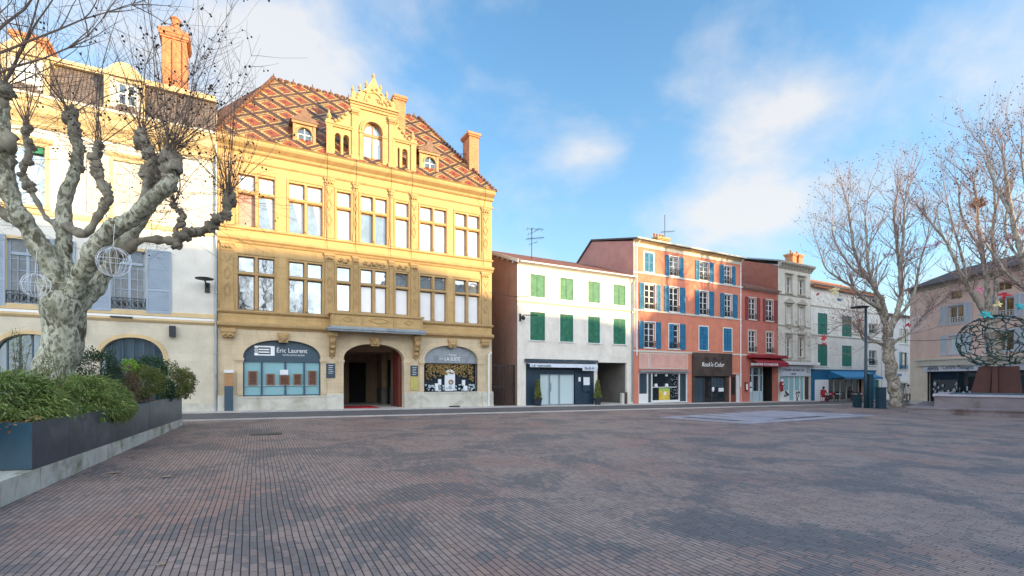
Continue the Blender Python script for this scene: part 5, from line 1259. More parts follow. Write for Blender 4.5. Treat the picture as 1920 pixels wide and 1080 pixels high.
text(cf, 'La Place', U(1556), -.13, Z(1555, 706), .45, 'lettering_orange', width=1.1, shear=.3)
m = MB(); m.box(a0+.5, caf[0]+.2, -.17, -.121, gl, Z(1540, 712)); m.build('menu_panel', 'paper', cf); m = MB(); m.box(U(1612.5), U(1622), -.15, -.121, gl, Z(1617, 711)); m.build('menu_panel', 'pink_pale', cf)
a, b, c, e = dr; m = MB(); m.box(a, b, .1, .15, -.8, e); m.build('door', 'teal_shutter', root); surround(root, a, b, gl, e, 'white_paint', .15, -.03, sill=False)
t = fthing(M_, 'hanging_sign', 'small black wrought iron sign bracket above the blue awning', 'sign', U(1618), Z(1618, 681))
u = U(1620); z = Z(1618, 681); m = MB(); m.tube([(u, 0, z+.4), (u, -.9, z+.5)], .03, 5); m.tube([(u, 0, z), (u, -.4, z+.3), (u, -.7, z+.5)], .03, 5); m.build('bracket', 'iron', t); m = MB(); m.tube([(u, -.75+.28*math.cos(q*.5236), z+.1+.28*math.sin(q*.5236)) for q in range(13)], .04, 5); m.box(u-.02, u+.02, -.95, -.55, z, z+.2); m.build('emblem', 'iron', t)
# ============================================================ HOUSE BEHIND THE TREE
d0 = 1.0; a0, a1 = M_.u(1653, d0), M_.u(1722, d0); FR2 = Frame(tuple(M_.world(0, d0).xy), TH); Z2 = lambda px, py: FR2.z(px, py); U2 = FR2.u
root = fthing(FR2, 'pale_house', 'pale grey-blue house with blue windows half hidden behind the leaning plane tree', 'building', a0, gf(FR2, a0)); ze = Z2(1690, 592)
wn = [(1686, 1702, Z2(1694, 645), Z2(1694, 617)), (1686, 1701, Z2(1694, 692), Z2(1694, 661)), (1662, 1672, Z2(1666, 645), Z2(1666, 617))]
dr = (U2(1689), U2(1699), -1.5, Z2(1694, 719))
m = MB(); wall(m, a0, a1, -2, ze, [(U2(p), U2(q), z0, z1) for p, q, z0, z1 in wn]+[dr], .2); m.build('wall', 'pale_house', root)
for i, (p, q, z0, z1) in enumerate(wn):
    w = window(root, U2(p), U2(q), z0, z1, .15, ('white_paint', 'blue_shutter', 'white_paint')[i], 'glass_dark', 1, (.5,), .09); surround(root, U2(p), U2(q), z0, z1, 'pale_stone', .1, -.02)
    if i == 1: shutter(w, U2(p)-.0, U2(p)+.5, z0, z1, .02, 'blue_shutter'); railing(w, U2(p), U2(q), z0, .5, -.1, mat='blue_shutter')
m = MB(); m.box(dr[0], dr[1], .1, .2, dr[2], dr[3]); m.build('door', 'dark_front', root); m = MB(); m.box(dr[0]-.3, dr[1]+.3, -.2, -.001, dr[3]+.05, dr[3]+.3); m.build('door_lintel', 'pale_stone', root)
m = MB(); m.box(U2(1681), U2(1690), -.06, -.001, Z2(1685, 705), Z2(1685, 701)); m.build('street_name_plate', 'blue_front', root)
shell(root, a0, a1, 8, 'pale_house', 'pale_house', 'pale_house', [(.01, ze), (8, ze)]); slope_roof(root, a0-.2, a1+.2, ze, ze+1.1, 4, 'tile_brown', .4, (8.2, ze))

# ============================================================ ROSE BUILDING ON THE RIGHT SIDE OF THE SQUARE
Rz = RT_.z; Ru = RT_.u; L_ = 17.0; ze = Rz(1705, 546)
root = fthing(RT_, 'rose_building', 'rose rendered building with pale shutters and a white signed shop behind the fountain', 'building', 0, gf(RT_, 0))
hp = [(1778, 1807), (1868, 1898)]; zz = [(Rz(1792, 606), Rz(1792, 573)), (Rz(1792, 663), Rz(1792, 629))]; az = (Rz(1794, 560), Rz(1794, 545))
stepR = Ru(1883)-Ru(1792.5); cu = [Ru(1792.5)+stepR*i for i in range(3)]; hwR = (Ru(1807)-Ru(1778))/2
cu = [c for c in cu if c+1.8 < L_]
holes = [(c-hwR, c+hwR, z0, z1) for c in cu for z0, z1 in zz]+[(c-hwR*.8, c+hwR*.8, *az) for c in cu]
shp = (Ru(1738), L_-.6, -1.0, Rz(1780, 696))
m = MB(); wall(m, 0, L_, Rz(1760, 672), ze, [h for h in holes], .22); m.build('wall', 'rose_wall', root)
m = MB(); wall(m, 0, L_, -2, Rz(1760, 672), [shp], .3); m.build('ground_floor_wall', 'rose_base', root)
m = MB(); cornice(m, 0, L_, ze-.3, [(.03, 0), (.1, .08), (.1, .2), (.34, .34), (.4, .44), (.05, .5)]); m.build('eaves_cornice', 'grey_carved', root)
for i, c in enumerate(cu):
    for j, (z0, z1) in enumerate(zz):
        w = window(root, c-hwR, c+hwR, z0, z1, .18, 'white_shutter', ('glass_gold_reflect', 'glass_frost')[(i+j) % 2 if j else 0], 1, (), .1); surround(root, c-hwR, c+hwR, z0, z1, 'white_shutter', .12, -.02)
        sw = hwR*.85
        for s in (-1, 1):
            x0, x1 = (c-hwR-.13-sw, c-hwR-.13) if s < 0 else (c+hwR+.13, c+hwR+.13+sw); shutter(w, x0, x1, z0-.1, z1+.1, -.03, 'white_shutter', rails=(.5,))
        if j == 0: railing(w, c-hwR, c+hwR, z0, .5, -.08, mat='white_paint', n=6)
    window(root, c-hwR*.8, c+hwR*.8, az[0], az[1], .18, 'grey_carved', 'glass_gold_reflect', 0, (), .06)
a, b, c, e = shp
zl0, zl1 = Rz(1770, 685.5), Rz(1770, 675)
m = MB(); m.box(Ru(1724), b, -.25, -.001, zl0, zl1); m.box(Ru(1721), b, -.35, -.0012, zl1, zl1+.1); m.build('shop_canopy', 'cream_shutter', root)
m = MB(); m.box(Ru(1734), b, -.12, -.001, e, zl0-.01); sg = m.build('shop_sign', 'white_awning', root)
text(sg, 'Centre Ménages', Ru(1798), -.14, e+.17, .5, 'lettering_dark', width=(Ru(1824)-Ru(1766)), shear=.15)
m = MB(); lx = Ru(1752)
for r in (.5, .34, .18): m.tube([(lx+r*math.cos(q*.3927), -.14, e+.1+r*.9*math.sin(q*.3927)) for q in range(9)], .04, 4)
m.build('logo', 'lettering_dark', sg)
m = MB(); frame_rect(m, a, b, -.6, e, .15, .08, .1, 0, ())
for k in range(1, 5): x = a+(b-a)*k/5; m.box(x-.04, x+.04, .05, .149, -.5, e)
sf = m.build('shop_window', 'dark_metal', root); MB().quad((a, .28, -.6), (b, .28, -.6), (b, .28, e), (a, .28, e)).build('pane', 'glass_shop', sf)
m = MB(); rn = random.Random(12)
for k in range(60): m.blob((a+.4+rn.random()*4.2, .2, .1+abs(rn.gauss(0, .55))), rn.uniform(.04, .16), 1, .3, 1.2, n=4, seed=k)
m.build('display', 'gift', sf)
m = MB(); m.box(.0, Ru(1738), -.06, -.001, -2, -.25); m.build('plinth', 'pale_stone', root)
shell(root, 0, L_, 9, 'rose_wall', 'rose_wall', 'rose_wall', [(.01, ze), (4.5, ze+1.6), (9, ze)], zb=-2); slope_roof(root, -.3, L_+.2, ze+.15, ze+1.9, 4.5, 'tile_dark', .5, (9.3, ze+.1))
# ============================================================ UNSEEN HOUSES, PLACED AND SHAPED TO SHADE THE SQUARE
def occluder_house(fr, u0, u1, d0_, h, mat, lab, D=9, flip=1):
    o = fr.world(u0, d0_); r = thing('occluder_house', lab, 'building', (o.x, o.y, gz(o.x, o.y)-.0), fr.a, 'unseen houses placed and shaped to shade the square')
    local(r); w = u1-u0
    m = MB(); nb = max(2, int(w/3)); hs = []
    for i in range(nb):
        for k in range(1, int(h/3.0)):
            c = w*(i+.5)/nb; hs.append((c-.5, c+.5, .6+3*k, 2.3+3*k))
    # facade looks towards the square: local +y side
    mm = MB(); wall(mm, 0, w, -2, h, hs, .2); mm.v = [(w-x, -y, z) for x, y, z in mm.v]; mm.build('wall', mat, r)
    m.box(0, w, -D, -.35, -2, h-.02); m.build('core', mat, r)
    m = MB()
    for a, b, c, e in hs: m.box(w-b, w-a, -.3, -.2, c, e)
    m.build('window', 'glass_dark', r)
    m = MB(); m.prism([(.4, h-.1), (-D/2, h+1.4), (-D-.2, h-.1)], 'x', -.1, w+.1); m.build('roof', 'tile_brown', r)
SOUTH = [(-12, 0, 8.6, 'white_wall'), (0, 12, 7.8, 'rose_wall'), (12, 22, 9.5, 'off_white'), (22, 31, 18.4, 'cream_wall'), (31, 40, 18.0, 'pale_house'), (40, 48.5, 18.3, 'pink_pale'), (48.5, 52, 17.2, 'white_wall'), (52, 61, 16.3, 'white_wall'), (61, 67.5, 15.4, 'off_white'), (67.5, 73, 17.4, 'cream_wall'), (73, 78, 19.8, 'pale_house'), (78, 104, 23.5, 'cream_wall')]  # heights tuned so the unseen roofs cast the facade shadow line
LAB = ['white low house', 'rose low house', 'off-white low house', 'cream tall house', 'pale tall house', 'pink tall house', 'narrow white house', 'wide white house', 'off-white house', 'cream house with a high roof', 'pale tower house', 'long cream block']
for i, (a, b, h, mt) in enumerate(SOUTH): occluder_house(M_, a, b, -45, h-1.0, mt, LAB[i]+' behind the camera on the south side of the square, unseen, height shaped for its shade')
occluder_house(RT_, -13, 20, 31, 15.5, 'cream_wall', 'unseen tall cream house added behind the rose building to block the sun')  # added out of view to stop sun leaking past the rose building
# ============================================================ TERRACE KERB AND PLANTERS
g0, g1 = ground(0, 952), ground(343, 797)
dirp = (g1-g0).xy.normalized(); nor = Vector((dirp.y, -dirp.x))   # towards the square
if nor.dot(Vector((1, 0))) < 0: nor = -nor
def lerp2(t, off=0.0): p = g0.xy.lerp(g1.xy, t); return p-nor*off
zt0 = EYE-(903-HY)*g0.y/F_PX; zt1 = EYE-(785-HY)*g1.y/F_PX
t = thing('terrace_kerb', 'long pale concrete kerb under the dark planters', 'kerb', (g0.x, g0.y, gz(g0.x, g0.y)))
m = MB(); ts = -.9
def zk(q): return zt0+(zt1-zt0)*q
A = lerp2(ts); B2 = lerp2(1); C = lerp2(1, 4.5); D_ = lerp2(ts, 4.5)
segs = [ts, -.3, .0, .0935, .19, .30, .42, .55, .70, .85, 1.0]
for i in range(len(segs)-1):
    q0, q1 = segs[i]+(.0015 if i else 0), segs[i+1]
    ps = [lerp2(q0), lerp2(q1), lerp2(q1, .55), lerp2(q0, .55)]; zs = [zk(q0), zk(q1), zk(q1), zk(q0)]
    m.add([(p.x, p.y, gz(p.x, p.y)-.2) for p in ps]+[(p.x, p.y, z) for p, z in zip(ps, zs)], [(0, 1, 5, 4), (1, 2, 6, 5), (2, 3, 7, 6), (3, 0, 4, 7), (4, 5, 6, 7)])
m.build('kerb_blocks', 'concrete', t)
m = MB(); ps = [lerp2(ts, .551), lerp2(1, .551), lerp2(1, 9), lerp2(ts, 9)]; zs = [zk(ts), zk(1), zk(1), zk(ts)]
m.add([(p.x, p.y, gz(p.x, p.y)-.2) for p in ps]+[(p.x, p.y, z-.004) for p, z in zip(ps, zs)], [(0, 1, 5, 4), (1, 2, 6, 5), (2, 3, 7, 6), (3, 0, 4, 7), (4, 5, 6, 7)])
tag(m.build('pavement', 'concrete'), kind='structure')
# planter corner: px 60 at the bottom y 880
def corner(px, py, zb):
    Y = (EYE-zb)*F_PX/(py-HY); return Vector(((px-CX)*Y/F_PX, Y))
c0 = corner(60, 879, zt0+.015); tq = (c0-g0.xy).dot(dirp)/(g1-g0).xy.length; off = max(.02, -(c0-g0.xy).dot(nor))
c1 = lerp2(.995, off); PT = 1.07
print('planter', c0, off, zt0, zt1)
cuts = [0.0, .60, 1.0]
W_ = 1.25
def onp(q, o=0.0): p = c0.lerp(c1, q); return p-nor*o
side2 = Vector((-1.0, -.12)).normalized()
planters = []
for i in range(2):
    q0, q1 = cuts[i]+(.002 if i else 0), cuts[i+1]
    lab = ('long dark slate planter box with a bluer end panel, holding the bamboo', 'far dark slate planter box holding mixed shrubs')[i]
    p = onp(q0); t = thing('planter_box', lab, 'planter', (p.x, p.y, zk(.1+q0*.8)), 0, 'dark planters on the terrace kerb')
    ztp = PT+(.02 if i else 0)
    wd = W_+1.2 if i == 0 else W_
    cs = [onp(q0), onp(q1), onp(q1, wd), onp(q0)+side2*wd*1.0 if i == 0 else onp(q0, wd)]
    th = .04
    def ring(s):
        cc = sum(cs, Vector((0, 0)))/4; return [c+(cc-c).normalized()*s for c in cs]
    inn = ring(.07); m = MB()
    zb4 = [zk(tq+q0*(1-tq))+.01, zk(tq+q1*(1-tq))+.01, zk(tq+q1*(1-tq))+.01, zk(tq+q0*(1-tq))+.01]
    o_ = [(c.x, c.y) for c in cs]; n_ = [(c.x, c.y) for c in inn]
    vs = [(x, y, z) for (x, y), z in zip(o_, zb4)]+[(x, y, ztp) for x, y in o_]+[(x, y, ztp) for x, y in n_]+[(x, y, ztp-.12) for x, y in n_]
    fs = []
    for k in range(4): k2 = (k+1) % 4; fs += [(k, k2, 4+k2, 4+k), (4+k, 4+k2, 8+k2, 8+k), (8+k, 8+k2, 12+k2, 12+k)]
    fend = [fs[9]] if i == 0 else []
    m.add(vs, [f for f in fs if f not in fend]); m.build('box', 'grey_box', t)
    if fend: m = MB(); m.add([vs[k] for k in fend[0]], [(0, 1, 2, 3)]); m.build('end_panel', 'blue_end', t, 'bluer end panel facing the camera')
    m = MB()
    for k in range(1, 5 if i == 0 else 4):
        q = q0+(q1-q0)*k/(5 if i == 0 else 4); p = onp(q, -.004); p2 = onp(q+.0012, -.004); z = zk(tq+q*(1-tq))+.02
        m.add([(p.x, p.y, z), (p2.x, p2.y, z), (p2.x, p2.y, ztp-.01), (p.x, p.y, ztp-.01)], [(0, 1, 2, 3)])
    m.build('panel_joint', 'dark_metal', t)
    m = MB(); m.poly([(c.x, c.y, ztp-.11) for c in inn]); m.build('soil', 'soil', t)
    planters.append((q0, q1, ztp))
# ------------------------------------------------------------ leaves
def leaf_mesh(m, c, d, n, L, w, curl=.25):
    """long drooping leaf: 2 segments"""
    s = d.cross(n); s = s.normalized()*w if s.length > 1e-6 else Vector((w, 0, 0))
    mid = c+d*L*.5+Vector((0, 0, L*.06)); tip = c+d*L-Vector((0, 0, L*curl))
    m.add([c, mid-s, mid+s, tip], [(0, 1, 2), (1, 3, 2)])
def bamboo(lab, q, o, rx, ry, h, n, seed, mat='bamboo_leaf', zb=PT-.1, L=.14, w=.0095, droop=.5, stems=18, name='bamboo'):
    rn = random.Random(seed); c = onp(q, o); t = thing(name, lab, 'plant', (c.x, c.y, zb), 0, 'plants in the terrace planters')
    m = MB(); dx = Vector((dirp.x, dirp.y, 0)); dy = Vector((-nor.x, -nor.y, 0))
    for k in range(n//6):
        # a twig on the mound's surface carrying six leaves
        while True:
            a = Vector((rn.uniform(-1, 1), rn.uniform(-1, 1), rn.uniform(-.12, 1)))
            if .25 < a.length < 1: break
        rr = a.length**.35; a = a.normalized()
        bump_ = 1+.28*mnoise.noise(a*3.1+Vector((seed, 0, 0)))
        p = Vector((c.x, c.y, zb))+dx*(a.x*rx*rr*bump_)+dy*(a.y*ry*rr*bump_)+Vector((0, 0, a.z*h*rr*bump_))
        outw = (dx*a.x+dy*a.y+Vector((0, 0, a.z*.5-.25*droop))).normalized()
        for j in range(6):
            d = (outw+Vector((rn.gauss(0, .55), rn.gauss(0, .55), rn.gauss(-.3*droop, .4)))).normalized()
            leaf_mesh(m, p+Vector((rn.gauss(0, .03), rn.gauss(0, .03), rn.gauss(0, .03))), d, Vector((rn.gauss(0, 1), rn.gauss(0, 1), 1)), L*rn.uniform(.6, 1.3), w*rn.uniform(.7, 1.3), .3*droop+.1)
    m.build('leaves', mat, t, recalc=False)
    m = MB()
    for k in range(stems):
        a = rn.random()*6.28; r = rn.random()**.5
        p = Vector((c.x, c.y, zb))+dx*(math.cos(a)*rx*.35*r)+dy*(math.sin(a)*ry*.35*r); e = Vector((c.x, c.y, zb))+dx*(math.cos(a)*rx*.8*r)+dy*(math.sin(a)*ry*.8*r)+Vector((0, 0, h*.85*(1-r*.3)))
        m.tube([p, p.lerp(e, .5)+Vector((0, 0, h*.12)), e], [.008, .006, .003], 4)
    m.build('stems', 'twig', t)
    return t
NEARB = [('broad mound of bright green weeping bamboo at the planter corner', .14, 1.0, .95, .85, .78, 17000, 1), ('second mound of weeping bamboo leaning over the long planter side', .36, .55, 1.15, .72, .72, 17500, 2), ('bamboo clump behind the blue planter end, leftmost of the bamboo', -.03, 1.6, .9, .9, .84, 10000, 3)]
for lab, q, o, rx, ry, h, n, sd in NEARB: bamboo(lab, q, o, rx, ry, h, n, sd)
litter = thing('leaf_litter', 'brown dead leaves lying in the corner of the nearest planter', 'leaves', (c0.x, c0.y, PT-.1)); m = MB(); rn = random.Random(77)
for k in range(420):
    p = onp(rn.uniform(-.01, .16), rn.uniform(.08, 1.4)); q = Vector((p.x, p.y, PT-.1+rn.uniform(0, .13))); d = Vector((rn.gauss(0, 1), rn.gauss(0, 1), rn.gauss(0, .4))).normalized(); leaf_mesh(m, q, d, Vector((0, rn.gauss(0, 1), 1)), rn.uniform(.05, .11), .022, .1)
tag(m.build('dead_leaves', 'dead_leaf', litter, recalc=False), kind='stuff')
# upright wispy bamboo canes
def canes(lab, px0, px1, py0, py1, Yd, n, seed):
    rn = random.Random(seed); b = P((px0+px1)/2, 740, Yd); t = thing('bamboo_cane', lab, 'plant', b, 0, 'plants in the terrace planters'); m = MB(); st = MB()
    for k in range(n):
        p = P(rn.uniform(px0+5, px1-5), 745, Yd+rn.uniform(-.3, .3)); top = P(rn.uniform(px0, px1), rn.uniform(py0, py1), Yd+rn.uniform(-.3, .3)); mid = p.lerp(top, .5)+Vector((rn.gauss(0, .04), 0, 0)); pts = [p, mid, top]
        st.tube(pts, [.006, .005, .003], 4)
        for j in range(70):
            s = rn.random()**.8; q = (p.lerp(mid, s*2) if s < .5 else mid.lerp(top, s*2-1)); d = Vector((rn.gauss(0, 1), rn.gauss(0, 1), rn.gauss(.1, .5))).normalized()
            leaf_mesh(m, q+d*.03, d, Vector((0, 0, 1)), rn.uniform(.06, .13), .007)
    m.build('leaves', 'olive_leaf', t, recalc=False); st.build('stems', 'twig', t)
canes('tall wispy bamboo canes left of the plane tree trunk', 22, 62, 612, 680, 8.8, 9, 4)
canes('wispy bamboo canes in front of the plane tree trunk', 60, 125, 640, 690, 9.0, 12, 5)
def shrub(lab, px, py_c, Yd, rx, rz, n, mat, seed, L=.05, w=.018, stems=10, bare=0, name='shrub'):
    rn = random.Random(seed); c = P(px, py_c, Yd); zb = PT-.08; t = thing(name, lab, 'plant', (c.x, c.y, zb), 0, 'plants in the terrace planters'); m = MB()
    for k in range(n):
        a = Vector((rn.gauss(0, 1), rn.gauss(0, 1), rn.gauss(0, 1))).normalized(); b_ = 1+.45*mnoise.noise(a*2.6+Vector((seed*3.3, 0, 0))); r = (.55+.45*rn.random()**.6)*b_
        p = c+Vector((a.x*rx*r, a.y*rx*r, a.z*rz*r)); p.z = max(p.z, zb+.02)
        d = (a+Vector((rn.gauss(0, .6), rn.gauss(0, .6), rn.gauss(0, .6)))).normalized(); leaf_mesh(m, p, d, Vector((rn.gauss(0, 1), rn.gauss(0, 1), rn.gauss(0, 1))), L*rn.uniform(.7, 1.4), w*rn.uniform(.7, 1.3), .1)
    m.build('leaves', mat, t, recalc=False); m = MB(); B_ = Vector((c.x, c.y, zb))
    for k in range(stems):
        a = Vector((rn.gauss(0, 1), rn.gauss(0, 1), abs(rn.gauss(.6, .6)))).normalized(); e = c+Vector((a.x*rx, a.y*rx, a.z*rz*1.05)); m.tube([B_+Vector((rn.gauss(0, .06), rn.gauss(0, .06), 0)), B_.lerp(e, .5)+Vector((rn.gauss(0, .05), rn.gauss(0, .05), .05)), e], [.012, .008, .003], 4)
    m.build('stems', 'twig', t)
shrub('dark green conifer-like shrub right of the plane tree trunk', 181, 700, 11.8, .52, .62, 5200, 'dark_leaf', 11, .055, .012, 14)
shrub('brown half bare shrub in the middle of the planters', 226, 726, 12.6, .42, .52, 2600, 'brown_leaf', 12, .05, .014, 40)
shrub('small lime green sprig above the brown shrub', 243, 686, 13.6, .17, .16, 420, 'lime_leaf', 13, .06, .02, 5)
shrub('dark leafy shrub behind the olive shrub in front of the arch', 281, 692, 15.2, .45, .38, 2600, 'dark_leaf', 14, .06, .02, 10)
shrub('olive green drooping shrub in the middle of the far planter', 272, 716, 13.9, .47, .42, 3900, 'olive_leaf', 15, .07, .012, 12)
shrub('rounded olive shrub at the far end of the planters', 326, 716, 16.3, .52, .58, 4600, 'olive_leaf', 16, .06, .016, 12)
shrub('low dark ivy spilling over the far planter', 311, 733, 15.3, .26, .34, 1500, 'dark_leaf', 17, .05, .02, 6)
shrub('brown-green twiggy shrub at the very end of the planters', 349, 718, 17.0, .32, .45, 1500, 'brown_leaf', 18, .05, .016, 14)
# dry leaves
rn = random.Random(21); spots = [(340, 826), (303, 829), (246, 857), (215, 887), (312, 895), (33, 968), (276, 919), (110, 921), (390, 808), (368, 820), (350, 802), (372, 802), (385, 803), (257, 968), (400, 1037), (302, 1060), (807, 970), (853, 1028), (1385, 795), (443, 815), (520, 865)]
for i, (px, py) in enumerate(spots):
    g = ground(px, py); s = rn.uniform(.045, .075)*(1.3 if py < 900 else .6)
    m = MB(); n = 10; pts = []
    for k in range(n):
        a = 6.283*k/n+rn.uniform(-.1, .1); r = s*(1.25 if k % 2 == 0 else .6); pts.append((g.x+r*math.cos(a), g.y+r*math.sin(a), g.z+.006+rn.uniform(0, .02)))
    o = m.add([(g.x, g.y, g.z+.025)]+pts, [(0, 1+k, 1+(k+1) % n) for k in range(n)]).build('fallen_leaf', 'dry_leaf'); 
    tag(o, 'dry plane leaf lying on the brick paving', 'leaf', 'dry leaves scattered on the paving')

# ============================================================ TREES
def catmull(pts, k=6):
    out = []; n = len(pts)
    for i in range(n-1):
        p0, p1, p2, p3 = pts[max(i-1, 0)], pts[i], pts[i+1], pts[min(i+2, n-1)]
        for j in range(k):
            t = j/k; out.append(.5*((2*p1)+(p2-p0)*t+(2*p0-5*p1+4*p2-p3)*t*t+(3*p1-p0-3*p2+p3)*t*t*t))
    out.append(pts[-1]); return out
def limb(m, pts, r0, r1, k=7, n=10, knob=.12, seed=0, power=1.0):
    c = catmull(pts, k*2); N = len(c); rs = []
    for i, p in enumerate(c):
        t = i/(N-1); r = r0+(r1-r0)*t**power; rs.append(r*(1+knob*mnoise.noise(p*3.3+Vector((seed, 0, 0)))*1.6+knob*.7*mnoise.noise(p*11+Vector((0, seed, 0)))))
    c = [p+Vector((mnoise.noise(p*2.3), mnoise.noise(p*2.3+Vector((9, 0, 0))), 0))*r*.35 for p, r in zip(c, rs)]
    m.tube(c, rs, n); return c, rs
# ---- near pollarded plane tree
YT = 10.5
base = Vector(P(108, 700, YT)); base.z = .3
tree = thing('plane_tree', 'large pollarded plane tree with mottled bark in front of the cream building', 'tree', (base.x, base.y, .3))
m = MB(); kn = MB(); tw = MB(); sb = MB(); rn = random.Random(31)
def PP(l): return [P(x, y, YT+dz) for x, y, dz in l]
trunk = [base+Vector((.0, 0, -.1)), P(107, 720, YT), P(108, 660, YT), P(116, 600, YT), P(126, 560, YT), P(128, 530, YT)]
limb(m, trunk, .345, .45, 8, 20, .03, 0, 3.0)
LM = [  # points (px,py,dY), r0, r1, knob shoots, spread
 (PP([(122, 560, 0), (98, 500, -.1), (62, 440, -.3), (28, 390, -.5), (10, 330, -.6), (4, 250, -.7), (2, 170, -.8)]), .30, .15, 16),
 (PP([(40, 420, -.3), (10, 400, -.5), (-30, 370, -.8)]), .17, .12, 0),
 (PP([(126, 550, 0), (120, 490, .1), (123, 430, .2), (124, 370, .25), (138, 330, .3), (146, 280, .3), (136, 238, .3), (131, 214, .3)]), .235, .10, 14),
 (PP([(112, 420, .2), (88, 410, .4), (68, 375, .5), (50, 345, .5), (42, 325, .5), (54, 290, .5), (48, 255, .5), (50, 238, .5)]), .10, .065, 12),
 (PP([(126, 425, .1), (160, 438, -.2), (186, 405, -.3), (204, 372, -.3), (190, 345, -.3), (188, 320, -.3), (180, 295, -.3), (186, 272, -.3)]), .13, .075, 12),
 (PP([(138, 550, -.1), (165, 495, -.3), (200, 440, -.5), (245, 410, -.6), (290, 370, -.7), (316, 345, -.7), (322, 312, -.7), (318, 290, -.7)]), .24, .12, 30),
 (PP([(262, 400, -.6), (272, 360, -.5), (276, 330, -.4), (284, 300, -.4), (268, 275, -.4), (266, 248, -.4)]), .15, .085, 17),
 (PP([(146, 575, .1), (180, 535, .3), (215, 480, .5), (245, 440, .6), (285, 380, .7), (280, 350, .7), (300, 325, .7), (305, 300, .7)]), .27, .10, 12),
 (PP([(225, 475, .5), (262, 452, .6), (305, 450, .7), (332, 452, .7), (350, 436, .7), (380, 432, .8), (410, 412, .8), (425, 395, .8), (428, 368, .8)]), .15, .095, 24),
 (PP([(338, 450, .7), (330, 430, .7), (342, 410, .7), (336, 395, .7), (326, 384, .7)]), .085, .05, 14),
]
ends = []
for i, (pts, r0, r1, ns) in enumerate(LM):
    big = r0 > .2; r0 *= .76 if big else .66; r1 *= .80
    if big: limb(m, pts, r0, r1, 10, 16, .20, i, .8)
    else: limb(m if r0 > .14 else kn, pts, r0, r1, 12, 12, .45, i)
    # knobbly outer part
    c = catmull(pts, 5)
    if ns:
        tail = c[int(len(c)*(.62 if big else .35)):]
        for j, p in enumerate(tail):
            kn.blob(p+Vector((rn.gauss(0, .035), rn.gauss(0, .03), rn.gauss(0, .03))), r1*rn.uniform(.95, 1.55), 1, 1, rn.uniform(.8, 1.4), seed=i*9+j, n=8, amp=.9)
        kn.blob(pts[-1], r1*1.35, seed=i, n=9, amp=.8); kn.blob(pts[-1]+Vector((0, 0, r1*.7)), r1*1.0, seed=i+3, n=8, amp=.8)
        ends.append((pts[-1], r1, ns, pts))
m.blob(P(200, 500, YT-.4), .01)
def shoot(p, d, L, r, side, depth, balls=.0, grav=.25):
    """one long whip with side twigs"""
    n = 7; pts = [p]; q = p.copy(); dd = d.copy()
    for k in range(n):
        dd = (dd+Vector((rn.gauss(0, .10), rn.gauss(0, .10), grav*.22))).normalized(); q = q+dd*(L/n); pts.append(q.copy())
    tw.tube(pts, [max(.0022, r*(1-k/(n+.6))) for k in range(n+1)], 4 if r < .012 else 5, False)
    if depth > 0:
        for s in range(side):
            k = rn.randint(1, n-1); sd = (dd*.7+Vector((rn.gauss(0, .8), rn.gauss(0, .8), rn.gauss(.25, .45)))).normalized()
            shoot(pts[k], sd, L*rn.uniform(.18, .42), r*.45, 3, depth-1, balls, grav*.6)
    if rn.random() < balls:
        for _ in range(rn.randint(1, 3)):
            e = pts[-1]+Vector((rn.gauss(0, .06), rn.gauss(0, .06), -rn.uniform(.03, .14))); tw.tube([pts[-1], e], .002, 3, False); sb.blob(e, rn.uniform(.016, .025), n=4, amp=.1)
for i, (p, r1, ns, pts) in enumerate(ends):
    back = (pts[-1]-pts[-2]).normalized()
    for k in range(ns):
        d = Vector((rn.gauss(0, .55), rn.gauss(0, .4), rn.uniform(.35, 1.3)))+back*.3
        if i in (4, 5): d += Vector((.45, 0, 0))
        shoot(p+Vector((rn.gauss(0, r1*.6), rn.gauss(0, r1*.6), r1*.6)), d.normalized(), rn.uniform(1.5, 4.3) if k % 3 else rn.uniform(.5, 1.3), rn.uniform(.006, .015), 7, 1, .3 if p.x > -7.9 else .01)
    for k in range(int(ns*1.0)):    # thin untidy twigs round the knob
        d = Vector((rn.gauss(0, 1), rn.gauss(0, .7), rn.gauss(.1, .5))).normalized(); shoot(p+Vector((rn.gauss(0, .06), rn.gauss(0, .06), rn.gauss(0, .06))), d, rn.uniform(.6, 2.1), .006, 5, 1, .02, .05)
# water shoots along the limbs
for (pts, r0, r1, ns) in LM:
    c = catmull(pts, 4)
    for k in range(17):
        p = c[rn.randint(len(c)//3, len(c)-1)]; d = Vector((rn.gauss(0, 1), rn.gauss(0, .6), rn.gauss(.35, .6))).normalized(); shoot(p, d, rn.uniform(.5, 2.0), .005, 4, 1, .02, .1)
# branches entering from a neighbouring limb at the top left
for (a, b, L) in (((-30, 110, -1), (.9, .1, .5), 3.4), ((-20, 70, -1), (.75, .2, .9), 3.0), ((-60, 160, -1.2), (.95, .1, .35), 3.6), ((-10, 60, -.8), (.2, 0, 1), 2.2), ((0, 170, -.8), (.5, 0, 1), 3.5), ((0, 170, -.8), (.2, .2, 1), 3.5)):
    shoot(P(a[0], a[1], YT+a[2]), Vector(b).normalized(), L, .028, 9, 2, .1, .1)
m.build('trunk', 'bark', tree, smooth=True, recalc=False); kn.build('knobbly_limbs', 'bark_knobby', tree, smooth=True, recalc=False); tw.build('crown', 'twig', tree, recalc=False); tag(sb.build('seed_balls', 'seed', tree, recalc=False), kind='stuff')
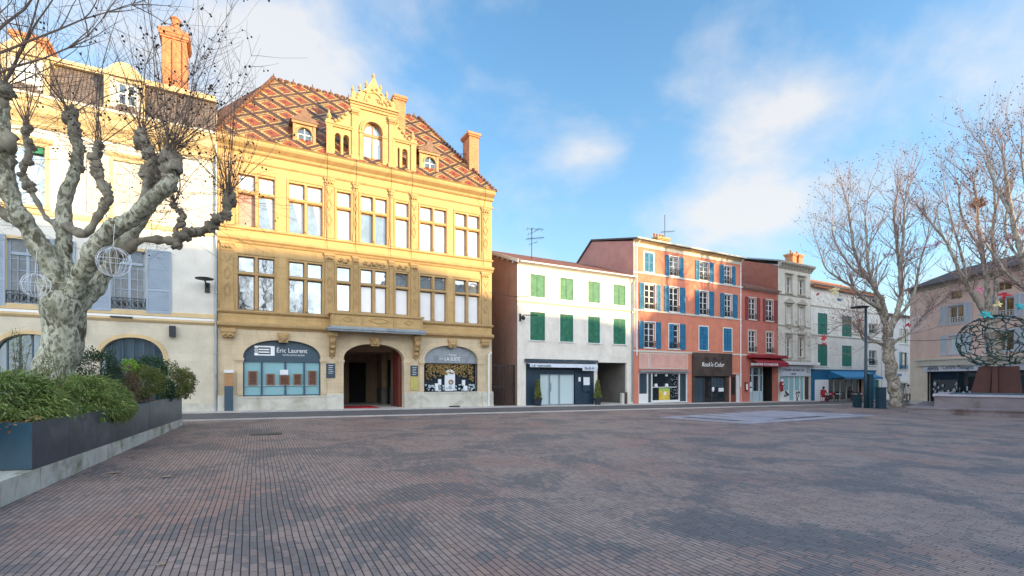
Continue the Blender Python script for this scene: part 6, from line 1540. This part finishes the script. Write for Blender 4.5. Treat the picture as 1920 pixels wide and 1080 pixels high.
# ornaments in it
def wire_ball(px, py, Yd, r, lab, grp='white wire ball lights hanging in the plane tree'):
    c = P(px, py, Yd); t = thing('wire_ball_light', lab, 'decoration', c, 0, grp); m = MB(); n = 9
    for k in range(n):
        a = math.pi*k/n; rk = r*(1+.06*math.sin(k*2.3)); m.tube([(c.x+rk*math.cos(w*.2618)*math.cos(a), c.y+rk*math.cos(w*.2618)*math.sin(a)+.03*math.sin(k), c.z+rk*math.sin(w*.2618+.1*math.sin(k*3))) for w in range(25)], .0034, 4, False)
    for z in (.1,): rr = r*(1-z*z)**.5; m.tube([(c.x+rr*math.cos(w*.2618), c.y+rr*math.sin(w*.2618), c.z+z*r) for w in range(25)], .006, 4, False)
    m.build('wire_frame', 'wire_white', t); m = MB(); m.tube([(c.x, c.y, c.z+r), (c.x+.03, c.y, c.z+r+.45)], .004, 3); m.build('hanging_cord', 'wire_white', t)
wire_ball(212, 491, YT-1.1, .27, 'white wire ball light in front of the right limbs of the plane tree')
wire_ball(66, 535, YT-.9, .22, 'fainter wire ball light left of the plane tree trunk')

# ---- the far plane trees
def far_tree(name, lab, bpx, bpy, trunk_px, limbs, seed, height_px, balls=.22, loc=None, dens=1.0, spread=1.0):
    global rn
    rn = random.Random(seed); g = ground(bpx, bpy) if loc is None else loc
    Y0 = g.y; t = thing('plane_tree', lab, 'tree', g, 0, 'bare plane trees on the right of the square'); m = MB(); tw_ = MB(); sb_ = MB()
    tp = [P(x, y, Y0+dz) for x, y, dz in trunk_px]; limb(m, [Vector((g.x, g.y, g.z-.1))]+tp, .46, .34, 6, 14, .1, seed)
    tips = []
    def grow(p, d, L, r, lev):
        n = 4; pts = [p]; q = p.copy(); dd = d.copy()
        for k in range(n):
            dd = (dd+Vector((rn.gauss(0, .11), rn.gauss(0, .11), .05+rn.gauss(0, .05)))).normalized(); q = q+dd*L/n; pts.append(q.copy())
        (tw_ if r < .045 else m).tube(pts, [r*(1-.5*k/n) for k in range(n+1)], 3 if r < .03 else 6, False)
        if lev <= 0:
            if rn.random() < balls:
                e = pts[-1]-Vector((0, 0, rn.uniform(.05, .2))); sb_.blob(e, rn.uniform(.028, .045), n=3, amp=.1)
            return
        nk = {3: 5, 2: 4, 1: 3}.get(lev, 4)
        for k in range(nk):
            i = rn.randint(1, n); sd = (dd*1.0+Vector((rn.gauss(0, .55*spread), rn.gauss(0, .55*spread), rn.gauss(.22, .3)))).normalized(); grow(pts[i], sd, L*rn.uniform(.45, .72), r*.48, lev-1)
    for li, (pts, r0, r1) in enumerate(limbs):
        pp = [P(x, y, Y0+dz) for x, y, dz in pts]; c, rs = limb(m, pp, r0, r1, 6, 8, .12, li+seed)
        e = (pp[-1]-pp[-2]).normalized()
        for k in range(int(3*dens)): grow(pp[-1], (e*1.1+Vector((rn.gauss(0, .4), rn.gauss(0, .4), .35))).normalized(), rn.uniform(1.5, 2.6)*height_px, r1*.6, 3)
        N = len(c)
        for k in range(int(N*.42*dens)):
            i = rn.randint(N//4, N-1); dd = (c[min(i+1, N-1)]-c[i-1]).normalized(); sd = (dd*.7+Vector((rn.gauss(0, .7), rn.gauss(0, .7), rn.gauss(.35, .35)))).normalized(); grow(c[i], sd, rn.uniform(1.0, 2.1)*height_px, min(rs[i]*.32, .04), 2)
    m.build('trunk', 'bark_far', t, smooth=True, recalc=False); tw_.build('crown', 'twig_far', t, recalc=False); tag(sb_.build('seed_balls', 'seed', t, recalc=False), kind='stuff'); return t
T1 = far_tree('plane_tree', 'bare plane tree with a leaning pale trunk beside the street lamp', 1683, 762, [(1678, 730, 0), (1670, 690, 0), (1666, 650, 0), (1664, 612, 0)], [
 ([(1664, 615, 0), (1648, 575, .3), (1640, 540, .6), (1618, 510, .8), (1602, 470, 1), (1595, 425, 1.2), (1590, 390, 1.3)], .22, .06),
 ([(1662, 600, 0), (1655, 565, -.5), (1640, 540, -.8), (1628, 500, -1), (1625, 450, -1.1), (1622, 405, -1.2)], .2, .05),
 ([(1668, 620, 0), (1682, 585, 0), (1690, 550, 0), (1688, 510, 0), (1692, 475, 0), (1694, 430, 0), (1696, 385, 0)], .24, .06),
 ([(1690, 520, 0), (1684, 480, .4), (1680, 440, .6), (1676, 400, .7), (1682, 365, .7)], .14, .05),
 ([(1668, 615, 0), (1690, 590, .4), (1712, 555, .7), (1720, 520, .9), (1726, 490, 1), (1738, 450, 1)], .14, .05),
 ([(1650, 580, 0), (1620, 560, -.6), (1598, 538, -1), (1570, 520, -1.2), (1550, 505, -1.3), (1540, 480, -1.3)], .14, .04),
 ([(1636, 530, .5), (1600, 505, .5), (1575, 470, .5), (1562, 440, .4), (1560, 415, .4)], .1, .035),
 ([(1661, 650, 0), (1640, 640, -.5), (1618, 625, -.8), (1600, 608, -1), (1575, 610, -1.1), (1555, 625, -1.1)], .1, .03),
 ([(1661, 645, 0), (1640, 642, -.7), (1622, 640, -1), (1613, 625, -1.1), (1612, 610, -1.1)], .09, .04),
 ([(1670, 650, 0), (1685, 636, .4), (1705, 625, .6), (1722, 600, .7), (1745, 580, .8), (1765, 568, .9)], .12, .035)], 41, 1.15)
far_tree('plane_tree', 'bare plane tree with a bird nest rising behind the wire sphere sculpture', 0, 0, [(1866, 690, 0), (1862, 640, 0), (1858, 600, 0)], [
 ([(1858, 610, 0), (1852, 560, 0), (1850, 520, 0), (1842, 480, 0), (1836, 440, 0), (1832, 385, 0), (1826, 345, 0)], .2, .05),
 ([(1858, 610, 0), (1835, 570, -.4), (1812, 535, -.7), (1795, 500, -.9), (1775, 455, -1), (1752, 425, -1), (1735, 405, -1)], .16, .05),
 ([(1815, 540, -.6), (1808, 500, -.3), (1798, 460, 0), (1786, 420, 0), (1778, 385, 0)], .1, .04),
 ([(1860, 600, 0), (1868, 540, .4), (1866, 490, .6), (1860, 440, .7), (1866, 390, .7), (1862, 340, .7)], .15, .05),
 ([(1842, 470, 0), (1815, 430, .3), (1800, 390, .3), (1798, 350, .3)], .09, .04)], 42, 1.0, loc=Vector((33.6, 34.0, gz(33.6, 34.0))))
far_tree('plane_tree', 'bare plane tree farthest right, its crown above the wire sphere', 0, 0, [(2000, 690, 0), (1996, 620, 0), (1980, 580, 0)], [
 ([(1985, 590, 0), (1950, 550, 0), (1925, 500, 0), (1905, 440, 0), (1893, 380, 0), (1886, 330, 0), (1880, 290, 0)], .22, .06),
 ([(1985, 590, 0), (1960, 500, .5), (1940, 430, .6), (1925, 360, .7), (1915, 300, .7)], .18, .05),
 ([(1985, 590, 0), (1950, 570, -.7), (1920, 540, -1), (1890, 515, -1.2), (1865, 480, -1.3), (1848, 455, -1.3)], .13, .04),
 ([(1893, 400, 0), (1868, 350, .2), (1855, 310, .3), (1850, 280, .3)], .09, .04),
 ([(1930, 500, 0), (1900, 470, .4), (1885, 430, .5), (1890, 380, .5)], .09, .04),
 ([(1985, 590, 0), (1990, 480, 0), (1980, 380, 0), (1960, 300, 0)], .18, .05)], 43, 1.0, loc=Vector((34.2, 30.5, gz(34.2, 30.5))))
def copy_tree(src, loc, rz, sc_, lab):
    c_ = src.copy(); COL.objects.link(c_); c_.location = loc; c_.rotation_euler = (0, 0, rz); c_.scale = (sc_, sc_, sc_); c_['label'] = lab; c_['group'] = 'bare plane trees behind the camera'
    for ch in src.children: d_ = ch.copy(); COL.objects.link(d_); d_.parent = c_
for (u_, d_, rz_, sc_), lab_ in zip(((3.6, -37, .4, .95), (8.5, -40, 2.0, .62), (14, -41, 3.5, .55)), ('tall bare plane tree behind the camera opposite the drainpipe', 'smaller bare plane tree behind the camera', 'smallest bare plane tree behind the camera')):
    w_ = M_.world(u_, d_); copy_tree(T1, (w_.x, w_.y, gz(w_.x, w_.y)), rz_, sc_, lab_)
c = P(1833, 382, 34.0); t = thing('bird_nest', 'round rusty brown bird nest high in a bare plane tree', 'nest', c); m = MB(); rn = random.Random(6)
for k in range(260):
    a = Vector((rn.gauss(0, 1), rn.gauss(0, 1), rn.gauss(0, .7))).normalized()*.36; b = a+Vector((rn.gauss(0, 1), rn.gauss(0, 1), rn.gauss(0, 1))).normalized()*.3; m.tube([c+a, c+b], .014, 3, False)
m.blob(c, .3, 1, 1, .7, amp=.4); m.build('twigs', 'straw', t, recalc=False)
# ============================================================ FOUNTAIN AND SCULPTURE
f0, f1 = ground(1702, 774.5), ground(1920, 784)
fa = math.atan2((f1-f0).y, (f1-f0).x); FF = Frame((f0.x, f0.y), fa)
zg = gz(f0.x, f0.y)
t = fthing(FF, 'fountain_basin', 'low two-stepped grey-brown stone fountain basin on the right', 'fountain', 0, zg)
zs1 = FF.z(1702, 763.5); print('fount', f0, f1, zs1, fa)
m = MB(); L = 13; Wd = 11
m.prism([(0, 0), (L, 0), (L, Wd), (0, Wd)], 'z', -1.5, zs1-.08); m.build('lower_step', 'basin_stone', t)
m = MB(); m.prism([(-.06, -.06), (L, -.06), (L, .6), (.6, .6), (.6, Wd), (-.06, Wd)], 'z', zs1-.079, zs1); m.build('step_slab', 'basin_stone', t)
m = MB(); m.prism([(.6, .6), (L, .6), (L, Wd), (.6, Wd)], 'z', zs1-.2, zs1-.01); m.build('step_top', 'basin_stone', t)
dB = 2.6; uB = FF.u(1752, dB); zB = FF.z(1752, 739, dB)
m = MB(); m.box(uB, L-1, dB, dB+.5, zs1-.05, zB-.12); m.box(uB, uB+.5, dB+.5, Wd-1.6, zs1-.05, zB-.12); m.box(uB, L-1, Wd-1.6, Wd-1.1, zs1-.05, zB-.12); m.build('basin_wall', 'basin_stone', t)
m = MB()
for k in range(4): x0 = uB-.08+(L-1-uB)*k/4; x1 = uB-.08+(L-1-uB)*(k+1)/4-.01; m.box(x0, x1, dB-.08, dB+.6, zB-.119, zB)
m.box(uB-.08, uB+.6, dB+.601, Wd-1.6, zB-.119, zB); m.build('coping', 'basin_coping', t)
m = MB(); m.box(uB+.4, L-1, dB+.4, Wd-1.5, zs1-.04, zB-.06); m.build('water', 'water', t)
m = MB(); m.box(uB+.8, L-1.6, dB+.9, dB+1.1, zB-.1, zB+.1); m.build('inner_rim', 'blue_end', t)
dS = 5.2; uS = FF.u(1868, dS); zL = FF.z(1868, 687, dS); sp = FF.world(uS, dS); sc = F_PX/sp.y; R_ = (687-588)/2/sc*.985
t = fthing(FF, 'wire_sphere_sculpture', 'green metal branch-work sphere on rust-red steel legs in the fountain', 'sculpture', uS, zB-.2, dS)
m = MB()
def slab(u0, u1, v0, v1, d0_, d1_, z0, z1, th):
    m.add([(u0, d0_, z0), (u1, d0_, z0), (u1, d0_+th, z0), (u0, d0_+th, z0), (v0, d1_, z1), (v1, d1_, z1), (v1, d1_+th, z1), (v0, d1_+th, z1)], [(0, 3, 2, 1), (4, 5, 6, 7), (0, 1, 5, 4), (1, 2, 6, 5), (2, 3, 7, 6), (3, 0, 4, 7)])
ul, ur = FF.u(1817, dS), FF.u(1918, dS); tl, tr = FF.u(1835, dS), FF.u(1911, dS); z0 = zB-.3
slab(ul, FF.u(1856, dS), tl, FF.u(1860, dS), dS-.9, dS-.5, z0, zL, .12); slab(FF.u(1872, dS), ur, FF.u(1872, dS), tr, dS-.7, dS-.4, z0, zL, .12)
m.build('leg', 'corten', t); m = MB(); slab(FF.u(1858, dS), FF.u(1871, dS), FF.u(1861, dS), FF.u(1871, dS), dS-1.1, dS-.6, z0, zL, .3); m.build('leg', 'corten', t, 'narrow greyer middle fin'); m = MB(); slab(ul+.4, ur-.3, tl+.3, tr-.2, dS+.6, dS+.3, z0, zL, .12); m.build('leg', 'corten', t)
import bmesh
bm = bmesh.new(); bmesh.ops.create_icosphere(bm, subdivisions=3, radius=1.0); rr = random.Random(9)
ctr = Vector((uS, dS, zL+R_*.97)); rx = R_*1.16
def warp(v): v = v.normalized(); q = v*2.7; v = (v+Vector((mnoise.noise(q), mnoise.noise(q+Vector((5, 0, 0))), mnoise.noise(q+Vector((0, 7, 0)))))*.35).normalized(); return ctr+Vector((v.x*rx, v.y*rx, v.z*R_))
m = MB()
for e in bm.edges:
    if rr.random() < .26: continue
    a, b = [f.calc_center_median() for f in e.link_faces]; mid = (e.verts[0].co+e.verts[1].co)/2
    mid = mid+Vector((rr.gauss(0, .03), rr.gauss(0, .03), rr.gauss(0, .03))); k = 1 if rr.random() < .8 else .93
    m.tube([warp(a), ctr+(warp(mid)-ctr)*k, warp(b)], [.032, .026, .032], 6)
bm.free(); m.build('branch_mesh', 'patina', t, smooth=True)
# ============================================================ STREET LAMP, BIN, CABINET
def gp(px, py): return ground(px, py)
g = gp(1626, 765); s = F_PX/g.y
t = thing('street_lamp', 'dark teal street lamp column with a flat disc head and a thick base box', 'street lamp', g)
x, y, z = g; zt = EYE+(HY-578)/s; m = MB(); m.lathe([(.13, z), (.13, z+2.2), (.1, z+2.4), (.085, zt)], x-.1, y, 14); m.build('column', 'lamp_post', t, smooth=True)
m = MB(); m.box(x+.02, x+.36, y-.15, y+.15, z, EYE+(HY-701)/s); m.build('base_box', 'lamp_post', t)
m = MB(); m.lathe([(.05, zt-.02), (.55, zt+.03), (.58, zt+.1), (.35, zt+.16), (.05, zt+.17)], x-.55, y, 20); m.box(x-.4, x-.05, y-.05, y+.05, zt+.02, zt+.12); m.build('lamp_head', 'dark_metal', t)
g = gp(1607, 764); x, y, z = g; s = F_PX/g.y; h = 24/s
t = thing('litter_bin', 'round dark ribbed litter bin left of the street lamp', 'bin', g); m = MB()
for k in range(20):
    a = 6.283*k/20; m.box(x+.25*math.cos(a)-.025, x+.25*math.cos(a)+.025, y+.25*math.sin(a)-.025, y+.25*math.sin(a)+.025, z+.05, z+h-.06)
m.lathe([(.22, z+.02), (.23, z+h-.08)], x, y, 16); m.build('bin_body', 'lamp_post', t); m = MB(); m.lathe([(.27, z+h-.06), (.29, z+h-.04), (.29, z+h), (.2, z+h+.02), (.18, z+h-.03)], x, y, 18); m.build('rim', 'dark_metal', t)
g = gp(1651.5, 766); x, y, z = g; s = F_PX/g.y; h = 40/s
t = thing('utility_cabinet', 'tall dark teal utility cabinet right of the street lamp', 'cabinet', g); m = MB(); m.box(x-.28, x+.28, y-.2, y+.2, z, z+.1); m.box(x-.26, x+.26, y-.18, y+.18, z+.1, z+h-.06); m.box(x-.3, x+.3, y-.22, y+.22, z+h-.06, z+h); m.build('cabinet_body', 'lamp_post', t)
m = MB(); m.box(x-.2, x+.2, y-.195, y-.181, z+.5, z+h-.2); m.build('cabinet_door', 'dark_front', t)
# ============================================================ CHRISTMAS ORNAMENTS
def pinwheel(px, py, Yd, r, mt, lab):
    c = P(px, py, Yd); r *= .72; o = thing('star_ornament', lab, 'decoration', c, 0, 'coloured star ornaments in the trees'); m = MB(); rn_ = random.Random(int(px)); n = 9; r0_ = r
    for k in range(n):
        r = r0_*rn_.uniform(.45, 1.15)
        a = 6.283*k/n+rn_.random(); d = Vector((math.cos(a), rn_.uniform(-.5, .5), math.sin(a)*.7)); s = Vector((-math.sin(a), .2, math.cos(a)*.7))*.28
        q = [c, c+(d*.6+s)*r, c+d*r*1.1, c+(d*.6-s)*r]; m.add(q+[v+Vector((0, .03, 0)) for v in q], [(0, 1, 2, 3), (7, 6, 5, 4), (0, 4, 5, 1), (1, 5, 6, 2), (2, 6, 7, 3), (3, 7, 4, 0)])
    m.build('petals', mt, o); m = MB(); m.tube([c, c+Vector((0, 0, r*2))], .008, 3, False); m.build('hanging_cord', 'wire_white', o)
for px, py, Yd, r, mt, lab in [(1545, 634, 40, .5, 'pinwheel_red', 'red and white star ornament over the first green shutter'), (1546, 645, 40, .35, 'pinwheel_red', 'small dark red star ornament just above the lower green shutter'),
    (1614, 600, 40, .42, 'pinwheel_red', 'red star ornament left of the street lamp head'), (1645, 561, 40.5, .42, 'pinwheel_red', 'red star ornament near the fork of the leaning plane tree'), (1615, 555, 40.5, .5, 'pinwheel_blue', 'deep blue star ornament above the street lamp'),
    (1533, 552, 41, .25, 'pinwheel_red', 'tiny red star ornament beside the narrow cream house'), (1575, 562, 41, .35, 'pinwheel_blue', 'dark blue ornament over the cafe building wall'), (1565, 545, 41, .75, 'pinwheel_yellow', 'large pale yellow star ornament against the orange roofed house'),
    (1668, 657, 40.2, .65, 'pinwheel_teal', 'teal blue ribbon ornament tied round the leaning trunk'), (1664, 651, 40, .35, 'pinwheel_pink', 'pink ornament on top of the teal ribbon on the trunk'), (1703, 610, 40, .4, 'pinwheel_red', 'faded red ornament right of the leaning plane tree'),
    (1838, 543, 31, .5, 'pinwheel_pink', 'pink star ornament under the rose building eaves'), (1884, 553, 30, .5, 'pinwheel_red', 'red ornament above the wire sphere'), (1850, 590, 29.5, .5, 'pinwheel_teal', 'turquoise ornament resting at the top left of the wire sphere'), (1912, 572, 29, .5, 'pinwheel_teal', 'turquoise ornament at the right edge above the sphere'), (1872, 570, 29, .4, 'pinwheel_yellow', 'golden yellow ornament above the sphere')]: pinwheel(px, py, Yd, r, mt, lab)
# tinsel garlands strung between the trees
def garland(lab, pts, Yd, r, n):
    pp = catmull([P(x, y, Yd) for x, y in pts], 8); o = thing('tinsel_garland', lab, 'decoration', pp[0], 0, 'tinsel garlands strung between the trees'); m = MB(); rn_ = random.Random(n); m.tube(pp, .012, 3, False)
    for k in range(n):
        a = rn_.random()*(len(pp)-1); i = int(a); q = pp[i].lerp(pp[i+1], a-i); d = Vector((rn_.gauss(0, 1), rn_.gauss(0, 1), rn_.gauss(0, 1))).normalized()*r; m.tube([q, q+d], .012, 3, False)
    m.build('tinsel', 'garland', o, recalc=False)
garland('pink tinsel garland strung right of the leaning plane tree crown', [(1655, 478), (1700, 472), (1745, 462), (1762, 455)], 40, .35, 170)
garland('pink tinsel garland above the wire sphere at the far right', [(1885, 450), (1905, 440), (1935, 428)], 31, .35, 90)
wire_ball(1720, 606, 38, .5, 'large pale wire ball light hanging in front of the rose building', 'white wire ball lights hanging in the plane tree')
def cable(name, lab, a, b, sag, r=.015):
    o = thing(name, lab, 'cable', a); m = MB(); pts = [a.lerp(b, k/12)-Vector((0, 0, sag*4*(k/12)*(1-k/12))) for k in range(13)]; m.tube(pts, r, 4, False); m.build('wire', 'iron', o)
for a, b, sag, lab in ((P(1625, 577, 35), P(1700, 590, 40), .4, 'thin cable from the street lamp to the rose building'), (P(1524, 607, 46), P(1625, 580, 35.6), .5, 'thin cable from the narrow cream house to the street lamp'), (P(1625, 630, 35.6), P(1905, 612, 32), .6, 'thin cable from the street lamp towards the sphere')): cable('overhead_cable', lab, a, b, sag)
a = M_.world(YELLOW_U1-.05, -.1, Z(922, 548)); b = M_.world(U(990), -.06, Z(990, 556)); cable('overhead_cable', 'thin dark cable crossing the alley to the white building', a, b, .12, .02)
u = U(975); t = fthing(M_, 'wall_lamp', 'small black street lamp on a curved bracket on the white building corner', 'street lamp', u, 5.4); z = Z(976, 596)
m = MB(); m.tube([(u, 0, z), (u+.1, -.3, z+.15), (u+.4, -.7, z+.12), (u+.75, -.9, z+.1)], .03, 6); m.box(u-.06, u+.06, -.06, 0, z-.2, z+.25); m.build('bracket', 'iron', t); m = MB(); m.blob((u+.05, -.35, z-.05), .13); m.build('lamp_head', 'iron', t)
# ============================================================ CAFE TABLES, CHAIRS, PEOPLE
def chair(u, d, rz, lab, mt='dark_metal'):
    w = M_.world(u, d); z = gz(w.x, w.y)+.03; o = thing('cafe_chair', lab, 'chair', (w.x, w.y, z), TH+rz, 'chairs on the cafe terrace'); local(o)
    m = MB(); m.box(-.2, .2, -.2, .2, .43, .46); m.build('seat', mt, o); m = MB(); m.box(-.2, .2, .18, .21, .6, .88); m.build('backrest', mt, o)
    for a, b in ((-.18, -.18), (.18, -.18), (-.18, .19), (.18, .19)): m = MB(); m.tube([(a, b, 0), (a, b, .45 if b < 0 else .88)], .016, 6); m.build('leg', mt, o)
def table(u, d, lab):
    w = M_.world(u, d); z = gz(w.x, w.y)+.03; o = thing('cafe_table', lab, 'table', (w.x, w.y, z), TH, 'tables on the cafe terrace'); local(o)
    m = MB(); m.lathe([(.33, .71), (.35, .72), (.35, .74), (.33, .75)], 0, 0, 20); m.build('tabletop', 'paper', o); m = MB(); m.lathe([(.03, .03), (.03, .71)], 0, 0, 8); m.build('leg', 'dark_metal', o); m = MB(); m.lathe([(.22, 0), (.2, .03)], 0, 0, 14); m.build('base', 'dark_metal', o)
ct = [(U(1551, -1.1), -1.1), (U(1571, -1.1), -1.1), (U(1600, -1.2), -1.2), (U(1613, -1.2), -1.2)]
cl = ['first', 'second', 'third', 'fourth']
for i, (u, d) in enumerate(ct):
    table(u, d, ['small round cafe table beside the person in red', 'small round cafe table in front of the glazed doors', 'small round cafe table beside the person in dark clothes', 'small round cafe table behind the litter bin'][i])
    for s in (-1, 1): chair(u+s*.62, d, s*-1.57+0, cl[i]+' cafe table from the left, its '+('left' if s < 0 else 'right')+' chair', 'dark_metal' if i else 'red_cloth')
def person(name_lab, loc, rz, pose, cloth, legs_m, seat=.45):
    """one continuous skinned body; clothes and hair are children"""
    o = thing('person', name_lab, 'person', loc, rz); local(o)
    if pose == 'sit':
        J = dict(pel=(0, .05, .52), sp=(0, .07, .78), ch=(0, .06, 1.0), nk=(0, .04, 1.16), hd=(0, .0, 1.3), hk=(.1, .03, .5), kn=(.12, -.4, .5), an=(.13, -.42, .09), to=(.14, -.56, .04), sh=(.19, .06, 1.08), el=(.25, -.05, .83), wr=(.14, -.28, .80), fi=(.1, -.36, .8))
    else:
        J = dict(pel=(0, 0, .92), sp=(0, 0, 1.15), ch=(0, .0, 1.34), nk=(0, -.01, 1.5), hd=(0, -.03, 1.63), hk=(.1, 0, .88), kn=(.11, -.04, .5), an=(.11, .02, .09), to=(.13, -.13, .04), sh=(.19, 0, 1.42), el=(.26, .03, 1.13), wr=(.25, -.12, .9), fi=(.25, -.17, .82))
    mir = lambda p: (-p[0], p[1], p[2])
    def chain(m, pts, rs, n=10): m.tube(catmull([Vector(p) for p in pts], 4), [rs[min(int(k/4), len(rs)-2)]+(rs[min(int(k/4)+1, len(rs)-1)]-rs[min(int(k/4), len(rs)-2)])*((k % 4)/4) for k in range(4*(len(pts)-1)+1)], n)
    # body: skin modifier on one connected skeleton
    pts = ['pel', 'sp', 'ch', 'nk', 'hd']; vs = [J[p] for p in pts]; R1 = [(.13, .1), (.12, .09), (.14, .1), (.05, .05), (.085, .1)]; es = [(0, 1), (1, 2), (2, 3), (3, 4)]
    for f in (lambda p: p, mir):
        b = len(vs); vs += [f(J[k]) for k in ('hk', 'kn', 'an', 'to')]; R1 += [(.08, .08), (.055, .055), (.035, .035), (.03, .025)]; es += [(0, b), (b, b+1), (b+1, b+2), (b+2, b+3)]
        b = len(vs); vs += [f(J[k]) for k in ('sh', 'el', 'wr', 'fi')]; R1 += [(.05, .05), (.037, .037), (.025, .025), (.022, .012)]; es += [(2, b), (b, b+1), (b+1, b+2), (b+2, b+3)]
    me = bpy.data.meshes.new('body'); me.from_pydata(vs, es, []); bo = bpy.data.objects.new('body', me); COL.objects.link(bo); bo.parent = o; me.materials.append(MATS['skin'])
    sk = bo.modifiers.new('skin', 'SKIN'); sk.use_smooth_shade = True
    if not me.skin_vertices: pass
    for i, r in enumerate(R1): me.skin_vertices[0].data[i].radius = r
    me.skin_vertices[0].data[0].use_root = True
    ss = bo.modifiers.new('sub', 'SUBSURF'); ss.levels = 1; ss.render_levels = 1
    m = MB(); chain(m, [J['pel'], J['sp'], J['ch'], (J['nk'][0], J['nk'][1], J['nk'][2]-.04)], [.165, .155, .175, .075], 14)
    for f in (lambda p: p, mir): chain(m, [f((J['sh'][0]*.6, J['sh'][1], J['sh'][2])), f(J['sh']), f(J['el']), f(J['wr'])], [.07, .068, .052, .04], 8)
    m.build('jacket', cloth, o, smooth=True)
    m = MB()
    for f in (lambda p: p, mir): chain(m, [f((J['hk'][0]*.9, J['pel'][1], J['pel'][2])), f(J['hk']), f(J['kn']), f(J['an'])], [.11, .1, .072, .055], 10)
    m.build('trousers', legs_m, o, smooth=True)
    h = Vector(J['hd']); m = MB(); m.blob(h+Vector((0, .025, .05)), .115, .95, 1.05, .95, n=8, amp=.1); m.blob(h+Vector((0, .07, -.04)), .085, 1, .7, 1.2, n=6); m.build('hair', 'hair', o, smooth=True)
    m = MB(); m.blob(h+Vector((0, -.1, -.0)), .018, .8, 1, 1.3, n=4, amp=0); m.build('nose', 'skin', o); return o
def wpos(u, d): w = M_.world(u, d); return (w.x, w.y, gz(w.x, w.y)+.03)
person('person in a dark red coat sitting at the first cafe table', wpos(ct[0][0]-.6, -1.1), TH+1.4, 'sit', 'red_cloth', 'dark_cloth')
person('person in dark clothes sitting in front of the cafe windows', wpos(ct[2][0]-.6, -1.2), TH+1.4, 'sit', 'dark_cloth', 'dark_cloth')
g = ground(1703, 757); person('person in a pale top and khaki trousers standing beside the leaning plane tree', (g.x, g.y, g.z), -.6, 'stand', 'pale_cloth', 'khaki_cloth')
print('objects', len(bpy.data.objects))
